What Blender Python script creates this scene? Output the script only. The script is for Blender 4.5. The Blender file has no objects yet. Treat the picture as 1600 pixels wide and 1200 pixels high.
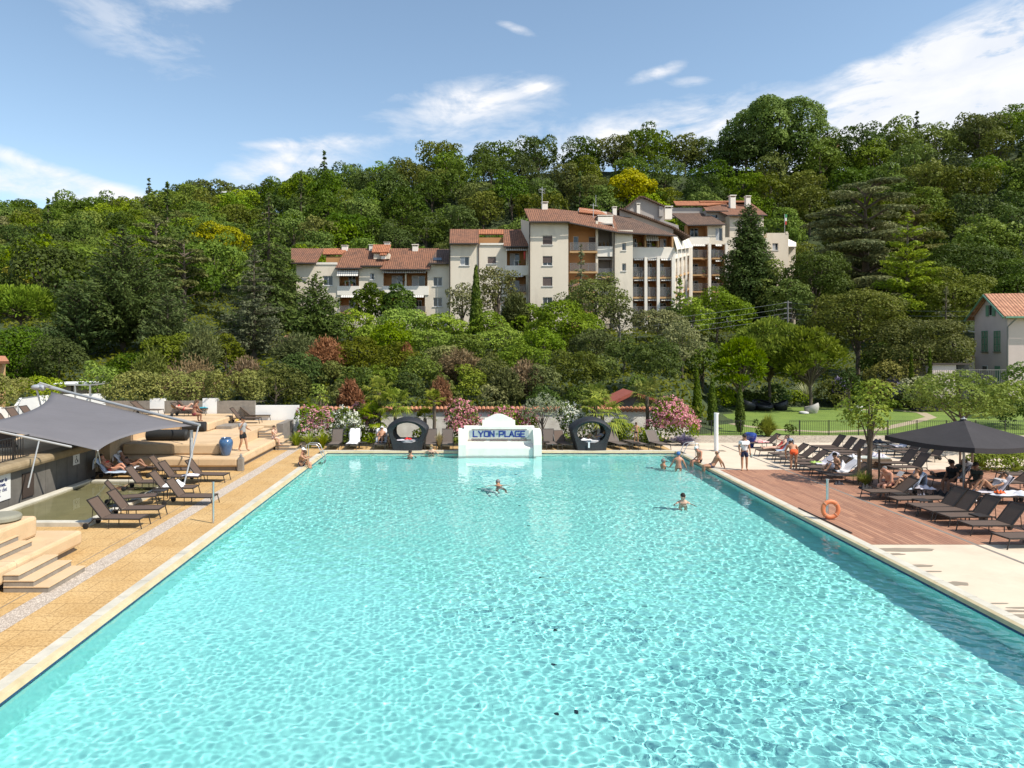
import bpy, math, random
import numpy as np
from mathutils import Vector, Matrix

S = bpy.context.scene
COL = S.collection
R = math.radians
# ---------------------------------------------------------------- camera
F, CH = 1109.0, 6.1            # focal length in photo pixels, camera height above the deck
HX, HY = 731.0, 540.0          # where the pool's long edges meet, and the horizon
cam = bpy.data.objects.new('camera', bpy.data.cameras.new('camera')); COL.objects.link(cam); S.camera = cam
cam.location = (0, 0, CH); cam.rotation_euler = (R(90), 0, 0)
cam.data.sensor_width = 36; cam.data.lens = F / 1600 * 36
cam.data.shift_x = (800 - HX) / 1600; cam.data.shift_y = -(600 - HY) / 1600
cam.data.clip_start = 0.1; cam.data.clip_end = 3000
# ---------------------------------------------------------------- light
SUN_EL, SUN_AZ = R(51), R(30)   # azimuth measured from +X towards -Y (behind the camera)
sd = Vector((math.cos(SUN_EL) * math.cos(SUN_AZ), -math.cos(SUN_EL) * math.sin(SUN_AZ), math.sin(SUN_EL)))
sl = bpy.data.lights.new('sun', 'SUN'); sl.energy = 4.7; sl.angle = R(0.5); sl.color = (1, .94, .84)
sun = bpy.data.objects.new('sun', sl); COL.objects.link(sun); sun.rotation_euler = sd.to_track_quat('Z', 'Y').to_euler()
try: sl.cycles.is_caustics_light = True
except Exception: pass
S.view_settings.view_transform = 'Standard'
try: S.view_settings.look = 'None'
except Exception: pass
S.view_settings.exposure = 0.38; S.view_settings.gamma = 1.0
S.render.engine = 'CYCLES'
S.cycles.max_bounces = 7; S.cycles.diffuse_bounces = 3; S.cycles.transmission_bounces = 6; S.cycles.transparent_max_bounces = 8
S.cycles.caustics_refractive = True; S.cycles.caustics_reflective = False; S.cycles.sample_clamp_indirect = 6
S.cycles.use_denoising = True

class NT:
    """small node-tree helper"""
    def __init__(s, nt): s.nt = nt; s.L = nt.links
    def n(s, t, **k):
        nd = s.nt.nodes.new(t)
        for a, b in k.items():
            if a.startswith('i_'):
                key = a[2:]; key = int(key) if key.isdigit() else key.replace('_', ' ')
                s.set(nd.inputs[key], b)
            else: setattr(nd, a, b)
        return nd
    def set(s, inp, v):
        if isinstance(v, bpy.types.NodeSocket): s.L.new(v, inp)
        else: inp.default_value = v
    def math(s, op, a, b=None, c=None, clamp=False):
        nd = s.nt.nodes.new('ShaderNodeMath'); nd.operation = op; nd.use_clamp = clamp
        for i, v in enumerate((a, b, c)):
            if v is not None: s.set(nd.inputs[i], v)
        return nd.outputs[0]
    def mix(s, f, a, b):
        nd = s.nt.nodes.new('ShaderNodeMix'); nd.data_type = 'RGBA'
        s.set(nd.inputs[0], f); s.set(nd.inputs[6], a); s.set(nd.inputs[7], b); return nd.outputs[2]
    def ramp(s, f, a, b):
        nd = s.nt.nodes.new('ShaderNodeMapRange'); nd.clamp = True
        s.set(nd.inputs[0], f); nd.inputs[1].default_value = a; nd.inputs[2].default_value = b; return nd.outputs[0]

# sky: Nishita with fair-weather cloud fixed in world directions
w = bpy.data.worlds.new('World'); S.world = w; w.use_nodes = True
T = NT(w.node_tree); bg = w.node_tree.nodes['Background']
sky = T.n('ShaderNodeTexSky', sky_type='NISHITA', sun_disc=False, sun_elevation=SUN_EL, sun_rotation=R(90) + SUN_AZ,
          altitude=200, air_density=1.0, dust_density=0.55, ozone_density=1.3)
tc = T.n('ShaderNodeTexCoord'); sp = T.n('ShaderNodeSeparateXYZ'); T.L.new(tc.outputs['Generated'], sp.inputs[0])
X, Y, Z = sp.outputs
az = T.math('ARCTAN2', X, Y); hor = T.math('SQRT', T.math('ADD', T.math('MULTIPLY', X, X), T.math('MULTIPLY', Y, Y)))
el = T.math('DIVIDE', Z, T.math('MAXIMUM', hor, 0.02))
def azel(px, py):
    return math.atan((px - HX) / F), (HY - py) / math.hypot(F, px - HX)
cx = T.n('ShaderNodeCombineXYZ', i_0=T.math('ADD', T.math('MULTIPLY', az, 9.0), T.math('MULTIPLY', el, -4.0)), i_1=T.math('MULTIPLY', el, 19.0), i_2=0.3)
nz = T.n('ShaderNodeTexNoise', i_Scale=1.0, i_Detail=9.0, i_Roughness=0.6, i_Distortion=0.7); T.L.new(cx.outputs[0], nz.inputs['Vector'])
cx2 = T.n('ShaderNodeCombineXYZ', i_0=T.math('ADD', T.math('MULTIPLY', az, 22.0), T.math('MULTIPLY', el, 9.0)), i_1=T.math('MULTIPLY', el, 60.0), i_2=5.0)
nz2 = T.n('ShaderNodeTexNoise', i_Scale=1.0, i_Detail=6.0, i_Roughness=0.62); T.L.new(cx2.outputs[0], nz2.inputs['Vector'])
# clouds of the photograph: px, py, half width, half height, slope (rise to the right), strength
CL = [(200, 40, 140, 65, -.35, .62), (310, 2, 60, 16, .1, .8), (80, 302, 190, 24, -.10, 1.25), (60, 258, 170, 12, -.25, .9), (440, 262, 95, 34, .22, 1.2),
      (490, 224, 100, 8, .1, .8), (740, 158, 130, 36, .12, 1.15), (806, 45, 30, 9, -.35, 1.0), (840, 136, 26, 8, 0, .9), (1030, 112, 50, 12, .22, .95), (1075, 128, 30, 8, 0, .8),
      (880, 232, 300, 42, -.02, .85), (1080, 182, 150, 34, .1, 1.0), (1500, 165, 270, 74, .30, 2.3), (1580, 90, 150, 60, .50, 1.9), (1335, 108, 30, 8, .1, .8), (1420, 100, 90, 26, .35, 1.1)]
acc = None
for px, py, hw, hh, sl_, st in CL:
    a0, e0 = azel(px, py)
    da = T.math('SUBTRACT', az, a0); de = T.math('SUBTRACT', T.math('SUBTRACT', el, e0), T.math('MULTIPLY', da, sl_))
    q = T.math('ADD', T.math('POWER', T.math('ABSOLUTE', T.math('MULTIPLY', da, F / hw)), 2.0), T.math('POWER', T.math('ABSOLUTE', T.math('MULTIPLY', de, F / hh)), 2.0))
    g = T.math('MULTIPLY', T.math('EXPONENT', T.math('MULTIPLY', q, -1.0)), st)
    acc = g if acc is None else T.math('ADD', acc, g)
# thin scattered cloud everywhere else round the horizon (seen from other sides)
side = T.ramp(T.math('ABSOLUTE', az), 0.8, 1.3)
acc = T.math('ADD', acc, T.math('MULTIPLY', side, .55))
n1 = T.math('ADD', T.math('MULTIPLY', nz.outputs[0], .65), T.math('MULTIPLY', nz2.outputs[0], .35))
dens = T.math('MULTIPLY', acc, T.math('MULTIPLY_ADD', T.ramp(n1, .36, .60), .80, .20))
cov = T.ramp(dens, 0.24, 1.1)
cov = T.math('MULTIPLY', cov, .93)
cl_col = T.mix(T.ramp(nz.outputs[0], .35, .75), (5.3, 5.5, 5.9, 1), (6.6, 6.5, 6.5, 1))
hs_ = T.n('ShaderNodeHueSaturation', i_Hue=.492, i_Saturation=.93, i_Value=1.12); T.L.new(sky.outputs[0], hs_.inputs['Color'])
skyc = T.mix(cov, hs_.outputs[0], cl_col)
T.L.new(skyc, bg.inputs[0]); bg.inputs[1].default_value = 0.13

# ---------------------------------------------------------------- helpers
def G(px, py, z=0.0):
    """the point of height z that the photo shows at px, py"""
    d = F * (CH - z) / (py - HY); return Vector(((px - HX) * d / F, d, z))
def P(px, py, d):
    return Vector(((px - HX) * d / F, d, CH - (py - HY) * d / F))

class MB:
    def __init__(s): s.v = []; s.f = []; s.m = []
    def add(s, vs, fs, mi=0):
        o = len(s.v); s.v += [tuple(v) for v in vs]; s.f += [tuple(i + o for i in f) for f in fs]; s.m += [mi] * len(fs); return s
    def box(s, x0, y0, z0, x1, y1, z1, mi=0, b=0.0, M=None):
        if x1 < x0: x0, x1 = x1, x0
        if y1 < y0: y0, y1 = y1, y0
        if z1 < z0: z0, z1 = z1, z0
        if b <= 0:
            v = [(x0, y0, z0), (x1, y0, z0), (x1, y1, z0), (x0, y1, z0), (x0, y0, z1), (x1, y0, z1), (x1, y1, z1), (x0, y1, z1)]
            f = [(0, 3, 2, 1), (4, 5, 6, 7), (0, 1, 5, 4), (1, 2, 6, 5), (2, 3, 7, 6), (3, 0, 4, 7)]
        else:
            b = min(b, (x1 - x0) / 2.01, (y1 - y0) / 2.01, (z1 - z0) / 2.01); v = []; f = []
            k = b * .2929
            rings = [(z0, b, 1), (z0 + k, k, 0), (z0 + b, 0, 0), (z1 - b, 0, 0), (z1 - k, k, 0), (z1, b, 1)]
            for (z, ins, _) in rings:
                X0, X1, Y0, Y1 = x0 + ins, x1 - ins, y0 + ins, y1 - ins; c = max(b - ins, 0) + .0005; kk = c * .2929
                v += [(X0 + c, Y0, z), (X1 - c, Y0, z), (X1 - kk, Y0 + kk, z), (X1, Y0 + c, z), (X1, Y1 - c, z), (X1 - kk, Y1 - kk, z), (X1 - c, Y1, z), (X0 + c, Y1, z), (X0 + kk, Y1 - kk, z), (X0, Y1 - c, z), (X0, Y0 + c, z), (X0 + kk, Y0 + kk, z)]
            for r in range(5):
                for i in range(12): f.append((r * 12 + i, r * 12 + (i + 1) % 12, r * 12 + 12 + (i + 1) % 12, r * 12 + 12 + i))
            f.append(tuple(reversed(range(12)))); f.append(tuple(range(60, 72)))
        if M is not None: v = [M @ Vector(p) for p in v]
        return s.add(v, f, mi)
    def tube(s, pts, r, n=8, mi=0, cap=True, sq=None):
        pts = [Vector(p) for p in pts]; rs = r if isinstance(r, (list, tuple)) else [r] * len(pts)
        vs = []; fs = []; up0 = None
        for i, p in enumerate(pts):
            t = (pts[min(i + 1, len(pts) - 1)] - pts[max(i - 1, 0)]).normalized()
            if up0 is None: up0 = Vector((0, 0, 1)) if abs(t.z) < .9 else Vector((1, 0, 0))
            a = t.cross(up0)
            if a.length < 1e-4: a = t.cross(Vector((0, 1, 0)))
            a.normalize(); b = a.cross(t).normalized(); up0 = b
            for k in range(n):
                th = 2 * math.pi * (k + .5) / n; ca, sb = math.cos(th) * rs[i], math.sin(th) * rs[i]
                vs.append(p + a * ca + b * sb)
        for i in range(len(pts) - 1):
            for k in range(n): fs.append((i * n + k, i * n + (k + 1) % n, (i + 1) * n + (k + 1) % n, (i + 1) * n + k))
        if cap: fs.append(tuple(reversed(range(n)))); fs.append(tuple((len(pts) - 1) * n + k for k in range(n)))
        return s.add(vs, fs, mi)
    def lathe(s, prof, n=24, c=(0, 0, 0), mi=0, sx=1, sy=1):
        vs = []; fs = []
        for (r, z) in prof:
            for k in range(n):
                a = 2 * math.pi * k / n; vs.append((c[0] + r * math.cos(a) * sx, c[1] + r * math.sin(a) * sy, c[2] + z))
        for i in range(len(prof) - 1):
            for k in range(n): fs.append((i * n + k, i * n + (k + 1) % n, (i + 1) * n + (k + 1) % n, (i + 1) * n + k))
        fs.append(tuple(reversed(range(n)))); fs.append(tuple((len(prof) - 1) * n + k for k in range(n)))
        return s.add(vs, fs, mi)
    def sph(s, c, r, n=12, m=8, mi=0, M=None):
        r = r if isinstance(r, (list, tuple)) else (r, r, r); vs = []; fs = []
        for i in range(m + 1):
            ph = math.pi * i / m
            for k in range(n):
                a = 2 * math.pi * k / n
                p = Vector((r[0] * math.sin(ph) * math.cos(a), r[1] * math.sin(ph) * math.sin(a), -r[2] * math.cos(ph)))
                if M is not None: p = M @ p
                vs.append(p + Vector(c))
        for i in range(m):
            for k in range(n): fs.append((i * n + k, i * n + (k + 1) % n, (i + 1) * n + (k + 1) % n, (i + 1) * n + k))
        return s.add(vs, fs, mi)
    def prism(s, poly, a, b, axis='y', mi=0):
        """extrude a 2-D polygon (list of (u, v)) from a to b along axis"""
        n = len(poly)
        def mk(u, v, t): return {'y': (u, t, v), 'x': (t, u, v), 'z': (u, v, t)}[axis]
        vs = [mk(u, v, a) for u, v in poly] + [mk(u, v, b) for u, v in poly]
        fs = [(i, (i + 1) % n, n + (i + 1) % n, n + i) for i in range(n)] + [tuple(reversed(range(n))), tuple(range(n, 2 * n))]
        return s.add(vs, fs, mi)
    def slab(s, quad, th, mi=0):
        """a thick quad (4 points), thickness downwards along its normal"""
        q = [Vector(p) for p in quad]; nrm = (q[1] - q[0]).cross(q[3] - q[0]).normalized()
        if nrm.z < 0: nrm = -nrm
        lo = [p - nrm * th for p in q]; n = len(q)
        return s.add(q + lo, [tuple(range(n)), tuple(reversed(range(n, 2 * n)))] + [(i, n + i, n + (i + 1) % n, (i + 1) % n) for i in range(n)], mi)
    def mesh(s, name, mats, smooth=False):
        me = bpy.data.meshes.new(name); me.from_pydata([tuple(v) for v in s.v], [], s.f)
        for m in (mats if isinstance(mats, (list, tuple)) else [mats]): me.materials.append(m)
        if any(s.m): me.polygons.foreach_set('material_index', s.m)
        import bmesh
        bm = bmesh.new(); bm.from_mesh(me); bmesh.ops.recalc_face_normals(bm, faces=bm.faces); bm.to_mesh(me); bm.free()
        if smooth:
            me.shade_smooth()
            try: me.set_sharp_from_angle(angle=R(40))
            except Exception: pass
        me.update(); return me
    def build(s, name, mats, parent=None, smooth=False, loc=None):
        return link(name, s.mesh(name, mats, smooth), parent, loc)

def link(name, me, parent=None, loc=None):
    o = bpy.data.objects.new(name, me); COL.objects.link(o)
    if parent is not None: o.parent = parent
    if loc is not None: o.location = loc
    return o
def tag(o, label=None, cat=None, group=None, kind=None):
    if label: o['label'] = label
    if cat: o['category'] = cat
    if group: o['group'] = group
    if kind: o['kind'] = kind
    return o
def thing(name, label, cat, loc=(0, 0, 0), rz=0.0, group=None):
    o = bpy.data.objects.new(name, None); COL.objects.link(o); o.location = loc; o.rotation_euler = (0, 0, rz); o.empty_display_size = .2
    return tag(o, label, cat, group)
def copy_tree(o, parent=None):
    c = o.copy(); COL.objects.link(c)
    if parent is not None: c.parent = parent
    for ch in list(o.children): copy_tree(ch, c)
    return c
def place(proto, used, label, loc, rz=0.0, group=None, sc=None):
    """first call moves the prototype itself, later calls copy it with its parts"""
    o = proto if not used.get(proto.name) else copy_tree(proto); used[proto.name] = 1
    o.location = loc; o.rotation_euler = (0, 0, rz); o['label'] = label
    if group: o['group'] = group
    if sc: o.scale = (sc, sc, sc) if not isinstance(sc, tuple) else sc
    return o
USED = {}

def mat(name, col, rough=.8, var=0.0, vs=2.0, bump=0.0, bs=40.0, metal=0.0, col2=None, spec=None, bdist=.01, stretch=None, coat=0.0, fine=0.0, stain=0.0, ss=.45):
    m = bpy.data.materials.new(name); m.use_nodes = True; t = NT(m.node_tree); b = m.node_tree.nodes['Principled BSDF']
    b.inputs['Roughness'].default_value = rough; b.inputs['Metallic'].default_value = metal
    if coat: b.inputs['Coat Weight'].default_value = coat
    if spec is not None: b.inputs['Specular IOR Level'].default_value = spec
    c = (*col, 1); tcn = t.n('ShaderNodeTexCoord'); vec = tcn.outputs['Object']
    if stretch: mp = t.n('ShaderNodeMapping'); mp.inputs['Scale'].default_value = stretch; t.L.new(vec, mp.inputs[0]); vec = mp.outputs[0]
    if var > 0 or col2:
        nz = t.n('ShaderNodeTexNoise', i_Scale=vs, i_Detail=6.0, i_Roughness=.6); t.L.new(vec, nz.inputs['Vector'])
        c2 = (*(col2 or [min(1, x * (1 + var)) for x in col]), 1); c1 = c if col2 else (*[x * (1 - var) for x in col], 1)
        cc = t.mix(t.ramp(nz.outputs[0], .32, .68), c1, c2)
        if fine:
            n3 = t.n('ShaderNodeTexNoise', i_Scale=bs * 1.5, i_Detail=2.0); t.L.new(vec, n3.inputs['Vector'])
            f3 = t.math('MULTIPLY_ADD', t.ramp(n3.outputs[0], .3, .7), fine * 2, 1 - fine)
            vm = t.n('ShaderNodeVectorMath', operation='SCALE'); t.L.new(cc, vm.inputs[0]); t.L.new(f3, vm.inputs['Scale']); cc = vm.outputs[0]
        if stain:
            n4 = t.n('ShaderNodeTexNoise', i_Scale=ss, i_Detail=9.0, i_Roughness=.68, i_Distortion=.6); t.L.new(vec, n4.inputs['Vector'])
            f4 = t.math('SUBTRACT', 1.0, t.math('MULTIPLY', t.ramp(n4.outputs[0], .52, .68), stain)); vm = t.n('ShaderNodeVectorMath', operation='SCALE'); t.L.new(cc, vm.inputs[0]); t.L.new(f4, vm.inputs['Scale']); cc = vm.outputs[0]
        t.L.new(cc, b.inputs['Base Color'])
    else: b.inputs['Base Color'].default_value = c
    if bump > 0:
        n2 = t.n('ShaderNodeTexNoise', i_Scale=bs, i_Detail=3.0); t.L.new(vec, n2.inputs['Vector'])
        bp = t.n('ShaderNodeBump', i_Strength=bump, i_Distance=bdist); t.L.new(n2.outputs[0], bp.inputs['Height']); t.L.new(bp.outputs[0], b.inputs['Normal'])
    return m
def grid_mesh(name, xs, ys, fz, smooth=True):
    Xg, Yg = np.meshgrid(xs, ys); Zg = fz(Xg, Yg); V = np.stack([Xg, Yg, Zg], -1).reshape(-1, 3)
    ny, nx = Xg.shape; i = np.arange(nx * ny).reshape(ny, nx)
    Q = np.stack([i[:-1, :-1], i[:-1, 1:], i[1:, 1:], i[1:, :-1]], -1).reshape(-1, 4)
    return np_mesh(name, V, Q, smooth)
def np_mesh(name, V, Q, smooth=False):
    me = bpy.data.meshes.new(name); me.vertices.add(len(V)); me.vertices.foreach_set('co', np.ascontiguousarray(V, dtype='f').ravel())
    k = Q.shape[1]; me.loops.add(Q.size); me.loops.foreach_set('vertex_index', np.ascontiguousarray(Q, dtype='i').ravel())
    me.polygons.add(len(Q)); me.polygons.foreach_set('loop_start', (np.arange(len(Q)) * k).astype('i'))
    me.update(calc_edges=True)
    if smooth: me.shade_smooth()
    return me
# ---------------------------------------------------------------- materials of the setting
def stone_deck():
    """yellow resin-gravel paving with faint slab joints"""
    m = bpy.data.materials.new('yellow_gravel_paving'); m.use_nodes = True; t = NT(m.node_tree); b = m.node_tree.nodes['Principled BSDF']
    tcn = t.n('ShaderNodeTexCoord'); v = tcn.outputs['Object']
    a = t.n('ShaderNodeTexNoise', i_Scale=.7, i_Detail=6.0); t.L.new(v, a.inputs['Vector'])
    f = t.n('ShaderNodeTexNoise', i_Scale=15.0, i_Detail=4.0, i_Roughness=.8); t.L.new(v, f.inputs['Vector'])
    c = t.mix(t.ramp(a.outputs[0], .3, .7), (.51, .315, .118, 1), (.61, .415, .19, 1))
    c = t.mix(t.math('MULTIPLY', t.ramp(f.outputs[0], .44, .62), .85), c, (.29, .165, .055, 1))
    br = t.n('ShaderNodeTexBrick', i_Scale=1.0, offset=.5); br.inputs['Mortar Size'].default_value = .012; br.inputs['Brick Width'].default_value = 1.0; br.inputs['Row Height'].default_value = .8
    br.inputs['Color1'].default_value = (1, 1, 1, 1); br.inputs['Color2'].default_value = (.93, .93, .93, 1); br.inputs['Mortar'].default_value = (.6, .58, .55, 1); t.L.new(v, br.inputs['Vector'])
    mm = t.n('ShaderNodeMix', data_type='RGBA', blend_type='MULTIPLY'); mm.inputs[0].default_value = 1; t.L.new(c, mm.inputs[6]); t.L.new(br.outputs[0], mm.inputs[7])
    t.L.new(mm.outputs[2], b.inputs['Base Color']); b.inputs['Roughness'].default_value = .9
    bp = t.n('ShaderNodeBump', i_Strength=.35, i_Distance=.006); t.L.new(f.outputs[0], bp.inputs['Height']); t.L.new(bp.outputs[0], b.inputs['Normal'])
    return m
def plank_mat():
    m = bpy.data.materials.new('red_brown_deck_planks'); m.use_nodes = True; t = NT(m.node_tree); b = m.node_tree.nodes['Principled BSDF']
    tcn = t.n('ShaderNodeTexCoord'); s = t.n('ShaderNodeSeparateXYZ'); t.L.new(tcn.outputs['Object'], s.inputs[0])
    xs = t.math('MULTIPLY', s.outputs[0], 1 / .145); row = t.math('FLOOR', xs); fr = t.math('FRACT', xs)
    wn = t.n('ShaderNodeTexWhiteNoise', noise_dimensions='1D'); t.L.new(row, wn.inputs['W'])
    ys = t.math('ADD', t.math('MULTIPLY', s.outputs[1], 1 / 2.2), t.math('MULTIPLY', wn.outputs[0], 7.0)); pl = t.math('FLOOR', ys); fy = t.math('FRACT', ys)
    cv = t.n('ShaderNodeCombineXYZ'); t.L.new(row, cv.inputs[0]); t.L.new(pl, cv.inputs[1]); w2 = t.n('ShaderNodeTexWhiteNoise', noise_dimensions='2D'); t.L.new(cv.outputs[0], w2.inputs['Vector'])
    mp = t.n('ShaderNodeMapping'); mp.inputs['Scale'].default_value = (30, 1.2, 1); t.L.new(tcn.outputs['Object'], mp.inputs[0])
    g = t.n('ShaderNodeTexNoise', i_Scale=1.0, i_Detail=5.0, i_Roughness=.65); t.L.new(mp.outputs[0], g.inputs['Vector'])
    lg = t.n('ShaderNodeTexNoise', i_Scale=.45, i_Detail=4.0); t.L.new(tcn.outputs['Object'], lg.inputs['Vector'])
    c = t.mix(w2.outputs[0], (.20, .075, .04, 1), (.40, .19, .105, 1)); c = t.mix(t.math('MULTIPLY', t.ramp(g.outputs[0], .3, .75), .6), c, (.47, .27, .175, 1))
    c = t.mix(t.math('MULTIPLY', t.ramp(lg.outputs[0], .4, .65), .3), c, (.25, .135, .09, 1))
    gap = t.math('MAXIMUM', t.math('GREATER_THAN', fr, .92), t.math('GREATER_THAN', fy, .996))
    c = t.mix(gap, c, (.035, .02, .015, 1)); t.L.new(c, b.inputs['Base Color']); b.inputs['Roughness'].default_value = .75
    bp = t.n('ShaderNodeBump', i_Strength=.6, i_Distance=.006, invert=True); t.L.new(gap, bp.inputs['Height']); t.L.new(bp.outputs[0], b.inputs['Normal'])
    return m
def cobble_mat(name, c1, c2, cj, sc, r=.85):
    m = bpy.data.materials.new(name); m.use_nodes = True; t = NT(m.node_tree); b = m.node_tree.nodes['Principled BSDF']
    tcn = t.n('ShaderNodeTexCoord'); v = t.n('ShaderNodeTexVoronoi', i_Scale=sc); t.L.new(tcn.outputs['Object'], v.inputs['Vector'])
    ve = t.n('ShaderNodeTexVoronoi', i_Scale=sc, feature='DISTANCE_TO_EDGE'); t.L.new(tcn.outputs['Object'], ve.inputs['Vector'])
    sp_ = t.n('ShaderNodeSeparateXYZ'); t.L.new(v.outputs['Color'], sp_.inputs[0])
    c = t.mix(sp_.outputs[0], (*c1, 1), (*c2, 1)); e = t.ramp(ve.outputs['Distance'], .02, .10); c = t.mix(e, (*cj, 1), c)
    t.L.new(c, b.inputs['Base Color']); b.inputs['Roughness'].default_value = r
    bp = t.n('ShaderNodeBump', i_Strength=.6, i_Distance=.012); t.L.new(e, bp.inputs['Height']); t.L.new(bp.outputs[0], b.inputs['Normal'])
    return m
M = {}
M['deck'] = stone_deck(); M['planks'] = plank_mat()
M['gravel'] = cobble_mat('white_pebble_strip', (.66, .57, .47), (.40, .33, .27), (.3, .24, .19), 22)
M['cobble'] = cobble_mat('beige_cobbles', (.50, .42, .32), (.36, .29, .215), (.22, .175, .13), 4.5)
M['concrete'] = mat('pale_beige_concrete', (.56, .455, .34), .85, .06, .6, .15, 60, fine=.05, col2=(.64, .53, .405), stain=.13)
M['coping'] = mat('cream_coping_stone', (.46, .43, .35), .7, .0, 1.6, .1, 30, col2=(.58, .54, .45), fine=.05, stain=.2, ss=.7)
M['coping_edge'] = mat('yellowed_coping_edge', (.44, .355, .20), .6, 0, 2.5, col2=(.54, .455, .29))
M['bluetile'] = mat('navy_waterline_tile', (.012, .03, .10), .2)
M['terrace'] = mat('tan_moulded_bench_concrete', (.52, .36, .205), .85, 0, .8, .3, 45, col2=(.59, .43, .265), fine=.07, stain=.22, ss=.9)
M['plinth'] = mat('grey_render_plinth', (.20, .175, .15), .9, .15, 3, .2, 50)
M['riser'] = mat('grey_step_riser', (.235, .205, .17), .85, .15, 5, .2, 50)
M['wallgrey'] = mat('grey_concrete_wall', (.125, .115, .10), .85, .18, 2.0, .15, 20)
M['cap_brown'] = mat('weathered_brown_coping', (.20, .145, .075), .85, 0, 2.5, .3, 30, col2=(.31, .235, .14))
M['white'] = mat('white_painted_render', (.78, .77, .74), .7, .04, 1.5, .15, 30)
M['whitewall'] = mat('rough_white_wall', (.60, .565, .50), .9, 0, 1.6, .5, 14, col2=(.76, .73, .66), bdist=.03)
M['tilecap'] = mat('terracotta_tile', (.33, .13, .065), .85, 0, 9, .4, 40, col2=(.48, .22, .115))
M['lawn'] = mat('mown_grass', (.105, .17, .020), .9, 0, .5, .6, 60, col2=(.165, .235, .032), fine=.35, bdist=.03)
M['earth'] = mat('dark_earth', (.05, .04, .022), .95, .3, 2, .4, 10)
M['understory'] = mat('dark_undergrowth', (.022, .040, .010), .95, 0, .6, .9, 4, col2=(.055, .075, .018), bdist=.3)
M['road'] = mat('path_gravel', (.36, .29, .19), .9, .12, 2)
M['metal'] = mat('brushed_steel', (.55, .56, .57), .32, metal=.9)
M['alu'] = mat('silver_painted_tube', (.42, .42, .41), .4, metal=.35)
M['black'] = mat('black_metal', (.012, .012, .013), .45)
M['darkframe'] = mat('dark_brown_frame', (.028, .022, .018), .5)

# ---------------------------------------------------------------- pool
PX0, PX1, PYF, PYN = -8.11, 11.95, 41.0, -8.0
WZ = -.14
rngw = np.random.default_rng(7)
WV = []
for k in range(110):
    lam = .115 * 2 ** (rngw.random() * 2.9); a = rngw.random() * 6.283
    WV.append((math.cos(a) * 6.283 / lam, math.sin(a) * 6.283 / lam, rngw.random() * 6.283, lam * .00098))
BG = [(rngw.uniform(.15, .6), rngw.uniform(-.5, .5), rngw.random() * 6.28) for _ in range(8)]
def smooth(t): t = np.clip(t, 0, 1); return t * t * (3 - 2 * t)
def wave(X, Y):
    Zw = np.zeros_like(X)
    for kx, ky, ph, am in WV: Zw += np.sin(kx * X + ky * Y + ph) * am
    env = np.zeros_like(X)                      # patches of calmer and livelier water
    for kx, ky, ph in BG: env += np.sin(kx * X + ky * Y + ph)
    env = .85 + .22 * np.tanh(env * .6)
    env *= 1 - .40 * np.clip((Y - 20) / 20, 0, 1)
    env *= 1 - .38 * smooth((1.5 - X) / 6) * smooth((26 - Y) / 8) + .10 * smooth((X - 1) / 5) * smooth((20 - Y) / 8)
    sw = .0035 * np.sin(2.6 * Y + .35 * X + 1.5 * np.sin(.23 * X)) * np.clip((Y - 22) / 8, 0, 1)   # long low ripples at the far end
    return WZ + Zw * env + sw
ys = np.concatenate([np.arange(PYN, 9.6, .25), np.arange(9.6, 22, .027), np.arange(22, PYF, .042), [PYF]])
xs = np.linspace(PX0, PX1, 730)
wm = grid_mesh('water', xs, ys, wave)
m = bpy.data.materials.new('pool_water'); m.use_nodes = True; b = m.node_tree.nodes['Principled BSDF']
b.inputs['Base Color'].default_value = (.74, .972, .97, 1); b.inputs['Roughness'].default_value = 0; b.inputs['Transmission Weight'].default_value = 1; b.inputs['IOR'].default_value = 1.33
wm.materials.append(m); M['water'] = m
wo = link('pool_water', wm); tag(wo, kind='structure'); wo.cycles.is_caustics_caster = True
def ptile():
    m = bpy.data.materials.new('turquoise_pool_lining'); m.use_nodes = True; t = NT(m.node_tree); b = m.node_tree.nodes['Principled BSDF']
    tcn = t.n('ShaderNodeTexCoord'); n = t.n('ShaderNodeTexNoise', i_Scale=.5, i_Detail=3.0); t.L.new(tcn.outputs['Object'], n.inputs['Vector'])
    sp_ = t.n('ShaderNodeSeparateXYZ'); t.L.new(tcn.outputs['Object'], sp_.inputs[0])
    c = t.mix(t.ramp(n.outputs[0], .3, .7), (.37, .855, .80, 1), (.42, .885, .835, 1))
    t.L.new(c, b.inputs['Base Color']); b.inputs['Roughness'].default_value = .6; return m
M['pool'] = ptile(); PZ = -1.55; PZF = -1.1
pb = MB()
pb.add([(PX0, PYN, PZ - .3), (PX1, PYN, PZ - .3), (PX1, PYF, PZF), (PX0, PYF, PZF)], [(0, 1, 2, 3)])
for (a, c) in (((PX0, PYN), (PX0, PYF)), ((PX0, PYF), (PX1, PYF)), ((PX1, PYF), (PX1, PYN)), ((PX1, PYN), (PX0, PYN))):
    za = PZ - .3 if a[1] < 0 else PZF; zc = PZ - .3 if c[1] < 0 else PZF
    pb.add([(a[0], a[1], za), (c[0], c[1], zc), (c[0], c[1], -.13), (a[0], a[1], -.13)], [(0, 1, 2, 3)])
po = pb.build('pool_basin', M['pool']); tag(po, kind='structure'); po.cycles.is_caustics_receiver = True
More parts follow.
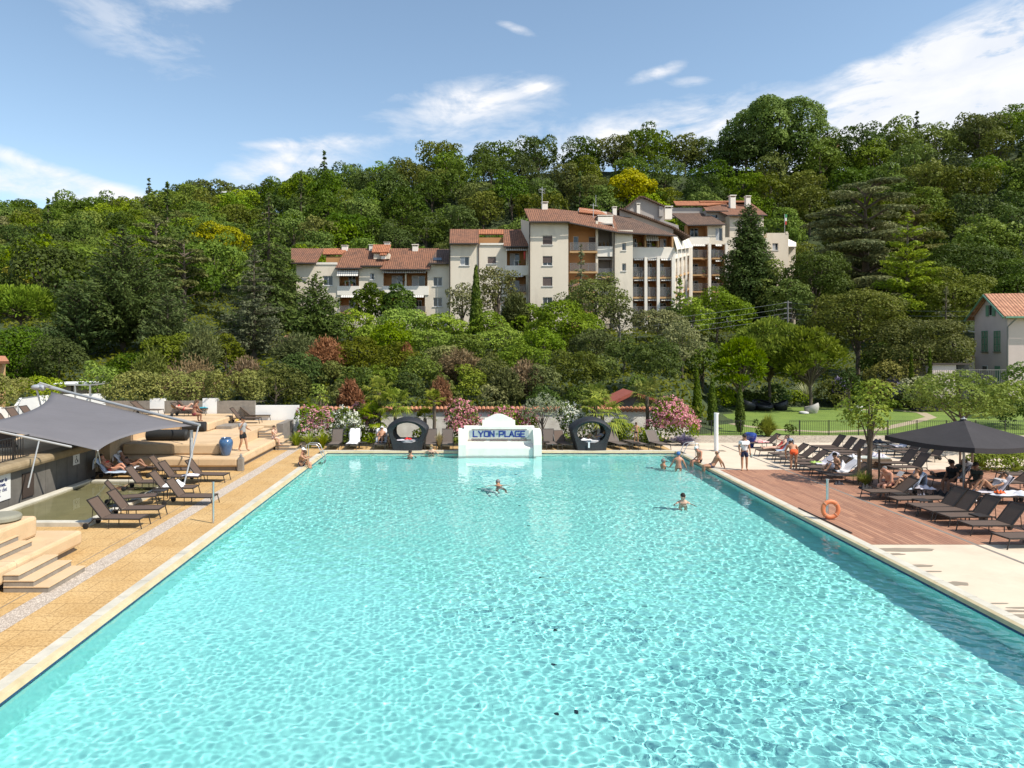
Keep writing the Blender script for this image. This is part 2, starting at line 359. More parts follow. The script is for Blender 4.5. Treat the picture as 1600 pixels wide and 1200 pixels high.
# small dark fittings on the pool floor, down the middle
_f = MB().lathe([(.05, 0), (.055, .015), (.045, .03), (.02, .035)], 12).mesh('floor_fitting', mat('dark_plastic', (.01, .03, .03), .5), True)
FP = ((806, 768), (808, 784), (812, 806), (812, 820), (826, 853), (838, 877), (846, 937), (868, 1020), (866, 1075), (870, 1150), (900, 1148))
for k, (px, py) in enumerate(FP):
    g = G(px, py, -1.2); o = link('floor_fitting', _f, None, (g.x, g.y, PZF + (PZ - .3 - PZF) * (PYF - g.y) / (PYF - PYN)))
    tag(o, ('farthest', 'second farthest', 'third farthest', 'fourth farthest', 'fifth farthest', 'middle', 'fifth nearest', 'fourth nearest', 'third nearest', 'second nearest', 'nearest')[k] + ' small round black fitting on the turquoise pool floor', 'pool fitting', 'dark fittings in a row on the pool floor')
# coping
cw = .40
def ring_strip(mb, inner, outer, z0, z1, mi=0):
    ix0, ix1, iy0, iy1 = inner; ox0, ox1, oy0, oy1 = outer
    for (a, b_, c, d) in ((ox0, oy0, ix0, oy1), (ix1, oy0, ox1, oy1), (ix0, iy1, ix1, oy1), (ix0, oy0, ix1, iy0)): mb.box(a, b_, z0, c, d, z1, mi)
cp = MB()
x0, x1, y1, y0 = PX0, PX1, PYF, PYN
def cope(quad):
    cp.box(*quad)
for k in range(int((y1 - y0) / 1.2)):
    a = y0 + k * 1.2
    cp.box(x0 - cw, a, -.05, x0 - .13, a + 1.185, .012, 0); cp.box(x1 + .13, a, -.05, x1 + cw, a + 1.185, .012, 0)
for k in range(17):
    a = x0 + k * (x1 - x0) / 17; cp.box(a, y1 + .03, -.05, a + (x1 - x0) / 17 - .008, y1 + cw, .012, 0)
cp.box(x0 - cw, y1 + .03, -.051, x0, y1 + cw, .0115); cp.box(x1, y1 + .03, -.051, x1 + cw, y1 + cw, .0115)
tag(cp.build('pool_coping', M['coping']), kind='structure')
ce = MB()
ce.add([(x0 - .132, y0, .011), (x0 - .03, y0, -.012), (x0 + .012, y0, -.10), (x0 + .012, y1, -.10), (x0 - .03, y1, -.012), (x0 - .132, y1, .011)], [(0, 1, 4, 5), (1, 2, 3, 4)])
ce.add([(x1 + .132, y0, .011), (x1 + .03, y0, -.012), (x1 - .012, y0, -.10), (x1 - .012, y1, -.10), (x1 + .03, y1, -.012), (x1 + .132, y1, .011)], [(0, 5, 4, 1), (1, 4, 3, 2)])
ce.add([(x0, y1 + .035, .008), (x0, y1 - .012, -.10), (x1, y1 - .012, -.10), (x1, y1 + .035, .008)], [(0, 3, 2, 1)])
tag(ce.build('coping_edge', M['coping_edge']), kind='structure')
bt = MB()
bt.box(x0, y0, -.20, x0 + .012, y1, -.098); bt.box(x1 - .012, y0, -.20, x1, y1, -.098); bt.box(x0 + .013, y1 - .012, -.20, x1 - .013, y1, -.13)
tag(bt.build('waterline_tiles', M['bluetile']), kind='structure')

# ---------------------------------------------------------------- ground
def rects(mb, hole, outer, z):
    (hx0, hx1, hy0, hy1), (a0, a1, b0, b1) = hole, outer
    for (p, q, r_, s_) in ((a0, b0, hx0, b1), (hx1, b0, a1, b1), (hx0, hy1, hx1, b1), (hx0, b0, hx1, hy0)):
        mb.add([(p, q, z), (r_, q, z), (r_, s_, z), (p, s_, z)], [(0, 1, 2, 3)])
gm = MB(); rects(gm, (x0 - .3, x1 + .3, y0 - .3, y1 + .3), (-400, 400, -200, 48), -.03)
tag(gm.build('ground', M['earth']), kind='structure')
def sheet(name, mt, quads, z):
    mb = MB()
    for (a, b_, c, d) in quads: mb.add([(a, b_, z), (c, b_, z), (c, d, z), (a, d, z)], [(0, 1, 2, 3)])
    return tag(mb.build(name, M[mt]), kind='structure')
lx = x0 - cw
sheet('gravel_paving_left', 'deck', [(-17.4, -8, -10.50, 23.9), (-12.75, 23.9, -10.5, 31.6), (-17.4, 31.6, -10.5, 43.2), (-9.93, -8, lx, 43.2)], 0)
sheet('white_pebble_strip', 'gravel', [(-10.50, -8, -9.93, 43.2)], 0.002)
sheet('far_paving', 'deck', [(lx, y1 + cw, 11.9, 43.0)], 0)
sheet('drain_joint', 'plinth', [(-10.87, 15, -10.845, 34.5)], .006)
rx = x1 + cw
sheet('concrete_paving', 'concrete', [(rx, -8, 120, 21.75), (rx, 34.9, 120, 44.6), (11.9, y1 + cw, rx, 44.6), (26, 21.75, 120, 34.9)], 0)
sheet('wooden_deck', 'planks', [(rx, 21.75, 15.51, 34.9), (15.62, 21.75, 26, 34.9)], .004)
dr = sheet('drain_channel', 'plinth', [(15.51, 12, 15.62, 43.6)], .006)
sheet('cobble_strip', 'cobble', [(12.9, 44.6, 120, 48.2)], .0)
sheet('lawn', 'lawn', [(11.8, 48.2, 120, 73)], .0)
# curved garden path on the lawn
pp = MB(); pts = [G(1085, 650), G(1110, 655), G(1160, 665), G(1210, 671), G(1290, 675), G(1370, 672), G(1425, 660), G(1455, 652), G(1440, 645), G(1400, 641), G(1340, 640)]
for i in range(len(pts) - 1):
    a, b_ = pts[i], pts[i + 1]
    def off(q, k): 
        t_ = (pts[min(k + 1, len(pts) - 1)] - pts[max(k - 1, 0)]).normalized(); nn = Vector((-t_.y, t_.x, 0)) * .42; return q - nn, q + nn
    a1_, a2_ = off(a, i); b1_, b2_ = off(b_, i + 1)
    pp.add([(a1_.x, a1_.y, .006), (b1_.x, b1_.y, .006), (b2_.x, b2_.y, .006), (a2_.x, a2_.y, .006)], [(0, 1, 2, 3)])
tag(pp.build('garden_path', M['road']), kind='structure')
# wet patches on the pale concrete
M['wet'] = mat('wet_concrete', (.29, .235, .17), .45, .08, 3)
def blob(name, c, rx_, ry_, seed, n=26):
    rr = random.Random(seed); mb = MB(); k = [rr.uniform(.7, 1.2) for _ in range(n)]
    k = [(k[i - 1] + k[i] * 2 + k[(i + 1) % n]) / 4 for i in range(n)]
    vs = [(c[0], c[1], .008)] + [(c[0] + rx_ * k[i] * math.cos(6.283 * i / n), c[1] + ry_ * k[i] * math.sin(6.283 * i / n), .008) for i in range(n)]
    mb.add(vs, [(0, 1 + i, 1 + (i + 1) % n) for i in range(n)]); return tag(mb.build(name, M['wet']), kind='structure')
g = G(1413, 859); blob('wet_patch', g, 1.05, .20, 3)
for i, (px, py, a_, b_) in enumerate(((1432, 884, .35, .10), (1480, 912, .30, .16), (1395, 866, .22, .1), (1450, 893, .3, .05), (1560, 955, .35, .07), (1590, 963, .5, .12), (1598, 950, .4, .05), (1545, 943, .3, .04))):
    g = G(px, py); blob('wet_patch', (max(g.x, rx + .2), g.y), a_, b_, i)

# ---------------------------------------------------------------- hillside terrain
SKX = [-150, 0, 100, 200, 260, 330, 430, 500, 600, 650, 750, 850, 1000, 1060, 1120, 1200, 1300, 1400, 1500, 1600, 1800]
SKY_ = [312, 325, 329, 320, 308, 298, 292, 266, 264, 236, 228, 214, 212, 216, 208, 210, 214, 200, 188, 160, 140]
RDX = [-150, 0, 430, 700, 1000, 1300, 1600, 1800]; RDD = [260, 250, 220, 190, 185, 178, 172, 170]
def terr(X, Y):
    X = np.asarray(X, float); Y = np.asarray(Y, float)
    px = HX + F * X / np.maximum(Y, 20); rd = np.interp(px, RDX, RDD); sk = np.interp(px, SKX, SKY_)
    zr = CH + (HY - sk) * rd / F - 9.0
    bank = np.interp(Y, [48, 50, 60, 80, 92, 104], [-.04, .1, 2.6, 6.0, 7.6, 8.2])
    lawnz = np.interp(Y, [48, 70, 74, 84, 104], [-.04, -.04, 1.5, 3.2, 8.2])
    k = smooth((px - 1060) / 60.0); near = bank * (1 - k) + lawnz * k
    start = np.interp(px, [300, 480, 900, 1200, 1400, 1600], [88, 104, 128, 128, 112, 104])
    t = (Y - start) / (rd - start); hill = 8.2 + (zr - 8.2) * np.interp(np.clip(t, 0, 1), [0, .5, .85, 1], [0, .53, .9, 1])
    z = np.where(Y < start, np.minimum(near, 8.2), hill)
    z = np.where(Y > rd, zr - (Y - rd) * .25, z)
    return z
xs = np.concatenate([np.arange(-420, -110, 12), np.arange(-110, 150, 3), np.arange(150, 460, 12)]); ys = np.concatenate([np.arange(48.0, 110, 2), np.arange(110, 330, 5), np.arange(330, 900, 60)])
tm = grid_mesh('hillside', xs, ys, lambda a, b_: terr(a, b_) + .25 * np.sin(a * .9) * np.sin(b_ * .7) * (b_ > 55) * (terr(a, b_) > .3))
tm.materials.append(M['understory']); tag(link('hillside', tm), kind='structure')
def tz(x, y): return float(terr(x, y)) if y > 48 else 0.0
# ---------------------------------------------------------------- foliage
def leaf_mat(name, c1, c2, trans=.30, hue=.013, vv=.22, rough=.55):
    m = bpy.data.materials.new(name); m.use_nodes = True; t = NT(m.node_tree); b = m.node_tree.nodes['Principled BSDF']; out = m.node_tree.nodes['Material Output']
    at = t.n('ShaderNodeAttribute', attribute_name='tint'); oi = t.n('ShaderNodeObjectInfo')
    c = t.mix(at.outputs['Fac'], (*c1, 1), (*c2, 1))
    hs = t.n('ShaderNodeHueSaturation'); t.L.new(c, hs.inputs['Color'])
    t.set(hs.inputs['Hue'], t.math('MULTIPLY_ADD', oi.outputs['Random'], hue * 2, .491 - hue)); 
    r2 = t.math('FRACT', t.math('MULTIPLY', oi.outputs['Random'], 7.31)); t.set(hs.inputs['Value'], t.math('MULTIPLY_ADD', r2, vv * 2, 1 - vv))
    r3 = t.math('FRACT', t.math('MULTIPLY', oi.outputs['Random'], 13.7)); t.set(hs.inputs['Saturation'], t.math('MULTIPLY_ADD', r3, .25, .86))
    t.L.new(hs.outputs[0], b.inputs['Base Color']); b.inputs['Roughness'].default_value = rough; b.inputs['Specular IOR Level'].default_value = .12
    tr = t.n('ShaderNodeBsdfTranslucent'); t.L.new(hs.outputs[0], tr.inputs['Color']); mx = t.n('ShaderNodeMixShader'); mx.inputs[0].default_value = trans
    t.L.new(b.outputs[0], mx.inputs[1]); t.L.new(tr.outputs[0], mx.inputs[2]); t.L.new(mx.outputs[0], out.inputs[0]); return m
LM = {}
def lm(key, c1, c2, **k): LM[key] = leaf_mat('leaves_' + key, c1, c2, **k)
lm('mid', (0.072, 0.131, 0.01), (0.18, 0.254, 0.02)); lm('dark', (0.041, 0.078, 0.01), (0.096, 0.148, 0.017)); lm('olivegreen', (.078, .105, .012), (.165, .190, .026))
lm('bright', (0.118, 0.202, 0.010), (0.244, 0.326, 0.020)); lm('yellow', (0.252, 0.287, 0.014), (0.45, 0.432, 0.022)); lm('cedar', (0.097, 0.122, 0.035), (0.244, 0.254, 0.084))
lm('blue', (0.086, 0.109, 0.051), (0.217, 0.227, 0.107)); lm('conifer', (.046, .088, .018), (.115, .170, .034)); lm('cypress', (0.043, 0.085, 0.009), (0.12, 0.169, 0.017), hue=.01)
lm('silver', (0.12, 0.142, 0.046), (0.261, 0.264, 0.103)); lm('grey', (0.08, 0.099, 0.026), (0.153, 0.176, 0.045)); lm('dry', (.170, .115, .052), (.29, .215, .115), hue=.01); lm('red', (.25, .118, .032), (.39, .205, .07), hue=.01)
lm('pine', (0.087, 0.152, 0.01), (0.213, 0.287, 0.022)); lm('hedge', (0.133, 0.153, 0.029), (0.333, 0.329, 0.077)); lm('olive', (.16, .19, .10), (.29, .32, .19)); lm('palm', (0.089, 0.144, 0.01), (0.297, 0.338, 0.034), hue=.01)
lm('pink', (.58, .20, .24), (.80, .42, .42), hue=.005, vv=.05); lm('whitef', (.72, .72, .60), (.88, .88, .78), hue=.003, vv=.03); lm('lavender', (.17, .14, .24), (.30, .26, .36), hue=.005); lm('blade', (0.127, 0.194, 0.014), (0.333, 0.381, 0.042), hue=.01)
lm('cream', (.16, .19, .07), (.42, .42, .24), hue=.01); lm('gold', (.34, .27, .09), (.52, .42, .18), hue=.005)
M['bark'] = mat('tree_bark', (.11, .085, .06), .9, .25, 6, .6, 20); M['barkgrey'] = mat('grey_bark', (.20, .175, .14), .9, .2, 8, .5, 20)

def quads(name, C, N, S_, asp=1.0, T_=None, tint=None, rng=None, mt=None, fold=.0):
    """leaf quads: centre C, normal N, size S_, optional long direction T_"""
    n = len(C); rng = rng or np.random.default_rng(0)
    N = N / (np.linalg.norm(N, axis=1, keepdims=True) + 1e-9)
    if T_ is None: T_ = rng.normal(size=(n, 3))
    A = T_ - (T_ * N).sum(1, keepdims=True) * N; A /= (np.linalg.norm(A, axis=1, keepdims=True) + 1e-9); B = np.cross(N, A)
    S_ = np.broadcast_to(np.asarray(S_, float), (n,))[:, None]
    V = np.stack([C - A * S_ * asp, C - B * S_ * .62 + A * S_ * .1, C + A * S_ * asp, C + B * S_ * .62 + A * S_ * .1], 1).reshape(-1, 3)
    me = np_mesh(name, V, np.arange(n * 4).reshape(n, 4))
    if tint is not None:
        a = me.attributes.new('tint', 'FLOAT', 'FACE'); a.data.foreach_set('value', np.clip(tint, 0, 1).astype('f'))
    if mt: me.materials.append(mt)
    return me
def ellipsoid_leaves(E, per_area, rng, upb=.25, rnd=.55, deep=.25):
    """E: list of (centre, radii(3), yaw, pitch). returns C, N, T(long axis), lobe id"""
    Cs, Ns, Ts, Is = [], [], [], []
    for i, (c, r, yaw, pit) in enumerate(E):
        r = np.array(r); ar = 4 * math.pi * ((r[0] * r[1]) ** 1.6 / 3 + (r[0] * r[2]) ** 1.6 / 3 + (r[1] * r[2]) ** 1.6 / 3) ** (1 / 1.6)
        n = max(6, int(ar * per_area)); u = rng.normal(size=(n, 3)); u /= np.linalg.norm(u, axis=1, keepdims=True)
        u[:, 2] = np.where((u[:, 2] < -.25) & (rng.random(n) < .55), -u[:, 2], u[:, 2])
        k = 1 - deep * rng.random(n) ** 2 + .10 * rng.random(n) * (rng.random(n) < .3)
        p = u * r * k[:, None]; nn = u / r
        nn /= np.linalg.norm(nn, axis=1, keepdims=True)
        cy, sy, cp_, sp_ = math.cos(yaw), math.sin(yaw), math.cos(pit), math.sin(pit)
        Rm = np.array([[cy, -sy, 0], [sy, cy, 0], [0, 0, 1]]) @ np.array([[cp_, 0, sp_], [0, 1, 0], [-sp_, 0, cp_]])
        Cs.append(p @ Rm.T + np.array(c)); Ns.append(nn @ Rm.T); Ts.append(np.tile(Rm @ np.array([1, 0, 0]), (n, 1))); Is.append(np.full(n, i))
    C, N, T_, I = map(np.concatenate, (Cs, Ns, Ts, Is))
    N = N + rng.normal(size=N.shape) * rnd; N[:, 2] += upb
    return C, N, T_, I
def cull(C, I, E, k=.72):
    """drop leaves deep inside another lobe"""
    keep = np.ones(len(C), bool)
    for i, (c, r, yaw, pit) in enumerate(E):
        cy, sy = math.cos(yaw), math.sin(yaw); d = (C - np.array(c)) @ np.array([[cy, -sy, 0], [sy, cy, 0], [0, 0, 1]])
        q = (d / (np.array(r) * k)) ** 2; keep &= ~((q.sum(1) < 1) & (I != i))
    return keep
def trunk_mesh(name, segs, mt):
    mb = MB()
    for pts, rs in segs: mb.tube(pts, rs, 7)
    return mb.mesh(name, mt, True)

def broad(seed, w=5.0, h=8.0, nl=34, leaf=.20, key='mid', dens=9.0, base=.22, flat=1.0, trunk=True, gap=.0, bark='bark', lobe=(.24, .40), top=1.0, spread=.5):
    """round-crowned tree: w crown radius, h total height; returns (crown, trunk) meshes"""
    rng = np.random.default_rng(seed); E = []; cz = h * (base + 1) / 2; rz = h * (1 - base) / 2
    for i in range(nl):
        u = rng.normal(size=3); u /= np.linalg.norm(u); u[2] = u[2] if u[2] > -.55 else -u[2] * .5
        k = rng.uniform(spread, .86); s = rng.uniform(*lobe)
        taper = 1 - .18 * max(0, u[2]) * (2 - top)
        c = (u[0] * w * k * taper, u[1] * w * k * taper, cz + u[2] * rz * k * .95); r = w * s
        E.append((c, (r * rng.uniform(.85, 1.25), r * rng.uniform(.85, 1.25), r * rng.uniform(.6, .9) * flat), rng.uniform(0, 6.28), rng.uniform(-.25, .25)))
    C, N, T_, I = ellipsoid_leaves(E, dens, rng)
    kp = cull(C, I, E) & (rng.random(len(C)) > gap); C, N, I = C[kp], N[kp], I[kp]
    # twigs poking out of the outline
    m_ = int(len(C) * .05); j = rng.integers(0, len(C), m_); C2 = C[j] + N[j] / np.linalg.norm(N[j], axis=1, keepdims=True) * rng.uniform(.1, .55, (m_, 1)) * w * .1
    C = np.concatenate([C, C2]); N = np.concatenate([N, N[j]]); I = np.concatenate([I, I[j]])
    lt = rng.random(nl); tint = lt[I] * .55 + rng.random(len(C)) * .45
    cr = quads('crown', C, N, leaf * rng.uniform(.6, 1.35, len(C)), 1.0, None, tint, rng, LM[key])
    segs = []
    if trunk:
        zt = h * .75; r0 = max(.06, h * .022)
        segs.append(([(0, 0, -.8), (0, 0, h * .1), (w * .03, 0, h * .35), (0, w * .03, zt)], [r0 * 1.3, r0, r0 * .8, r0 * .25]))
        for i in rng.choice(nl, min(9, nl), replace=False):
            c = E[i][0]; z0 = h * rng.uniform(.16, .42); segs.append(([(0, 0, z0), (c[0] * .45, c[1] * .45, z0 + (c[2] - z0) * .55), c], [r0 * .5, r0 * .3, r0 * .08]))
    return cr, (trunk_mesh('trunk', segs, M[bark]) if trunk else None)

def conifer(seed, w=4.0, h=14.0, key='conifer', tiers=16, per=8, droop=.25, leaf=.22, dens=8.0, base=.06, shape=1.0, up=0.0, thick=.11, flatn=0, wid=.30, bark='bark', ragged=.25, asp=1.5):
    """tiers of drooping flattened boughs round one straight trunk"""
    rng = np.random.default_rng(seed); E = []; segs = [([(0, 0, -.8), (0, 0, h * .5), (0, 0, h * .97)], [h * .022, h * .013, h * .003])]
    for t in range(tiers):
        f = (t + rng.uniform(-.3, .3)) / tiers; z = h * (base + (1 - base) * f); L = w * (max(0.03, 1 - f) ** shape) * (1 if f > .12 else .75 + 2 * f)
        nb = max(4, int(per * (1 - .5 * f)))
        a0 = rng.uniform(0, 6.28)
        for k in range(nb):
            a = a0 + 6.283 * k / nb + rng.uniform(-.3, .3); l = L * rng.uniform(1 - ragged, 1 + ragged * .6); dz = (up - droop) * l
            c = (math.cos(a) * l * .55, math.sin(a) * l * .55, z + dz * .55 + rng.uniform(-.2, .2)); pit = -math.atan2(dz, l)
            E.append((c, (l * .48, max(.25, l * wid * .6), max(.14, l * thick)), a, pit))
            segs.append(([(0, 0, z), (math.cos(a) * l * .9, math.sin(a) * l * .9, z + dz * .9)], [h * .004, h * .001]))
    E.append(((0, 0, h * .975), (w * .06, w * .06, h * .035), 0, 0))
    C, N, T_, I = ellipsoid_leaves(E, dens, rng, upb=.45 if flatn == 0 else flatn, rnd=.5, deep=.45)
    # bough tips hang
    tint = rng.random(len(E))[I] * .5 + rng.random(len(C)) * .5
    T_ = T_ + rng.normal(size=T_.shape) * .5
    cr = quads('crown', C, N, leaf * rng.uniform(.6, 1.3, len(C)), asp, T_, tint, rng, LM[key])
    return cr, trunk_mesh('trunk', segs, M[bark])

def plates(seed, w=6.0, h=13.0, key='cedar', layers=6, leaf=.2, dens=9.0, wide=1.0, base=.3, bark='bark'):
    """cedar with flat spreading shelves of foliage"""
    rng = np.random.default_rng(seed); E = []; segs = [([(0, 0, -.8), (.1, 0, h * .5), (0, .1, h * .93)], [h * .03, h * .02, h * .005])]
    for t in range(layers):
        f = t / (layers - 1); z = h * (base + (.97 - base) * f); L = w * (1 - .55 * f ** 1.6)
        for k in range(int(7 - 2 * f)):
            a = rng.uniform(0, 6.28); l = L * rng.uniform(.35, .8); zz = z + rng.uniform(-.4, .4); r = L * rng.uniform(.26, .42)
            E.append(((math.cos(a) * l, math.sin(a) * l, zz), (r * wide, r * .75, max(.22, r * .17)), a, rng.uniform(-.05, .16)))
            segs.append(([(0, 0, zz - h * .07), (math.cos(a) * l * .6, math.sin(a) * l * .6, zz - h * .015), (math.cos(a) * l, math.sin(a) * l, zz)], [h * .010, h * .006, h * .002]))
    C, N, T_, I = ellipsoid_leaves(E, dens, rng, upb=.8, rnd=.45, deep=.4)
    tint = rng.random(len(E))[I] * .5 + rng.random(len(C)) * .5
    return quads('crown', C, N, leaf * rng.uniform(.6, 1.3, len(C)), 1.4, None, tint, rng, LM[key]), trunk_mesh('trunk', segs, M[bark])

def column(seed, w=.5, h=4.0, key='cypress', leaf=.09, dens=55.0):
    rng = np.random.default_rng(seed); E = []
    n = int(h / (w * .55)) + 4
    for i in range(n):
        f = i / (n - 1); r = w * (min(1, .55 + f * 2.2)) * (1 - max(0, f - .35) / .65 * .85) ** .8
        for k in range(2):
            a = rng.uniform(0, 6.28); E.append(((math.cos(a) * r * .12, math.sin(a) * r * .12, h * (.05 + .91 * f)), (r, r, w * 1.0), a, 0))
    C, N, T_, I = ellipsoid_leaves(E, dens, rng, upb=.1, rnd=.4, deep=.2); kp = cull(C, I, E, .8); C, N, I = C[kp], N[kp], I[kp]
    T_ = np.tile(np.array([0, 0, 1.0]), (len(C), 1)) + rng.normal(size=C.shape) * .35
    tint = rng.random(len(E))[I] * .4 + rng.random(len(C)) * .6
    return quads('crown', C, N, leaf * rng.uniform(.6, 1.4, len(C)), 1.7, T_, tint, rng, LM[key]), trunk_mesh('trunk', [([(0, 0, -.3), (0, 0, h * .8)], [w * .16, w * .05])], M['bark'])

def umbrella_pine(seed, w=4.0, h=8.0, key='pine', crown=.5, leaf=.14, dens=16.0, nl=30, bot=.15):
    """pine with a clear trunk and a domed crown"""
    rng = np.random.default_rng(seed); E = []; z0 = h * (1 - crown); segs = []; r0 = .16
    segs.append(([(0, 0, -.5), (.06, 0, z0 * .5), (0, .05, z0), (0, 0, h * .8)], [r0 * 1.1, r0 * .9, r0 * .75, r0 * .2]))
    for i in range(nl):
        a = rng.uniform(0, 6.28); q = math.sqrt(rng.random()); rr = w * .80 * q; zt = h - h * crown * .52 * q ** 2 - rng.random() ** 2 * h * crown * .35
        r = w * rng.uniform(.20, .30); c = (math.cos(a) * rr, math.sin(a) * rr, max(z0 + r * .3, zt - r * .5)); E.append((c, (r, r, r * .72), a, 0))
        segs.append(([(0, 0, z0 * rng.uniform(.8, 1.1)), (c[0] * .5, c[1] * .5, (z0 + c[2]) / 2 - .1), c], [r0 * .45, r0 * .25, r0 * .06]))
    C, N, T_, I = ellipsoid_leaves(E, dens, rng, upb=.2, rnd=.75, deep=.4); kp = cull(C, I, E, .6); C, N, I = C[kp], N[kp], I[kp]
    cc = np.array([e[0] for e in E])[I]; T_ = (C - cc); T_[:, 2] += w * .12
    N = np.cross(T_, rng.normal(size=C.shape)) + N * .15
    tint = rng.random(len(E))[I] * .45 + rng.random(len(C)) * .55
    return quads('crown', C, N, leaf * rng.uniform(.7, 1.5, len(C)), 1.7, T_, tint, rng, LM[key]), trunk_mesh('trunk', segs, M['bark'])

def twiggy(seed, w=2.0, h=3.0, key='dry', n=420, leaf=.07):
    """dry shrub: many fine arching stems with a few leaves"""
    rng = np.random.default_rng(seed); C, N, T_ = [], [], []
    for i in range(n):
        a = rng.uniform(0, 6.28); q = rng.random() ** .6; b = np.array([math.cos(a), math.sin(a), 0]) * w * .25 * rng.random(); tip = np.array([math.cos(a) * w * q, math.sin(a) * w * q, h * (1 - .45 * q * q) * rng.uniform(.75, 1.05)])
        k = 16; t = np.linspace(.25, 1, k)[:, None]; mid = (b + tip) / 2 + np.array([0, 0, h * .18]); p = (1 - t) ** 2 * b + 2 * t * (1 - t) * mid + t * t * tip + rng.normal(size=(k, 3)) * .05 * w
        d = 2 * (1 - t) * (mid - b) + 2 * t * (tip - mid); C.append(p); T_.append(d + rng.normal(size=(k, 3)) * .5)
    C = np.concatenate(C); T_ = np.concatenate(T_); N = rng.normal(size=C.shape) + np.array([0, 0, .3])
    return quads('crown', C, N, leaf * rng.uniform(.6, 1.4, len(C)), 2.6, T_, rng.random(len(C)), rng, LM[key]), None

def blades(seed, r=.8, h=1.0, n=70, key='blade', wid=.035, arch=.6, segn=5, name='leaves', z0=0):
    """a clump of arching strap leaves"""
    rng = np.random.default_rng(seed); V, Q, t_ = [], [], []
    for i in range(n):
        a = rng.uniform(0, 6.28); q = rng.random() ** .5; L = rng.uniform(.7, 1.1); out = r * q; hh = h * L * (1 - .35 * q * arch); b = np.array([math.cos(a), math.sin(a), 0.]) * r * .12 * rng.random() + np.array([0, 0, z0]); sd = np.array([-math.sin(a), math.cos(a), 0]) * wid
        o = len(V)
        for k in range(segn + 1):
            t = k / segn; z = hh * (t - arch * q * .55 * t ** 3) * 1.15; p = b + np.array([math.cos(a), math.sin(a), 0.]) * out * t ** 1.5 + np.array([0, 0, z]); ww = (1 - t ** 3) * .9 + .1
            V += [p - sd * ww, p + sd * ww]
        for k in range(segn): Q.append((o + 2 * k, o + 2 * k + 1, o + 2 * k + 3, o + 2 * k + 2)); t_.append(rng.random() * .6 + .4 * k / segn)
    me = np_mesh(name, np.array(V), np.array(Q)); at = me.attributes.new('tint', 'FLOAT', 'FACE'); at.data.foreach_set('value', np.array(t_, 'f')); me.materials.append(LM[key]); return me

def palm_crown(seed, r=1.0, nf=26, key='palm', fan=True, droop=.5):
    """fan palm: stalks ending in a fan of narrow leaflets"""
    rng = np.random.default_rng(seed); V, Q, t_ = [], [], []
    for i in range(nf):
        a = rng.uniform(0, 6.28); el = rng.uniform(-.5, 1.35); L = r * rng.uniform(.5, .68); d = Vector((math.cos(a) * math.cos(el), math.sin(a) * math.cos(el), math.sin(el))); side = Vector((-math.sin(a), math.cos(a), 0)); upv = side.cross(d) * -1
        b = d * L; o = len(V); V += [tuple(-side * .012), tuple(side * .012), tuple(b + side * .012), tuple(b - side * .012)]; Q.append((o, o + 1, o + 2, o + 3)); t_.append(.3)
        nl = 15
        for k in range(nl):
            th = (k / (nl - 1) - .5) * 3.6; ll = r * .50 * (1 - .18 * abs(th)) * rng.uniform(.85, 1.1); dd = d * math.cos(th) + side * math.sin(th); tip = b + dd * ll + Vector((0, 0, -1)) * ll * droop * rng.uniform(.3, 1.0); mid = b + dd * ll * .6
            s2 = dd.cross(upv).normalized() * r * .028; o = len(V); V += [tuple(b), tuple(mid - s2), tuple(tip), tuple(mid + s2)]; Q.append((o, o + 1, o + 2, o + 3)); t_.append(rng.random())
    me = np_mesh('fronds', np.array(V), np.array(Q)); at = me.attributes.new('tint', 'FLOAT', 'FACE'); at.data.foreach_set('value', np.array(t_, 'f')); me.materials.append(LM[key]); return me

def bush(seed, rx_=1.0, ry_=1.0, h=1.4, key='mid', leaf=.08, dens=70, nl=14, lobe=(.30, .48), box=False):
    rng = np.random.default_rng(seed); E = []
    for i in range(nl):
        if box: u = rng.uniform(-1, 1, 3); u[2] = rng.uniform(-.6, .62); s = rng.uniform(*lobe); c = (u[0] * rx_ * (1 - s * .5), u[1] * ry_ * .5, h * (.5 + u[2] * .52)); r = (rx_ * s, ry_ * .62, h * .34)
        else: a = rng.uniform(0, 6.28); q = math.sqrt(rng.random()) * .62; s = rng.uniform(*lobe); c = (math.cos(a) * q * rx_, math.sin(a) * q * ry_, h * rng.uniform(.28, .74) * (1 - .3 * q)); r = (rx_ * s, ry_ * s, h * s * .75)
        E.append((c, r, 0, 0))
    C, N, T_, I = ellipsoid_leaves(E, dens, rng, rnd=.6); kp = cull(C, I, E, .8) & (C[:, 2] > -.1); C, N, I = C[kp], N[kp], I[kp]
    tint = rng.random(len(E))[I] * .5 + rng.random(len(C)) * .5
    return quads('leaves', C, N, leaf * rng.uniform(.6, 1.35, len(C)), 1.25, None, tint, rng, LM[key]), E
def blossoms(seed, E, key, n=420, size=.075, low=.15):
    """clusters of small petals sitting on the outside of a bush"""
    rng = np.random.default_rng(seed); C, N = [], []
    cen = np.mean([e[0] for e in E], 0)
    for k in range(n // 7):
        c, r, _, _ = E[rng.integers(len(E))]; u = rng.normal(size=3); u[2] = abs(u[2]) * .8 + low; u[1] -= .35; u /= np.linalg.norm(u); p = np.array(c) + u * np.array(r) * 1.04
        for q in range(7): C.append(p + rng.normal(size=3) * size * .9); N.append(u + rng.normal(size=3) * .6)
    C = np.array(C); N = np.array(N); return quads('blossoms', C, N, size * rng.uniform(.6, 1.2, len(C)), .9, None, rng.random(len(C)), rng, LM[key])

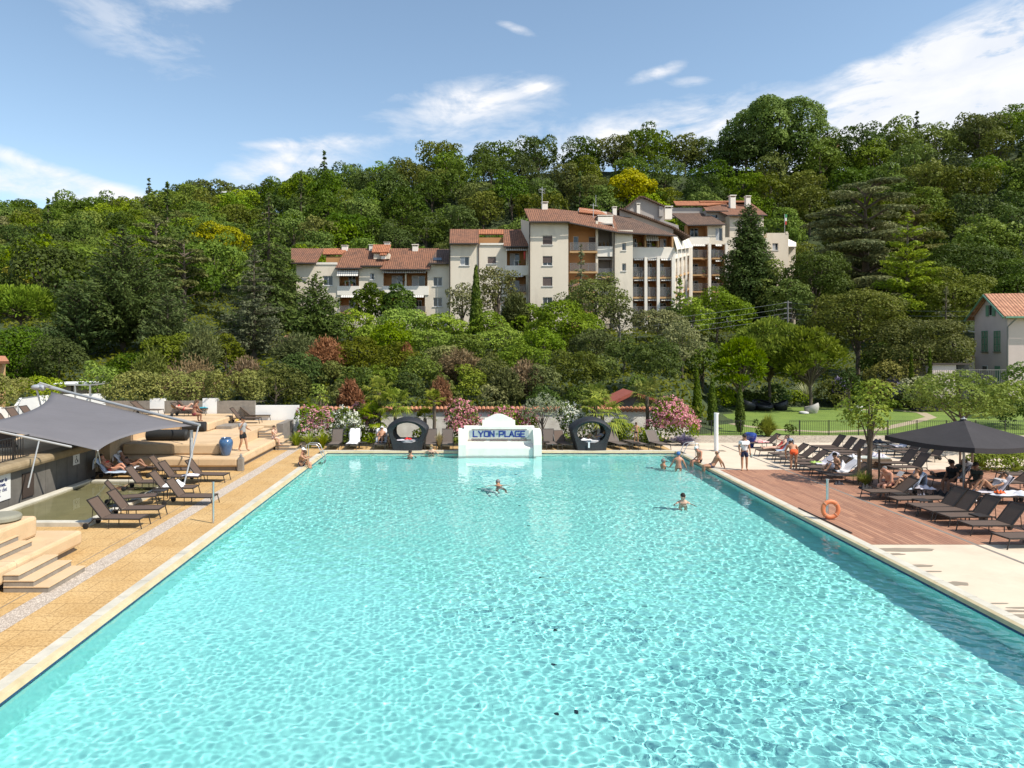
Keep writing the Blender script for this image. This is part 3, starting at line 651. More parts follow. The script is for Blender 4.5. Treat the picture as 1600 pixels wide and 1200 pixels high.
def plant(name, label, cat, meshes, loc, rz=0.0, group=None, sc=1.0):
    """a plant as one thing with its meshes as parts"""
    ms = [m_ for m_ in meshes if m_ is not None]
    t = thing(name, label, cat, loc, rz, group); t.scale = (sc, sc, sc) if not isinstance(sc, tuple) else sc
    for m_ in ms:
        nm = m_.name.split('.')[0]; link(nm, m_, t)
    return t

# ---------------------------------------------------------------- wooded hillside: each tree a thing
HV = []
for sd_, key, kw in ((11, 'mid', {}), (12, 'dark', {}), (13, 'olivegreen', dict(nl=40)), (14, 'mid', dict(w=4.2, h=9.5)), (15, 'dark', dict(w=5.5, nl=44)), (16, 'bright', {}), (17, 'mid', dict(nl=46, lobe=(.18, .32))), (18, 'olivegreen', dict(w=4.4, h=9)), (19, 'silver', dict(w=4.0))):
    a = dict(w=5.0, h=8.8, nl=50, leaf=.20, dens=7.5, base=-.02, flat=1.15, lobe=(.16, .33), spread=.3); a.update(kw); HV.append((key, broad(sd_, key=key, **a)))
HV.append(('conifer', conifer(21, 2.9, 11.5, dens=6, leaf=.25)))
HT = [0.26, .20, .16, .14, .12, .045, .10, .08, .03, .02]
hr = random.Random(5); hn = np.random.default_rng(5)
def sky_y(px): return float(np.interp(px, SKX, SKY_))
ADJ = {'mid': 'mid green', 'dark': 'dark green', 'olivegreen': 'olive green', 'bright': 'bright green', 'silver': 'pale grey', 'conifer': 'pointed dark'}
def where(px, f):
    z = 'on the skyline' if f > .86 else ('high on the hill' if f > .6 else ('midway up the hill' if f > .33 else 'low on the hill'))
    for lim, s_ in ((130, 'at far left'), (290, 'above the left cedars'), (450, 'left of the flats'), (600, 'behind the left wing'), (720, 'behind the chimney wing'), (830, 'behind the middle block'), (960, 'behind the tallest block'), (1100, 'behind the grey gable'), (1240, 'above the twin chimneys'), (1400, 'behind the huge cedar'), (1500, 'left of pink house')):
        if px < lim: return z + ' ' + s_
    return z + ' above the pink house'
hill_used = set(); cells = []
d = 92.0
while d < 262:
    step = 8.4 + max(0, d - 130) * .022
    a0, a1 = (-70 - HX) / F * d, (1670 - HX) / F * d; nx = int((a1 - a0) / step)
    for i in range(nx + 1):
        x = a0 + (a1 - a0) * i / nx + hr.uniform(-.38, .38) * step; y = d + hr.uniform(-.38, .38) * step
        px = HX + F * x / y; rd = float(np.interp(px, RDX, RDD)); st = float(np.interp(px, [300, 480, 900, 1200, 1400, 1600], [93, 110, 134, 134, 116, 108]))
        if px < -60 or px > 1660 or y > rd + 7 or y < st: continue
        if 1150 < px < 1290 and y > rd - 2: continue
        cells.append((x, y, px, (y - st) / (rd + 7 - st), step))
    d += step * .93
HB = {}
for x, y, px, f, step in cells:
    k = hr.choices(range(len(HV)), HT)[0]; key, (cr, tr) = HV[k]; z = tz(x, y); sc = step / 8.6 * hr.uniform(.92, 1.34)
    if f > .86: sc *= hr.uniform(.8, 1.1)
    t = thing('broadleaf_tree' if key != 'conifer' else 'conifer_tree', None, 'tree', (x, y, z - 1.2), hr.uniform(0, 6.28), 'trees of the hillside wood'); HB.setdefault((ADJ[key], where(px, f)), []).append((px, t))
    t.scale = (sc, sc, sc * hr.uniform(.9, 1.2)); link('crown', cr, t); link('trunk', tr, t)

NW = ['', 'one', 'two', 'three', 'four', 'five', 'six', 'seven', 'eight', 'nine', 'ten', 'eleven', 'twelve']; OW = ['first', 'second', 'third', 'fourth', 'fifth', 'sixth', 'seventh', 'eighth', 'ninth', 'tenth', 'eleventh', 'twelfth']
for (a_, w_), ls in HB.items():
    ls.sort(key=lambda q: q[0]); n = len(ls)
    for i, (px, t) in enumerate(ls):
        pos = '' if n == 1 else ('left' if i == 0 else 'right') if n == 2 else 'leftmost' if i == 0 else 'rightmost' if i == n - 1 else OW[i] + ' from left'
        t['label'] = (pos + ' of ' + NW[min(n, 12)] + ' ' + a_ + ' trees ' + w_) if pos else a_ + ' tree ' + w_
# ---------------------------------------------------------------- buildings
def tile_mat(name, c1, c2, per=.28):
    m = bpy.data.materials.new(name); m.use_nodes = True; t = NT(m.node_tree); b = m.node_tree.nodes['Principled BSDF']
    tcn = t.n('ShaderNodeTexCoord'); s = t.n('ShaderNodeSeparateXYZ'); t.L.new(tcn.outputs['Object'], s.inputs[0])
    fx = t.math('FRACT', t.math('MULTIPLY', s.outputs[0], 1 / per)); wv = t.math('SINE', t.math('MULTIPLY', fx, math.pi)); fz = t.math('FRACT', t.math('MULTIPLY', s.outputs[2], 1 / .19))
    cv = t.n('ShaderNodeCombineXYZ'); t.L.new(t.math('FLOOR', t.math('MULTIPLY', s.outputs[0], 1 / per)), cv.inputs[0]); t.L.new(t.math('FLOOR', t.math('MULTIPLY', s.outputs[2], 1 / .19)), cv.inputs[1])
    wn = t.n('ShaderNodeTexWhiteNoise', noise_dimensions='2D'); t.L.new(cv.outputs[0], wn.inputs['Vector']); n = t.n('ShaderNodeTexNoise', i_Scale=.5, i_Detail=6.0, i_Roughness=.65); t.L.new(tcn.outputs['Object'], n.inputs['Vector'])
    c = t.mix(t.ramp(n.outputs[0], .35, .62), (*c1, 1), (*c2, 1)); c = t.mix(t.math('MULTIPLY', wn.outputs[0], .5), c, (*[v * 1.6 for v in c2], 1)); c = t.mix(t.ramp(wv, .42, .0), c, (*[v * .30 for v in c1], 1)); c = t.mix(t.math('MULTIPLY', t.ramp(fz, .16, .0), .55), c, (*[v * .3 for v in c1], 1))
    t.L.new(c, b.inputs['Base Color']); b.inputs['Roughness'].default_value = .9
    bp = t.n('ShaderNodeBump', i_Strength=.9, i_Distance=.06); t.L.new(wv, bp.inputs['Height']); t.L.new(bp.outputs[0], b.inputs['Normal']); return m
M['roof'] = tile_mat('brown_red_roof_tiles', (.115, .056, .034), (.20, .088, .048)); M['roofred'] = tile_mat('orange_red_roof_tiles', (.24, .082, .036), (.34, .13, .058), .25)
M['roofdark'] = tile_mat('dark_brown_roof_tiles', (.075, .046, .034), (.12, .070, .046))
M['fac'] = mat('cream_facade_render', (.66, .575, .455), .9, 0, .35, .1, 12, col2=(.73, .645, .52), stain=.14, ss=.5, stretch=(1, 1, .35)); M['facgrey'] = mat('pinkish_grey_facade', (.37, .33, .30), .9, .05, .5); M['facw'] = mat('white_parapet_render', (.77, .71, .62), .85, .05, .6)
M['orange'] = mat('ochre_orange_render', (.43, .215, .085), .9, .07, 1); M['ochre'] = mat('ochre_balcony_edge', (.47, .29, .135), .85, .05, 2)
M['shutter'] = mat('brown_roller_shutter', (.115, .082, .072), .7, .05, 2); M['pvc'] = mat('white_window_frame', (.62, .61, .58), .5); M['rail'] = mat('thin_grey_railing', (.20, .19, .18), .5)
M['glassd'] = mat('dark_window_glass', (.022, .026, .030), .08, spec=.7); M['curtain'] = mat('pale_curtain_behind_glass', (.40, .41, .42), .5, .2, 8)
def glass_mat(name, col, a):
    m = bpy.data.materials.new(name); m.use_nodes = True; b = m.node_tree.nodes['Principled BSDF']; b.inputs['Base Color'].default_value = (*col, 1); b.inputs['Roughness'].default_value = .15; b.inputs['Alpha'].default_value = a; return m
M['gpanel'] = glass_mat('smoked_balcony_glass', (.20, .19, .18), .30)
M['gutter'] = mat('dark_eaves_gutter', (.045, .032, .026), .6)
def stripe_mat():
    m = bpy.data.materials.new('striped_awning_cloth'); m.use_nodes = True; t = NT(m.node_tree); b = m.node_tree.nodes['Principled BSDF']; tcn = t.n('ShaderNodeTexCoord'); s = t.n('ShaderNodeSeparateXYZ'); t.L.new(tcn.outputs['Object'], s.inputs[0])
    c = t.mix(t.math('GREATER_THAN', t.math('FRACT', t.math('MULTIPLY', s.outputs[0], 1 / .30)), .72), (.62, .60, .55, 1), (.24, .22, .21, 1)); t.L.new(c, b.inputs['Base Color']); b.inputs['Roughness'].default_value = .9; return m
M['awning'] = stripe_mat(); M['awnw'] = mat('cream_awning_cloth', (.66, .62, .54), .9)

class Fac:
    """a facade facing the pool at distance d, measured in photo pixels"""
    def __init__(s, root, d): s.r = root; s.d = d; s.W = MB()
    def x(s, px, d=None): return (px - HX) * (d or s.d) / F
    def z(s, py, d=None): return CH - (py - HY) * (d or s.d) / F
    def wall(s, a, b, t, bt, holes=(), th=.3, off=0.0, mb=None):
        mb = mb or s.W; xs = sorted({a, b, *[h[0] for h in holes], *[h[1] for h in holes]}); ys = sorted({t, bt, *[h[2] for h in holes], *[h[3] for h in holes]})
        xs = [q for q in xs if a <= q <= b]; ys = [q for q in ys if t <= q <= bt]
        for i in range(len(xs) - 1):
            run = None
            for j in range(len(ys)):
                solid = False
                if j < len(ys) - 1:
                    cx_, cy_ = (xs[i] + xs[i + 1]) / 2, (ys[j] + ys[j + 1]) / 2; solid = not any(h[0] < cx_ < h[1] and h[2] < cy_ < h[3] for h in holes)
                if solid and run is None: run = ys[j]
                if not solid and run is not None: mb.box(s.x(xs[i]), s.d + off, s.z(ys[j]), s.x(xs[i + 1]), s.d + off + th, s.z(run)); run = None
    def win(s, a, b, t, bt, kind='dark', ins=.14, n=2, sill=True, d=None):
        d = d or s.d; x0, x1, z1, z0 = s.x(a, d), s.x(b, d), s.z(t, d), s.z(bt, d); y = d + ins; w_ = MB(); f = .07
        w_.box(x0, y, z0, x1, y + .06, z0 + f); w_.box(x0, y, z1 - f, x1, y + .06, z1); w_.box(x0, y, z0 + f, x0 + f, y + .06, z1 - f); w_.box(x1 - f, y, z0 + f, x1, y + .06, z1 - f)
        for k in range(1, n): xm = x0 + (x1 - x0) * k / n; w_.box(xm - f * .6, y, z0 + f, xm + f * .6, y + .06, z1 - f)
        if sill: w_.box(x0 - .12, d - .09, z0 - .09, x1 + .12, d - .003, z0 - .003)
        o = w_.build('window', M['pvc'], s.r)
        if kind == 'dark': MB().box(x0 + f, y + .02, z0 + f, x1 - f, y + .04, z1 - f).build('pane', M['glassd'], o)
        elif kind == 'half':
            xm = (x0 + x1) / 2; MB().box(x0 + f, y + .02, z0 + f, xm - .045, y + .04, z1 - f).build('pane', M['curtain'], o); MB().box(xm + .045, y + .02, z0 + f, x1 - f, y + .04, z1 - f).build('pane', M['glassd'], o)
        else:
            k = .86 if kind == 'shut' else .42
            if k < .8: MB().box(x0 + f, y + .02, z0 + f, x1 - f, y + .04, z0 + (z1 - z0) * (1 - k)).build('pane', M['glassd'], o)
            zz = z0 + f + (z1 - z0 - 2 * f) * (0 if kind == 'shut' else .28)
            mb = MB(); n_ = 12
            for q in range(n_): a_ = zz + (z1 - f - zz) * q / n_; mb.box(x0 + f * .6, y - .05, a_ + .006, x1 - f * .6, y - .01, zz + (z1 - f - zz) * (q + 1) / n_ - .006)
            mb.build('roller_shutter', M['shutter'], o)
        return o
    def loggia(s, a, b, t, bt, dep=1.9, glaz=None, col='orange', kind='half', slab=True):
        x0, x1, z1, z0 = s.x(a), s.x(b), s.z(t), s.z(bt); y = s.d; q = MB()
        q.box(x0, y + dep, z0, x1, y + dep + .2, z1); q.box(x0 - .16, y + .31, z0, x0 - .003, y + dep, z1); q.box(x1 + .003, y + .31, z0, x1 + .16, y + dep, z1)
        q.box(x0, y + .31, z1 + .003, x1, y + dep, z1 + .15); q.box(x0, y + .31, z0 - .18, x1, y + dep, z0 - .003)
        o = q.build('loggia', M[col], s.r)
        if glaz is None: glaz = [(a + (b - a) * .35, a + (b - a) * .8)]
        for g0, g1 in glaz:
            dd = y + dep - .15; w_ = MB(); X0, X1 = s.x(g0), s.x(g1); hh = z0 + (z1 - z0) * .80; fr = .06
            w_.box(X0, dd, z0, X0 + fr, dd + .08, hh); w_.box(X1 - fr, dd, z0, X1, dd + .08, hh); w_.box(X0 + fr, dd, hh - fr, X1 - fr, dd + .08, hh); w_.box((X0 + X1) / 2 - .04, dd, z0, (X0 + X1) / 2 + .04, dd + .08, hh - fr)
            f = w_.build('glass_door', M['pvc'], s.r); xm = (X0 + X1) / 2
            MB().box(X0 + fr, dd + .02, z0, xm - .04, dd + .05, hh - fr).build('pane', M['curtain' if kind == 'half' else 'glassd'], f); MB().box(xm + .04, dd + .02, z0, X1 - fr, dd + .05, hh - fr).build('pane', M['glassd'], f)
        return o
    def parapet(s, a, b, t, bt, off=-.12): return MB().box(s.x(a), s.d + off, s.z(bt), s.x(b), s.d + off + .18, s.z(t)).build('parapet', M['facw'], s.r)
    def balcony(s, a, b, t, bt, proj=.5, sl_=None):
        """glass rail between t and bt over an ochre slab"""
        x0, x1, z1, z0 = s.x(a), s.x(b), s.z(t), s.z(bt); y = s.d - proj; q = MB(); q.box(x0, y, z0 - (.24 if sl_ is None else sl_), x1, s.d - .004 + (.0), z0)
        o = q.build('balcony', M['ochre'], s.r); r_ = MB(); r_.box(x0, y + .02, z1 - .05, x1, y + .07, z1)
        n = max(2, int((x1 - x0) / 1.1))
        for k in range(n + 1): xx = x0 + .03 + (x1 - x0 - .06) * k / n; r_.box(xx - .025, y + .025, z0 + .002, xx + .025, y + .065, z1 - .05)
        r_.build('railing', M['rail'], o); MB().box(x0 + .05, y + .035, z0 + .08, x1 - .05, y + .05, z1 - .08).build('glass_panel', M['gpanel'], o); return o
    def awning(s, a, b, t, bt, out=.55, mt='awning'):
        x0, x1, z1, z0 = s.x(a), s.x(b), s.z(t), s.z(bt); y = s.d - .02
        return MB().slab([(x0, y - out, z0), (x1, y - out, z0), (x1, y, z1), (x0, y, z1)], .03).build('awning', M[mt], s.r)
    def clutter(s, a, b, bt, seed, n=3):
        rr = random.Random(seed)
        for k in range(n):
            px = rr.uniform(a + 2, b - 2); x = s.x(px); z = s.z(bt) + .01; y = s.d + .5
            if rr.random() < .55:
                o = MB().lathe([(.10, 0), (.15, .28), (.13, .28)], 10, (x, y, z)).build('flower_pot', M['tilecap'], s.r); me, _ = bush(seed * 7 + k, .3, .25, .7, 'bright', .09, 40, 5); c = link('potted_plant', me, o, (x, y, z + .25))
            else:
                q = MB(); q.box(x - .35, y - .3, z + .7, x + .35, y + .3, z + .74)
                for sx in (-.3, .3): q.box(x + sx - .02, y - .25, z, x + sx + .02, y - .21, z + .7); q.box(x + sx - .02, y + .21, z, x + sx + .02, y + .25, z + .7)
                q.build('balcony_table', M['pvc'], s.r)
    def done(s, mt='fac', name='wall'): return s.W.build(name, M[mt], s.r)
def roofslab(root, pts, mt='roof', th=.16, name='roof', gut=True):
    o = MB().slab(pts, th).build(name, M[mt], root)
    if gut: a, b_ = Vector(pts[0]), Vector(pts[1]); MB().tube([a + Vector((0, -.09, -.14)), b_ + Vector((0, -.09, -.14))], .10, 6).build('gutter', M['gutter'], o)
    return o
def roofpx(root, e0, e1, r1, r0, de, dr, mt='roof', **k):
    """roof plane: eave pixels e0, e1 at distance de, ridge pixels r1, r0 at distance dr"""
    g = lambda d, i: d[i] if isinstance(d, (tuple, list)) else d
    return roofslab(root, [P(*e0, g(de, 0)), P(*e1, g(de, 1)), P(*r1, g(dr, 0)), P(*r0, g(dr, 1))], mt, **k)
def chimney(root, px, py, w_, h_, d, mt='facw'):
    p = P(px, py, d); q = MB(); q.box(p.x - w_ / 2, d - w_ / 2, p.z - .8, p.x + w_ / 2, d + w_ / 2, p.z + h_ * .72); q.box(p.x - w_ * .62, d - w_ * .62, p.z + h_ * .9, p.x + w_ * .62, d + w_ * .62, p.z + h_)
    for a in (-1, 1): q.box(p.x + a * w_ * .45 - .06, d - w_ * .4, p.z + h_ * .721, p.x + a * w_ * .45 + .06, d + w_ * .4, p.z + h_ * .899)
    return q.build('chimney', M[mt], root)

# --- left wing, two visible floors under a long roof
r1_ = thing('apartment_building', 'low left wing of the flats with long brown red roof, orange loggias and striped awnings', 'building', (0, 0, 0))
f = Fac(r1_, 98.0)
BT = 528
f.wall(463, 496, 412, BT); f.wall(496, 527, 412, BT, [(505, 520, 431, 446)]); f.win(505, 520, 431, 446, 'dark', sill=True)
f.wall(527, 565, 418, BT, [(530, 561, 420, 447), (531, 560, 463, 488)]); f.loggia(530, 561, 420, 447, glaz=[(541, 553)], kind='dark'); f.loggia(531, 560, 463, 488, glaz=[(542, 553)], kind='dark')
f.parapet(527, 562, 447, 461); f.awning(528, 561, 418.5, 432, .9); f.awning(533, 556, 460.5, 465, .5); f.balcony(531, 560, 478, 488, .25)
f.wall(565, 597, 415, BT, [(578, 585, 427, 437)]); f.win(578, 585, 427, 437, 'half', n=1)
f.wall(597, 670, 420, BT, [(599, 633, 424, 447), (635, 668, 424, 447), (599, 640, 463, 488), (645, 664, 463, 488)])
f.loggia(599, 633, 424, 447, glaz=[(610, 627)]); f.loggia(635, 668, 424, 447, glaz=[(642, 663)]); f.loggia(599, 640, 463, 488, kind='dark'); f.loggia(645, 664, 463, 488, glaz=[(648, 658)], kind='dark')
f.parapet(598, 670, 447, 461); f.awning(598, 666, 420.5, 427, .6); f.awning(646, 662, 460.5, 465, .5); f.balcony(644, 665, 479, 488, .3); f.balcony(599, 640, 479, 488, .3)
f.wall(670, 702.5, 411, BT, [(677, 691, 433, 447), (677, 691, 465, 479)]); f.win(677, 691, 433, 447, 'dark'); f.win(677, 691, 465, 479, 'dark'); f.clutter(531, 560, 447, 3, 3); f.clutter(600, 640, 447, 5, 3)
f.W.box(f.x(461), 100.4, f.z(528), f.x(702), 110, f.z(423)); f.W.box(f.x(463), 98.31, f.z(528), f.x(463) + .3, 100.39, f.z(415)); f.done()
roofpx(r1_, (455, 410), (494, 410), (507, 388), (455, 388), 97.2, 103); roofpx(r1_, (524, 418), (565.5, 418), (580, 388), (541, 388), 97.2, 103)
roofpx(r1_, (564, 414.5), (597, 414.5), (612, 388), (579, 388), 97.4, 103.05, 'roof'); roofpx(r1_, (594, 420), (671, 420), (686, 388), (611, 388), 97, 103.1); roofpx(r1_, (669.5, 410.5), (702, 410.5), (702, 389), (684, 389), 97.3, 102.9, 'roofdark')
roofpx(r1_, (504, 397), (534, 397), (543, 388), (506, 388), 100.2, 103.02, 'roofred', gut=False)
q = MB(); q.box(f.x(504), 100.4, f.z(413), f.x(535), 100.6, f.z(397.5)); q.build('terrace_wall', M['orange'], r1_); MB().box(f.x(494), 97.9, f.z(413.5), f.x(527), 98.05, f.z(410)).build('parapet', M['facw'], r1_)
# roof dormer and chimneys
q = MB(); q.box(f.x(582), 99.2, f.z(403), f.x(607), 102, f.z(394)); dm_ = q.build('dormer', M['fac'], r1_); roofpx(r1_, (581, 394), (607, 394), (611, 382), (583, 382), 98.9, 102, 'roofred', gut=False); MB().box(f.x(595), 98.4, f.z(404), f.x(602), 98.9, f.z(398)).build('vent_box', M['facw'], r1_)
roofpx(r1_, (593, 398.5), (604, 398.5), (604, 395), (594, 395), 98.2, 99.1, 'roofred', gut=False, th=.06)
for px, py, w_, h_ in ((649, 394, .8, 1.1), (539, 389, .8, .5), (581, 389, .7, .6), (605, 383, .8, .4)): chimney(r1_, px, py, w_, h_, 102.6)
MB().slab([P(677, 406.5, 98.0), P(690, 406.5, 98.0), P(690, 402.5, 99.2), P(677, 402.5, 99.2)], .05).build('skylight', M['glassd'], r1_)

# --- middle block
r2_ = thing('apartment_building', 'middle block of the flats with recessed orange roof terrace between two brown roof slopes', 'building', (0, 0, 0))
f = Fac(r2_, 97.0)
f.wall(703, 747, 380, 528, [(719, 733, 401, 415)]); f.win(719, 733, 401, 415, 'half'); f.wall(747.05, 788, 381, 528, [(762, 775, 401, 412)]); f.win(762, 775, 401, 412, 'shut', sill=True)
f.wall(788.05, 824.5, 386, 528, [(792, 822, 388, 415), (793, 822, 431, 458), (793, 822, 465, 484)]); f.loggia(792, 822, 388, 415, glaz=[(798, 813)]); f.loggia(793, 822, 431, 458, glaz=[(799, 813)]); f.loggia(793, 822, 465, 484, kind='dark')
f.parapet(789, 825, 415, 430); f.awning(790, 824, 386.5, 392, .6); f.awning(796, 817, 428.5, 433, .5); f.balcony(793, 822, 445, 457, .35); f.clutter(795, 820, 457, 9, 2); f.clutter(795, 820, 415, 12, 2)
f.W.box(f.x(703), 99.4, f.z(528), f.x(824), 108, f.z(386)); f.W.box(f.x(703), 97.31, f.z(528), f.x(703) + .3, 99.39, f.z(382)); f.done()
roofpx(r2_, (702, 379.5), (748, 379.5), (749, 358), (703, 358), 96.3, 101.5); roofpx(r2_, (787, 384), (826, 384), (822, 358.5), (786, 358.5), 96.2, 101.5, 'roof'); roofpx(r2_, (747, 365.5), (787, 365.5), (787, 358.2), (748, 358.2), 99.6, 101.45, 'roofred', gut=False)
MB().box(f.x(746), 99.8, f.z(383), f.x(789), 100, f.z(366)).build('terrace_wall', M['orange'], r2_); MB().box(f.x(750), 96.85, f.z(383), f.x(787), 96.99, f.z(380)).build('parapet', M['facw'], r2_)
MB().tube([P(703, 380, 96.9), P(703, 512, 96.9)], .07).build('downpipe', M['gutter'], r2_); MB().tube([P(748, 381, 96.9), P(748, 500, 96.9)], .06).build('downpipe', M['shutter'], r2_)
fl = MB().slab([P(818, 393, 96.6), P(821, 393, 96.6), P(820.5, 405, 96.5), P(818.5, 405, 96.5)], .03).build('red_cloth', mat('red_cloth', (.5, .05, .04)), r2_)

# --- tall block with projecting flat wall and curved run of loggias
r3_ = thing('apartment_building', 'tallest pale block with a column of brown shuttered windows and columned orange balconies', 'building', (0, 0, 0))
f = Fac(r3_, 95.0)
sh = [(848, 863, 368, 382.5), (848, 863, 400, 415), (848, 863, 432.5, 447), (848, 863, 464.5, 478)]
f.wall(827, 888, 346, 532, sh)
for k, h_ in enumerate(sh): f.win(*h_, 'shut' if k in (0, 2) else ('part' if k == 1 else 'dark'))
f.W.box(f.x(827), 95.31, f.z(532), f.x(887.9), 104, f.z(347)); f.W.add([(f.x(827), 95.1, f.z(346)), (f.x(819), 101, f.z(330)), (f.x(827) - .01, 104, f.z(515)), (f.x(827) - .01, 95.1, f.z(515))], [(0, 1, 2, 3)])
MB().tube([P(827.5, 347, 94.9), P(827.5, 512, 94.9)], .08).build('downpipe', M['gutter'], r3_)
f.done()
# recessed ochre bay
g_ = Fac(r3_, 97.2); g_.wall(888, 933, 350, 532, [(896, 904, 369, 391), (920, 931, 370, 391)], mb=(ob := MB())); ob.build('bay_wall', M['orange'], r3_)
g_.win(896, 904, 369, 391, 'dark', n=1, sill=False, d=97.2); g_.win(920, 931, 370, 391, 'shut', n=1, sill=False, d=97.2)
for t_, b_ in ((381, 394), (412.5, 425.5), (444, 457), (474, 487)): h_ = Fac(r3_, 96.2); h_.balcony(888.5, 931, t_, b_, 1.2)
f2 = Fac(r3_, 96.0)
f2.wall(931, 934.5, 345, 532); f2.loggia(934.5, 958, 350, 386, 2.4, col='facgrey', glaz=[]); f2.parapet(933, 957, 385, 401); f2.loggia(934.5, 958, 405, 431, 2.4, col='facgrey', glaz=[]); f2.loggia(934.5, 958, 436, 464, 2.4, col='facgrey', glaz=[]); f2.balcony(934.5, 957, 420, 432, .3); f2.balcony(934.5, 957, 452, 464, .3)
f2.wall(957.5, 960, 355, 532); me, _ = blades(5, .35, .9, 40, 'dry', .03), None; 
for px in (938, 944, 950): link('dry_grass', me, r3_, P(px, 386, 96.1))
f2.wall(960, 988, 360, 532, [(971.5, 977.5, 380, 391.5), (971.5, 977.5, 412, 423.5)], off=-.3); f2.win(971.5, 977.5, 380, 391.5, 'dark', n=1, d=95.7); f2.win(971.5, 977.5, 412, 423.5, 'dark', n=1, d=95.7)
f2.W.box(f2.x(888.5), 98.7, f2.z(532), f2.x(987), 108, f2.z(353)); f2.done(); MB().tube([P(959.5, 362, 95.5), P(959.5, 505, 95.5)], .08).build('downpipe', M['gutter'], r3_)
# columned loggias
c_ = Fac(r3_, 97.0); levels = [(404, 433), (436, 464), (467, 494), (498, 525)]
c_.wall(988, 1053, 386, 404, th=.25); lx_ = [(989, 1007), (1011, 1027), (1031, 1050)]
for k, (t_, b_) in enumerate([(366, 387)] + levels):
    for j, (a, b2) in enumerate(lx_): c_.loggia(a, b2, t_, b_, 1.7, glaz=[(a + 5, b2 - 4)] if (k + j) % 3 else [(a + 3, b2 - 8)], kind='dark' if (k + j) % 2 else 'half')
    if k: 
        c_.balcony(988, 1052, b_ - 15, b_, .35); c_.clutter(989, 1050, b_, 20 + k, 4)
        for a, b2 in lx_: c_.awning(a + 1, b2 - 2, t_ - .5, t_ + 3, .3)
    else: c_.clutter(989, 1050, 388, 30, 4)
c_.parapet(987.5, 1054, 387, 404); c_.awning(1009, 1028, 368, 377, .5)
for px in (1009, 1028.5, 1051.5):
    a = P(px, 402, 96.4); b2 = P(px, 530, 96.4); MB().box(a.x - .19, 96.25, b2.z, a.x + .19, 96.6, a.z).build('column', M['facw'], r3_)
for px in (1008.5, 1028.5, 1051): MB().box(P(px, 0, 96.95).x - .1, 96.9, P(px, 388, 96.95).z, P(px, 0, 96.95).x + .1, 97.1, P(px, 366, 96.95).z).build('post', M['ochre'], r3_)
c_.W.box(c_.x(988), 98.95, c_.z(530), c_.x(1050), 108, c_.z(366)); c_.done()
# the side run of columns turning away from the pool
for k in range(5):
    t = k / 4; px = 1053 + 25 * t; d = 97 + 19 * t; y0_, y1_ = 394 - 8 * t, 525 - 35 * t; a = P(px, y0_, d); b2 = P(px, y1_, d); MB().box(a.x - .17, d - .2, b2.z, a.x + .17, d + .2, a.z).build('column', M['facw'], r3_)
q = MB(); q.add([P(1053, 389, 97.2), P(1077, 386, 116), P(1077, 399, 116), P(1053, 405, 97.2)], [(0, 1, 2, 3)]); q.add([P(1052, 372, 98), P(1076, 372, 116.5), P(1077, 386, 116.5), P(1053, 389, 98)], [(0, 1, 2, 3)]); q.build('side_parapet', M['facw'], r3_)
q = MB(); q.add([P(1049, 404, 98.5), P(1072, 398, 116.5), P(1072, 500, 116.5), P(1049, 530, 98.5)], [(0, 1, 2, 3)]); q.build('side_wall', M['fac'], r3_)
for k, (a, b2) in enumerate(((433, 425), (464, 450), (494, 476))): 
    q = MB(); q.slab([P(1053, a, 97.0), P(1077, b2, 116), P(1072, b2, 116.5), P(1047, a, 98.5)], .22); o = q.build('balcony', M['ochre'], r3_); q = MB(); q.add([P(1053, a - 14, 97), P(1077, b2 - 12, 116), P(1077, b2 - 1, 116), P(1053, a - 1, 97)], [(0, 1, 2, 3)]); q.build('glass_panel', M['gpanel'], o)
for k in range(4): 
    t = k / 4; t2 = t + .22; q = MB(); q.slab([P(1058 + 26 * t, 390 - 4 * t, 96 + 19 * t), P(1058 + 26 * t2, 390 - 4 * t2, 96 + 19 * t2), P(1052 + 22 * t2, 368 + 1 * t2, 98 + 19 * t2), P(1052 + 22 * t, 368 + 1 * t, 98 + 19 * t)], .04); q.build('awning', M['awnw'], r3_)
roofpx(r3_, (827, 345.5), (890, 345.5), (864, 326), (819, 326), 94.2, (100, 100), 'roof'); roofpx(r3_, (886, 346), (966, 362), (958, 336), (864, 326), (94.3, 95), (101, 100), 'roof'); roofpx(r3_, (964, 362), (1057, 367.5), (968, 333), (945, 331), (95, 95.8), (105, 102), 'roofdark')
q = MB(); q.add([P(900, 338, 101), P(904, 326, 101), P(948, 331, 101), P(948, 340, 101)], [(0, 1, 2, 3)]); q.build('roof_box_wall', M['facw'], r3_); roofpx(r3_, (905, 331), (950, 336), (936, 328), (905, 324), 99, 102, 'roofred', gut=False)
p = P(946, 345, 97); q = MB(); q.box(p.x - 1.0, 97, p.z - .6, p.x + 1.0, 98.4, p.z + .55); q.box(p.x - 1.08, 96.95, p.z + .7, p.x + 1.08, 98.5, p.z + .8); q.build('ventilation_box', M['facw'], r3_)
chimney(r3_, 851, 326, .8, .9, 100); chimney(r3_, 960, 333, .55, .9, 103); chimney(r3_, 997, 329, .5, 1.1, 108)
MB().tube([P(847, 325, 99.5), P(847, 292, 99.5)], .05).tube([P(841, 297, 99.5), P(853, 295, 99.5)], .03).tube([P(843, 294, 99.5), P(851, 299, 99.5)], .03).tube([P(842, 300, 99.5), P(852, 302, 99.5)], .025).build('antenna', M['alu'], r3_)
MB().tube([P(927, 343, 98), P(927, 318, 98)], .05).tube([P(922, 320, 98), P(934, 322, 98)], .03).tube([P(931, 321, 98), P(931, 305, 98)], .03).build('antenna', M['alu'], r3_)

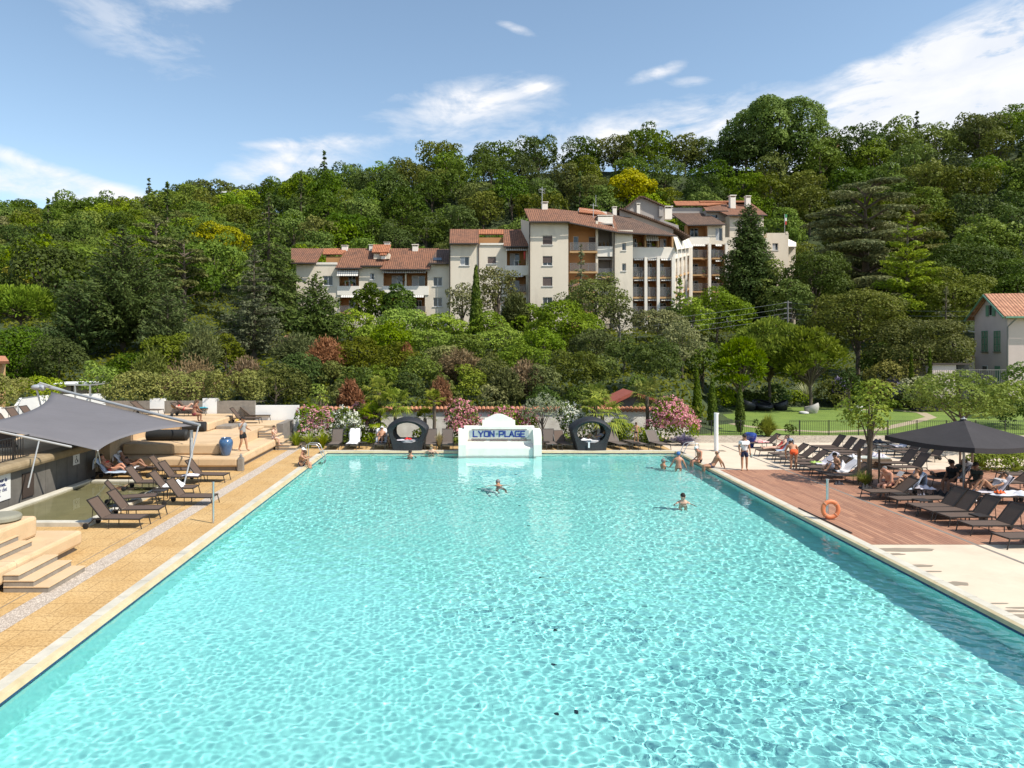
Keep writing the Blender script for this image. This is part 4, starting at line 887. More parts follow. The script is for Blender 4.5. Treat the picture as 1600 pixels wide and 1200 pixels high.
# --- upper right block
r4_ = thing('apartment_building', 'upper right block of the flats, with a grey gable, twin chimneys and orange loggias', 'building', (0, 0, 0))
q = MB()
for poly, d, d2 in (([(968, 333), (998, 309), (1004, 309.5), (1036, 322), (1038, 345), (1060, 352), (1062, 368), (975, 340)], 108, 118), ([(1030, 322), (1036, 322), (1036, 338), (1030, 338)], 107.6, 108)):
    n = len(poly); a = [P(x_, y_, d) for x_, y_ in poly]; b2 = [Vector((v.x, d2, v.z)) for v in a]; q.add(a + b2, [tuple(range(n)), tuple(reversed(range(n, 2 * n)))] + [(i, (i + 1) % n, n + (i + 1) % n, n + i) for i in range(n)])
q.build('gable_wall', M['facgrey'], r4_)
def bar(root, pts, d, th=.25, dep=10, mt='gutter', name='roof_edge'):
    for i in range(len(pts) - 1): a, b2 = P(*pts[i], d), P(*pts[i + 1], d); MB().slab([a + Vector((0, -.5, .1)), b2 + Vector((0, -.5, .1)), b2 + Vector((0, dep, .1)), a + Vector((0, dep, .1))], th).build(name, M[mt], root)
bar(r4_, [(966, 333), (998, 308), (1005, 308.5), (1038, 323)], 107.9, .2, 10.5, 'roofdark', 'roof'); bar(r4_, [(968, 326), (1010, 340), (1052, 356), (1078, 371)], 103, .2, 3.5, 'roofdark', 'roof'); q = MB(); a = [P(968, 328, 103.2), P(1052, 358, 103.2), P(1052, 372, 103.2), P(968, 341, 103.2)]; q.add(a, [(0, 1, 2, 3)]); q.build('side_wall', M['facgrey'], r4_)
g4 = Fac(r4_, 117.0)
for k, (t_, b_) in enumerate(((350, 371), (382, 403), (406, 429), (433, 455))):
    for j, (a, b2) in enumerate(((1076, 1106), (1112, 1132))):
        if k == 0 and j: continue
        g4.loggia(a, b2, t_, b_, 1.8, glaz=[(a + 7, b2 - 10)] if j == 0 else [(a + 3, b2 - 6)], kind='half' if (k + j) % 2 else 'dark')
        if k: g4.balcony(a, b2, b_ - 12, b_, .35); g4.clutter(a, b2, b_, 40 + k * 3 + j, 2)
        if k == 1 or j: g4.awning(a + 5, b2 - 5, t_ - 1, t_ + 3, .4)
g4.wall(1106, 1133, 352, 371, [(1118, 1129, 356, 377)]); g4.win(1118, 1129, 356, 376, 'half', n=2, sill=False); g4.parapet(1074, 1108, 370, 382); g4.wall(1106, 1140, 371, 382, [(1118, 1129, 370, 377)], off=-.1)
for px in (1079.5, 1108.5, 1135): a = P(px, 380, 116.4); b2 = P(px, 520, 116.4); MB().box(a.x - .22, 116.2, b2.z, a.x + .22, 116.6, a.z).build('column', M['facw'], r4_)
g4.W.box(g4.x(1072), 118.95, g4.z(525), g4.x(1200), 128, g4.z(372)); g4.wall(1136, 1200, 372, 525)
u = Fac(r4_, 119.0); u.wall(1140, 1193, 336, 372.5, [(1171, 1182, 346, 362)], mb=g4.W); u.win(1171, 1182, 346, 362, 'shut', n=1, sill=False); g4.W.box(u.x(1140), 119.31, u.z(375), u.x(1192.5), 128, u.z(336)); g4.done()
v = Fac(r4_, 121.0); v.wall(1103, 1138, 328, 345, [(1111, 1122, 335, 341)], mb=(vb := MB())); v.win(1111, 1122, 335, 341, 'dark', n=1); vb.box(v.x(1103), 121.31, v.z(345), v.x(1137), 126, v.z(328)); v.wall(1055, 1104, 321, 336, off=2, mb=vb); vb.build('attic_wall', M['facgrey'], r4_)
roofpx(r4_, (1103, 329), (1137, 329), (1135, 314), (1092, 314), 120.4, 127, 'roof'); roofpx(r4_, (1136, 335.5), (1199, 335.5), (1172, 316), (1092, 316), 118.2, 127.1, 'roof'); roofpx(r4_, (1056, 320.5), (1105, 320.5), (1160, 314), (1052, 314), 122.6, 127.05, 'roofred', gut=False); roofpx(r4_, (1074, 351), (1134, 350), (1104, 333), (1048, 333), 116.3, 122.5, 'roofdark')
MB().slab([P(1094, 315, 125), P(1172, 315, 125), P(1172, 313.6, 127), P(1092, 313.6, 127)], .2).build('ridge', M['roofred'], r4_)
chimney(r4_, 1144, 319, .9, 1.5, 123); chimney(r4_, 1168, 318, .8, 1.3, 124); chimney(r4_, 1043, 335, 1.1, 1.2, 110)
t_ = Fac(r4_, 124.0); t_.wall(1198, 1232, 364, 520, [(1207, 1216, 380, 391)]); t_.win(1207, 1216, 380, 391, 'half'); t_.W.box(t_.x(1198), 124.31, t_.z(520), t_.x(1231.5), 130, t_.z(365)); t_.wall(1228, 1231, 362, 366, off=-.05, th=.5); t_.done(); MB().slab([P(1231, 385, 124), P(1244, 385, 124), P(1244, 379, 127), P(1231, 373, 127)], .2).build('roof', M['facw'], r4_); MB().slab([P(1231, 520, 125), P(1243, 520, 125), P(1243, 386, 125.01), P(1231, 386, 125.01)], .2).build('side_wall', M['fac'], r4_)
fp = P(1226, 364, 124.3); fr = thing('flag_pole', 'thin pole with a limp green white and red flag on the flat roof', 'flag pole', fp)
MB().tube([(0, 0, 0), (0, 0, 3.3)], .05).build('pole', M['alu'], fr); q = MB(); [q.box(.05 + .22 * 0, -.02 - .03 * k, 2.7 - k * .62, .42 - .05 * k, .02, 3.25 - k * .62, k) for k in range(3)]; q.build('flag', [mat('flag_green', (.05, .25, .10)), mat('flag_white', (.7, .7, .7)), mat('flag_red', (.5, .05, .04))], fr)

# --- pink house on the right with a gable
M['pink'] = mat('pink_house_render', (.62, .50, .475), .9, .05, .7, .1, 12); M['green'] = mat('green_shutter_paint', (.13, .26, .17), .6, .1, 4)
M['rooft'] = tile_mat('orange_house_tiles', (.30, .13, .075), (.39, .195, .115), .3)
hd = 72.0; hs = thing('house', 'pink rendered house with orange tiled gable roof and closed green shutters', 'house', (0, 0, 0))
th = R(-10); C0 = P(1574, 490, 70); eav, apz, base, GL = C0.z, P(1547, 461, 73).z, .6, 6.1
hs.location = (C0.x, 70, 0); hs.rotation_euler = (0, 0, th)      # local x runs along the long side, local y along the gable
q = MB(); q.add([(0, 0, base), (0, GL, base), (0, GL, eav), (0, GL / 2, apz), (0, 0, eav)], [(0, 1, 2, 3, 4)]); q.add([(0, 0, base), (14, 0, base), (14, 0, eav), (0, 0, eav)], [(0, 1, 2, 3)])
q.add([(0, GL, base), (14, GL, base), (14, GL, eav), (0, GL, eav)], [(0, 1, 2, 3)]); q.add([(14, 0, base), (14, GL, base), (14, GL, eav), (14, GL / 2, apz), (14, 0, eav)], [(0, 1, 2, 3, 4)]); q.build('wall', M['pink'], hs)
sl2 = (apz - eav) / (GL / 2); MB().slab([(-.6, -.6, eav - .6 * sl2 + .15), (14.5, -.6, eav - .6 * sl2 + .15), (14.5, GL / 2, apz + .15), (-.6, GL / 2, apz + .15)], .16).build('roof', M['rooft'], hs)
MB().slab([(-.6, GL + .7, eav - .7 * sl2 + .15), (14.5, GL + .7, eav - .7 * sl2 + .15), (14.5, GL / 2 + .02, apz + .15), (-.6, GL / 2 + .02, apz + .15)], .16).build('roof', M['rooft'], hs)
q = MB(); q.tube([(-.66, -.6, eav - .6 * sl2 - .02), (-.66, GL / 2, apz - .02), (-.66, GL + .7, eav - .7 * sl2 - .02)], .11, 5); q.tube([(-.5, -.66, eav - .6 * sl2), (14.4, -.66, eav - .6 * sl2)], .09, 6); q.build('fascia', M['green'], hs)
zf = lambda py, t_: CH - (py - HY) * (70 + .985 * t_) / F
for t0, name_ in ((1.75, 'shutter'), (4.05, 'shutter')):
    z1_, z0_ = zf(517, t0), zf(549, t0); q = MB()
    for y_ in (t0 - .56, t0 + .01):
        q.box(-.07, y_, z0_, -.02, y_ + .06, z1_); q.box(-.07, y_ + .49, z0_, -.02, y_ + .55, z1_)
        for zz in (z0_, (z0_ * 2 + z1_) / 3, (z0_ + 2 * z1_) / 3, z1_ - .08): q.box(-.069, y_ + .06, zz, -.021, y_ + .49, zz + .08)
        for k in range(18): zz = z0_ + .08 + (z1_ - z0_ - .16) * k / 18; q.box(-.055, y_ + .06, zz + .01, -.035, y_ + .49, zz + .055)
    q.build('shutter', M['green'], hs); MB().box(-.12, t0 - .68, z0_ - .12, -.003, t0 + .68, z0_ - .02).build('sill', M['riser'], hs)
z0_, z1_ = zf(494, 2.9), zf(475, 2.9); o = MB().box(-.05, 2.6, z0_, -.005, 3.2, z1_).build('window', M['pvc'], hs); MB().box(-.07, 2.68, z0_ + .08, -.052, 3.12, z1_ - .1).build('pane', M['glassd'], o)
for y_ in (2.05, 3.25): MB().box(-.10, y_, z0_, -.055, y_ + .5, z1_ - .1).build('shutter', M['green'], hs)
z1_ = zf(572, 1.7); MB().box(-.06, 1.25, base, -.005, 2.15, z1_).build('door', M['green'], hs)
z1_, z0_ = zf(571, 4), zf(581, 4); o = MB().box(-.05, 3.5, z0_, -.005, 4.5, z1_).build('window', M['pvc'], hs); MB().box(-.07, 3.6, z0_ + .08, -.052, 4.4, z1_ - .08).build('pane', M['glassd'], o)
MB().tube([(.5, -.6, eav - .5), (-.02, -.1, eav - 1.3), (-.02, -.1, base)], .07).build('downpipe', M['rail'], hs)
q = MB(); q.tube([(-.02, GL - .2, zf(519, 6)), (-.5, GL + .2, zf(517, 6)), (-.9, GL + .3, zf(517, 6))], .05); q.sph((-.9, GL + .3, zf(518, 6)), (.22, .22, .10)); q.build('wall_lamp', M['pvc'], hs)
# outbuildings and walls beside the house
gs = thing('garage', 'small pink outbuilding with a dark flat roof edge left of the green shuttered house', 'outbuilding', (0, 0, 0)); x0_, x1_ = P(1457, 0, 68).x, P(1494, 0, 68).x; zt = P(0, 570, 68).z
MB().box(x0_, 68, .9, x1_, 71.5, zt).build('wall', M['pink'], gs); MB().box(x0_ - .1, 67.8, zt + .003, P(1516, 0, 68).x, 71.6, zt + .14).build('roof', M['gutter'], gs); MB().box(P(1497, 0, 68.5).x, 68.6, .9, P(1515, 0, 68.5).x, 71.4, zt).build('dark_opening', M['black'], gs)
wl_ = thing('wall', 'long cream boundary wall with a tiled cap running left from the pink house', 'wall', (0, 0, 0)); z1_ = P(0, 557, 76).z
MB().add([P(1370, 566, 80), P(1522, 557, 76), Vector((P(1522, 0, 76).x, 76, 1)), Vector((P(1370, 0, 80).x, 80, 1))], [(0, 1, 2, 3)]).build('wall_face', M['fac'], wl_); MB().slab([P(1370, 566, 79.7), P(1522, 557, 75.7), P(1522, 555.5, 76.3), P(1370, 564.5, 80.3)], .12).build('cap', M['ochre'], wl_)
gg = thing('gate', 'dark barred garden gate and railing in front of the pink house door', 'gate', (0, 0, 0)); q = MB()
for k in range(34): px = 1458 + k * 3.45; pz = P(px, 578, 66); q.tube([(pz.x, 66, pz.z), (pz.x, 66, .4)], .018, 5)
q.tube([P(1458, 578, 66), P(1572, 578, 66)], .03, 5); q.tube([P(1458, 608, 66), P(1572, 608, 66)], .03, 5); q.build('bars', M['rail'], gg)
# orange building corner at the left edge
ol = thing('building', 'corner of an ochre house with a tiled eave at the left edge', 'building', (0, 0, 0)); MB().box(P(-60, 0, 52).x, 52, 0, P(3, 0, 52).x, 52.4, P(0, 566, 52).z).build('wall', M['ochre'], ol)
MB().slab([P(-70, 566, 51.3), P(14, 564, 51.3), P(8, 556, 52.8), P(-70, 556, 52.8)], .2).build('roof', M['tilecap'], ol)
# hut behind the far wall
hu = thing('hut', 'low grey hut with a red tiled gable roof behind the far white wall', 'hut', (0, 0, 0)); d = 49.0
q = MB(); L_ = [P(943, 634, d), P(988, 613, d), P(1052, 634, d), P(1052, 660, d), P(943, 660, d)]; n = 5; b2 = [Vector((v.x, d + 3, v.z)) for v in L_]; q.add(L_ + b2, [tuple(range(n)), tuple(reversed(range(n, 2 * n)))] + [(i, (i + 1) % n, n + (i + 1) % n, n + i) for i in range(n)]); q.build('wall', M['wallgrey'], hu)
M['redroof'] = mat('red_brown_painted_roof', (.30, .075, .045), .7, .15, 3)
for A, B in (((938, 635), (988, 611)), ((988, 611), (1056, 634))): a_, b_ = P(*A, d), P(*B, d); MB().slab([a_ + Vector((0, -.4, 0)), b_ + Vector((0, -.4, 0)), b_ + Vector((0, 3, 0)), a_ + Vector((0, 3, 0))], .22).build('roof', M['redroof'], hu)
# a scrap of house roof in the trees, and one on the ridge
for px, py, d, lab in ((463, 541, 78, 'scrap of terracotta roof almost hidden in the shrubs below the left wing'), (1299, 221, 178, 'tiny pale house gable with an orange roof on the skyline')):
    h_ = thing('house', lab, 'house', (0, 0, 0)); c = P(px, py, d); MB().box(c.x - 2.2, d, c.z - 5, c.x + 2.2, d + 4, c.z).build('wall', M['ochre'], h_)
    MB().slab([(c.x - 2.6, d - .3, c.z - .1), (c.x + 2.6, d - .3, c.z - .1), (c.x + 1.6, d + 2, c.z + 1.3), (c.x - 1.6, d + 2, c.z + 1.3)], .15).build('roof', M['rooft'], h_)
c = P(372, 299, 214); h_ = thing('building', 'distant white building top just showing over the ridge trees', 'building', (0, 0, 0)); MB().box(c.x - 5, 214, c.z - 9, c.x + 5, 220, c.z + .1).build('wall', M['white'], h_); MB().box(c.x + 1.5, 213.7, c.z - 3, c.x + 4.5, 213.98, c.z - .6).build('window', M['glassd'], h_)
# utility pole and wires
up = P(1231, 470, 86); uz = tz(up.x, 86); ut = thing('utility_pole', 'thin grey utility pole among the trees right of the flats carrying overhead wires', 'pole', (up.x, 86, uz)); MB().tube([(0, 0, -.5), (0, 0, up.z - uz)], [.13, .09]).build('pole', M['rail'], ut); 
q = MB()
for k, dz in enumerate((0, .7, 1.3, 1.9)): q.box(-.45, -.05, up.z - uz - .25 - dz, .45, .05, up.z - uz - .15 - dz)
q.build('crossarm', M['rail'], ut)
def wire(a, b_, sag, lab):
    pts = [a.lerp(b_, i / 14) + Vector((0, 0, -sag * 4 * (i / 14) * (1 - i / 14))) for i in range(15)]; o = MB().tube(pts, .015, 4).build('overhead_wire', M['wire']); tag(o, lab, 'wire', 'overhead wires from the pole')
M['wire'] = mat('pale_grey_wire', (.22, .24, .24), .5)
for k, dz in enumerate((0, .7, 1.3, 1.9)):
    wire(Vector((up.x, 86, up.z - .2 - dz)), P(1523, 486 + k * 7.5, 73), .35, ('topmost', 'second highest', 'third highest', 'lowest')[k] + ' thin wire from the pole to the pink house')
    wire(Vector((up.x, 86, up.z - .2 - dz)), P(640, 528 + k * 8, 76), .6, ('topmost', 'second highest', 'third highest', 'lowest')[k] + ' thin wire from the pole left across the shrubs below the flats')
# ---------------------------------------------------------------- named trees and shrubs, placed where the photograph shows them
def spot(px, d, z=None):
    x = (px - HX) * d / F; return Vector((x, d, tz(x, d) if z is None else z))
def tsize(px, ytop, wpx, d, z=None):
    s_ = spot(px, d, z); return s_, max(.4, CH - (ytop - HY) * d / F - s_.z), wpx / 2 * d / F
_sd = [100]
def nsd(): _sd[0] += 1; return _sd[0]
def tree(kind, px, ytop, wpx, d, label, name='broadleaf_tree', z=None, group=None, cat='tree', **k):
    loc, h, w_ = tsize(px, ytop, wpx, d, z); s_ = nsd()
    if kind == 'broad':
        a = dict(nl=42, leaf=.0014 * d + .02, dens=.55 / (.0014 * d + .02) ** 2 * .62, base=.16); a.update(k); a['dens'] = min(a['dens'], 30); ms = broad(s_, w_, h, **a)
    elif kind == 'conifer': a = dict(leaf=.0015 * d + .02, dens=13); a.update(k); ms = conifer(s_, w_, h, **a)
    elif kind == 'plates': ms = plates(s_, w_, h, **k)
    elif kind == 'column': ms = column(s_, w_, h, **k)
    elif kind == 'pine': ms = umbrella_pine(s_, w_, h, **k)
    elif kind == 'twiggy': ms = twiggy(s_, w_, h, **k)
    return plant(name, label, cat, ms, loc, 0, group)

B = 'broad'
lm('maple', (.080, .135, .015), (.205, .265, .030))
# left side
tree('conifer', 192, 352, 225, 76, 'huge dark sprawling conifer filling the slope above the left hedge', 'conifer_tree', tiers=24, per=12, up=.5, droop=.05, wid=.26, thick=.12, key='conifer', shape=.85, ragged=.3, dens=10)
tree('conifer', 120, 445, 130, 72, 'lower dark conifer leaning out left of the huge sprawling conifer', 'conifer_tree', tiers=16, per=10, up=.5, droop=.05, wid=.26, thick=.12, key='conifer', shape=.8, ragged=.35)
tree('conifer', 262, 452, 120, 72, 'shaggy dark conifer right of the huge sprawling conifer', 'conifer_tree', tiers=16, per=10, up=.5, droop=.05, wid=.26, thick=.12, key='conifer', shape=.8, ragged=.35)
tree('plates', 243, 341, 108, 108, 'flat topped cedar with shelves of grey green foliage above the dark conifers', 'cedar_tree', key='cedar', layers=4, base=.62)
tree('plates', 287, 373, 128, 92, 'second flat shelved cedar, lower and right of the first', 'cedar_tree', key='cedar', layers=6, base=.35)
tree(B, 340, 349, 88, 118, 'round yellow green tree between the flat cedar and the tall drooping cedar', key='yellow', base=.3)
tree('conifer', 420, 301, 150, 94, 'tall drooping cedar standing left of the red roofed wing', 'cedar_tree', tiers=22, per=8, droop=.38, wid=.30, thick=.12, key='conifer', shape=.75, dens=12)
tree('conifer', 397, 384, 118, 73, 'blue grey spruce in front of the tall drooping cedar', 'spruce_tree', tiers=18, per=9, droop=.12, up=.2, key='blue', shape=.8, ragged=.35, thick=.13)
tree('conifer', 494, 424, 118, 76, 'bushy dark pine in front of the red roofed left wing', 'pine_tree', tiers=15, per=9, up=.45, droop=.1, key='conifer', shape=.72, wid=.42, thick=.2)
tree('pine', 32, 446, 150, 74, 'flat topped umbrella pine at the left edge', 'pine_tree', crown=.42, leaf=.13, nl=34)
tree(B, 26, 414, 56, 102, 'round golden green tree above the umbrella pine', key='yellow'); tree(B, 120, 384, 130, 112, 'broad green oak behind the dark conifers on the left', key='mid'); tree(B, 55, 368, 110, 128, 'dark oak high at the left edge above the golden green tree', key='dark')
tree(B, 24, 506, 130, 62, 'dense dark laurel at the left edge beside the ochre house', 'laurel_tree', key='dark', base=.02, z=.6); tree(B, 92, 520, 90, 60, 'dark laurel behind the little timber pavilion', 'laurel_tree', key='dark', base=.02)
tree(B, 154, 556, 66, 53, 'round light green bush behind the timber pavilion', 'shrub', cat='shrub', key='bright', base=.02, trunk=False, nl=24)
tree(B, 205, 545, 80, 58, 'dark shrub behind the left end of the long hedge', 'shrub', cat='shrub', key='dark', base=.02); tree(B, 352, 520, 60, 64, 'green yellow thicket below the blue grey spruce', 'shrub', cat='shrub', key='olivegreen', base=.02)
for px, yt, w_, d, lab in ((236, 545, 70, 54, 'tangle of dry grey stems behind the left of the hedge'), (316, 505, 66, 60, 'pale twiggy dry shrub above the middle of the hedge'), (300, 556, 100, 52, 'brown dry brushwood right behind the hedge'), (385, 556, 60, 56, 'dry straw coloured shrub behind the right end of the hedge')):
    tree('twiggy', px, yt, w_, d, lab, 'dry_shrub', cat='shrub', key='grey' if px in (236, 316) else 'dry', leaf=.06)
tree(B, 268, 520, 90, 62, 'olive shrub under the shaggy dark conifer', 'shrub', cat='shrub', key='olivegreen', base=.02)
tree(B, 430, 566, 110, 54, 'dense yellow olive shrub right of the hedge', 'shrub', cat='shrub', key='olivegreen', base=.0, nl=50, lobe=(.2, .34)); tree(B, 470, 556, 90, 58, 'dark green shrub between the olive shrub and the red bush', 'shrub', cat='shrub', key='dark', base=0)
tree('twiggy', 466, 520, 90, 66, 'grey leafless thicket below the bushy pine', 'dry_shrub', cat='shrub', key='grey', leaf=.07)
tree('twiggy', 511, 528, 74, 61, 'rust red dead bush in the middle of the slope', 'dead_bush', cat='shrub', key='red', leaf=.075, n=700)
# centre: the bank below the flats
tree(B, 578, 432, 56, 89, 'round dark broad leaved tree in front of the left wing loggias', key='dark', nl=64, leaf=.15, dens=24, spread=.25, base=.05, lobe=(.26, .4)); tree(B, 622, 436, 60, 89, 'second round dark broad leaved tree, right neighbour in front of the left wing', key='dark', nl=64, leaf=.15, dens=24, spread=.25, base=.05, lobe=(.26, .4))
for px, yt, w_, d, lab in ((548, 486, 96, 82, 'bright green robinia below the bushy pine'), (628, 482, 100, 81, 'bright green robinia below the two round dark trees'), (688, 488, 84, 80, 'bright green robinia below the windows at the end of the left wing'), (762, 486, 70, 80, 'bright green robinia right of the narrow cypress'), (828, 470, 80, 84, 'bright green robinia at the foot of the tallest block'), (590, 508, 90, 74, 'lower bright green robinia in the middle of the slope'), (668, 512, 90, 73, 'lower bright green robinia above the wires'), (786, 512, 80, 74, 'lower bright green robinia right of the cypress foot')):
    tree(B, px, yt, w_, d, lab, 'robinia_tree', key='bright', nl=36, flat=.8, base=.05, group='bright robinias on the slope below the flats')
tree('column', 744, 420, 20, 81, 'narrow dark cypress in front of the middle block', 'cypress_tree', key='cypress', leaf=.16, dens=22)
tree(B, 722, 428, 58, 87, 'silvery poplar left of the narrow cypress', 'poplar_tree', key='silver', nl=34, gap=.25, base=.1); tree(B, 778, 398, 74, 88, 'tall silvery poplar between the cypress and the striped awnings', 'poplar_tree', key='silver', nl=44, gap=.22, base=.1)
tree('twiggy', 805, 455, 50, 84, 'thin grey tree in front of the middle block balconies', 'dry_shrub', cat='shrub', key='grey', leaf=.1)
tree(B, 930, 420, 128, 83, 'large weeping grey green birch in front of the tallest block', 'birch_tree', key='grey', nl=52, gap=.3, base=.08, lobe=(.16, .28), bark='barkgrey'); tree('conifer', 908, 382, 44, 90, 'small blue spruce tip in front of the orange bay', 'spruce_tree', key='blue', tiers=14, per=8, shape=.8)
tree(B, 968, 470, 60, 80, 'pale leafed birch right of the weeping birch', 'birch_tree', key='grey', gap=.4, nl=30, bark='barkgrey'); tree(B, 880, 476, 120, 77, 'big mid green shrub mass below the weeping birch', key='mid', nl=48, base=.02)
tree('conifer', 1062, 430, 52, 95, 'light green ginkgo in front of the side balconies', 'ginkgo_tree', key='bright', tiers=12, per=6, up=.4, droop=.1, thick=.14)
tree(B, 1030, 486, 90, 84, 'grey green willow right of the columned balconies', 'willow_tree', key='silver', gap=.2); tree(B, 1120, 455, 110, 96, 'leafy green tree below the right loggias', key='mid', base=.02); tree(B, 1060, 476, 60, 92, 'dark leafy tree between the side balconies and the willow', key='dark', base=.02)
tree('conifer', 1170, 320, 104, 106, 'tall dark pointed tree climbing in front of the right end of the flats', 'oak_tree', key='dark', tiers=24, per=11, up=.55, droop=.05, shape=.55, wid=.5, thick=.30, dens=12, ragged=.25, asp=1.1); tree(B, 1205, 398, 70, 104, 'leafy shoulder tree right of the tall dark tree', key='mid', base=.02)
tree(B, 1272, 382, 116, 101, 'dense dark green tree right of the utility pole', key='dark', base=.05, nl=50); tree(B, 1236, 425, 70, 96, 'dark tree behind the utility pole', key='mid', base=.03)
bank = [(560, 520, 90, 62, 'olivegreen'), (620, 530, 90, 60, 'olivegreen'), (655, 552, 84, 57, 'mid'), (700, 535, 80, 64, 'silver'), (735, 556, 64, 54, 'bright'), (770, 548, 70, 57, 'grey'), (815, 530, 90, 62, 'mid'), (850, 555, 60, 55, 'grey'), (892, 538, 96, 57, 'olivegreen'), (945, 552, 70, 58, 'mid'), (975, 528, 80, 66, 'dark'), (1022, 524, 92, 58, 'dark'), (1066, 498, 84, 66, 'silver'), (1098, 520, 60, 70, 'mid'), (640, 575, 60, 53, 'dark'), (560, 570, 80, 55, 'dark'), (600, 560, 60, 56, 'mid'), (690, 580, 60, 52, 'grey'), (910, 600, 70, 52, 'dark'), (850, 596, 60, 52, 'dark'), (770, 590, 50, 52, 'silver'), (528, 590, 40, 53, 'grey'), (1000, 580, 50, 55, 'mid'), (730, 520, 70, 70, 'mid'), (850, 510, 80, 70, 'mid'), (520, 560, 60, 58, 'olivegreen'), (610, 500, 80, 70, 'mid'), (930, 512, 80, 70, 'grey'), (1085, 460, 60, 88, 'bright')]
BN = {'olivegreen': 'olive green', 'mid': 'mid green', 'silver': 'silvery', 'bright': 'fresh green', 'grey': 'dull grey green', 'dark': 'dark glossy green'}
def wh2(px): 
    return 'above the left oleanders' if px < 545 else 'above the left palms' if px < 600 else 'above the left daybed' if px < 650 else 'above the lone slim palm' if px < 705 else 'left above the white fountain wall' if px < 755 else 'straight above the white fountain wall' if px < 800 else 'right above the white fountain wall' if px < 840 else 'above the olive tree' if px < 880 else 'above the right daybed' if px < 960 else 'above the red roofed hut' if px < 1040 else 'behind the slim cypresses'
for i, (px, yt, w_, d, key) in enumerate(bank):
    tree(B, px, yt, w_, d, BN[key] + ' shrub ' + ('high' if d > 63 else 'low' if d < 55 else 'midway') + ' on the bank ' + wh2(px), 'shrub', cat='shrub', key=key, base=.0, nl=40, lobe=(.2, .34), trunk=(d > 60), group='shrubs on the bank behind the pool')
for px, yt, w_, d, key, lab in ((548, 592, 44, 51, 'red', 'small rust brown dead tuft above the left palms'), (688, 590, 40, 51, 'red', 'reddish dead tuft above the slim palm'), (718, 545, 80, 60, 'dry', 'dry brown thicket left above the fountain wall'), (820, 562, 60, 56, 'dry', 'dry brown thicket right above the fountain wall'), (635, 538, 30, 60, 'red', 'thin rusty bush in the middle of the bank'), (790, 575, 60, 53, 'grey', 'grey dry thicket straight behind the fountain wall'), (780, 505, 24, 79, 'red', 'slim rusty dead sapling beside the narrow cypress')):
    tree('twiggy', px, yt, w_, d, lab, 'dry_shrub', cat='shrub', key=key, leaf=.07)
# dense low cover so that no bare slope shows between the shrubs
rg = np.random.default_rng(3); n = 62000; X_ = rg.uniform(-75, 70, n); Y_ = rg.uniform(49, 112, n); Z_ = terr(X_, Y_); kk = (Z_ > .15) & ~((X_ > 33) & (Y_ < 92) & (Y_ < 74)); X_, Y_, Z_ = X_[kk], Y_[kk], Z_[kk]
Cc = np.stack([X_, Y_, Z_ + rg.uniform(.05, .8, len(X_)) ** 1.3 * (.7 + .5 * np.sin(X_ * .8) * np.sin(Y_ * .6))], 1); Nn = rg.normal(size=Cc.shape) * .6 + np.array([.2, -.5, .7])
o = link('ground_cover', quads('ground_cover', Cc, Nn, .17 * rg.uniform(.6, 1.5, len(Cc)), 1.2, None, rg.random(len(Cc)) * .6 + .4 * (np.sin(X_ * .5) > 0), rg, LM['olivegreen'])); tag(o, 'low tangled scrub covering the bank', None, None, 'stuff')
# right side
tree('plates', 1352, 281, 236, 112, 'huge blue grey cedar with spreading tiers right of the flats', 'cedar_tree', key='blue', layers=10, base=.2, dens=8, leaf=.22, wide=1.25)
tree('plates', 1430, 320, 130, 118, 'second grey cedar crown behind the feathery green tree', 'cedar_tree', key='cedar', layers=5, base=.4, dens=8, leaf=.24)
tree('conifer', 1418, 334, 124, 93, 'feathery light green tree in front of the huge grey cedar', 'larch_tree', key='bright', tiers=15, per=8, up=.35, droop=.12, shape=.55, wid=.4, thick=.14, base=.12)
tree(B, 1340, 438, 142, 80, 'dull brownish green tree with a bare leaning limb', key='olivegreen', nl=52, gap=.15, base=.1); tree(B, 1326, 560, 34, 67, 'ivy clad trunk rising from the lawn edge', 'ivy_clad_tree', key='dark', base=.05, nl=20, flat=1.6)
tree(B, 1505, 380, 170, 104, 'broad dark tree left above the pink house', key='dark', nl=54, base=.03); tree(B, 1590, 398, 150, 98, 'dark tree directly behind the pink house roof', key='dark', base=.03); tree(B, 1490, 415, 130, 90, 'brownish dark conifer like tree left of the pink house', key='olivegreen', base=.03)
tree('conifer', 1478, 448, 62, 80, 'thin wispy blue cedar left of the pink house', 'cedar_tree', key='blue', tiers=12, per=5, up=.2, droop=.1, ragged=.5, thick=.06)
tree(B, 1440, 492, 140, 73, 'loquat with brownish new leaves behind the garden hedge', 'loquat_tree', key='olivegreen', nl=44, base=.05); tree(B, 1380, 530, 60, 74, 'dark glossy bush left of the loquat', 'shrub', cat='shrub', key='dark', base=0)
tree(B, 1218, 139, 180, 176, 'giant plane tree towering over the skyline', 'plane_tree', key='mid', nl=110, leaf=.28, dens=7, base=-.1, lobe=(.15, .28), gap=.08, spread=.3); t_ = _sd
tree(B, 1165, 200, 90, 172, 'dark tree under the giant plane tree', key='dark', leaf=.3, dens=5); tree(B, 1290, 258, 90, 174, 'tree just right of the giant plane tree', key='mid', leaf=.3, dens=5)
tree(B, 985, 262, 76, 160, 'golden yellow tree on the hill above the grey gable', key='yellow', leaf=.3, dens=6)
for px, yt, w_, d, by, lab in ((1156, 528, 92, 64, 0, 'lawn pine with a rounded crown, leftmost of the three'), (1202, 494, 128, 69, 0, 'lawn pine with the tallest crown, middle of the three'), (1266, 510, 112, 65.5, 0, 'lawn pine above the grey egg seat, rightmost of the three')):
    tree('pine', px, yt, w_, d, lab, 'pine_tree', z=0, crown=.66 if px > 1160 else .70, leaf=.12, nl=46, dens=20, group='pines on the lawn')
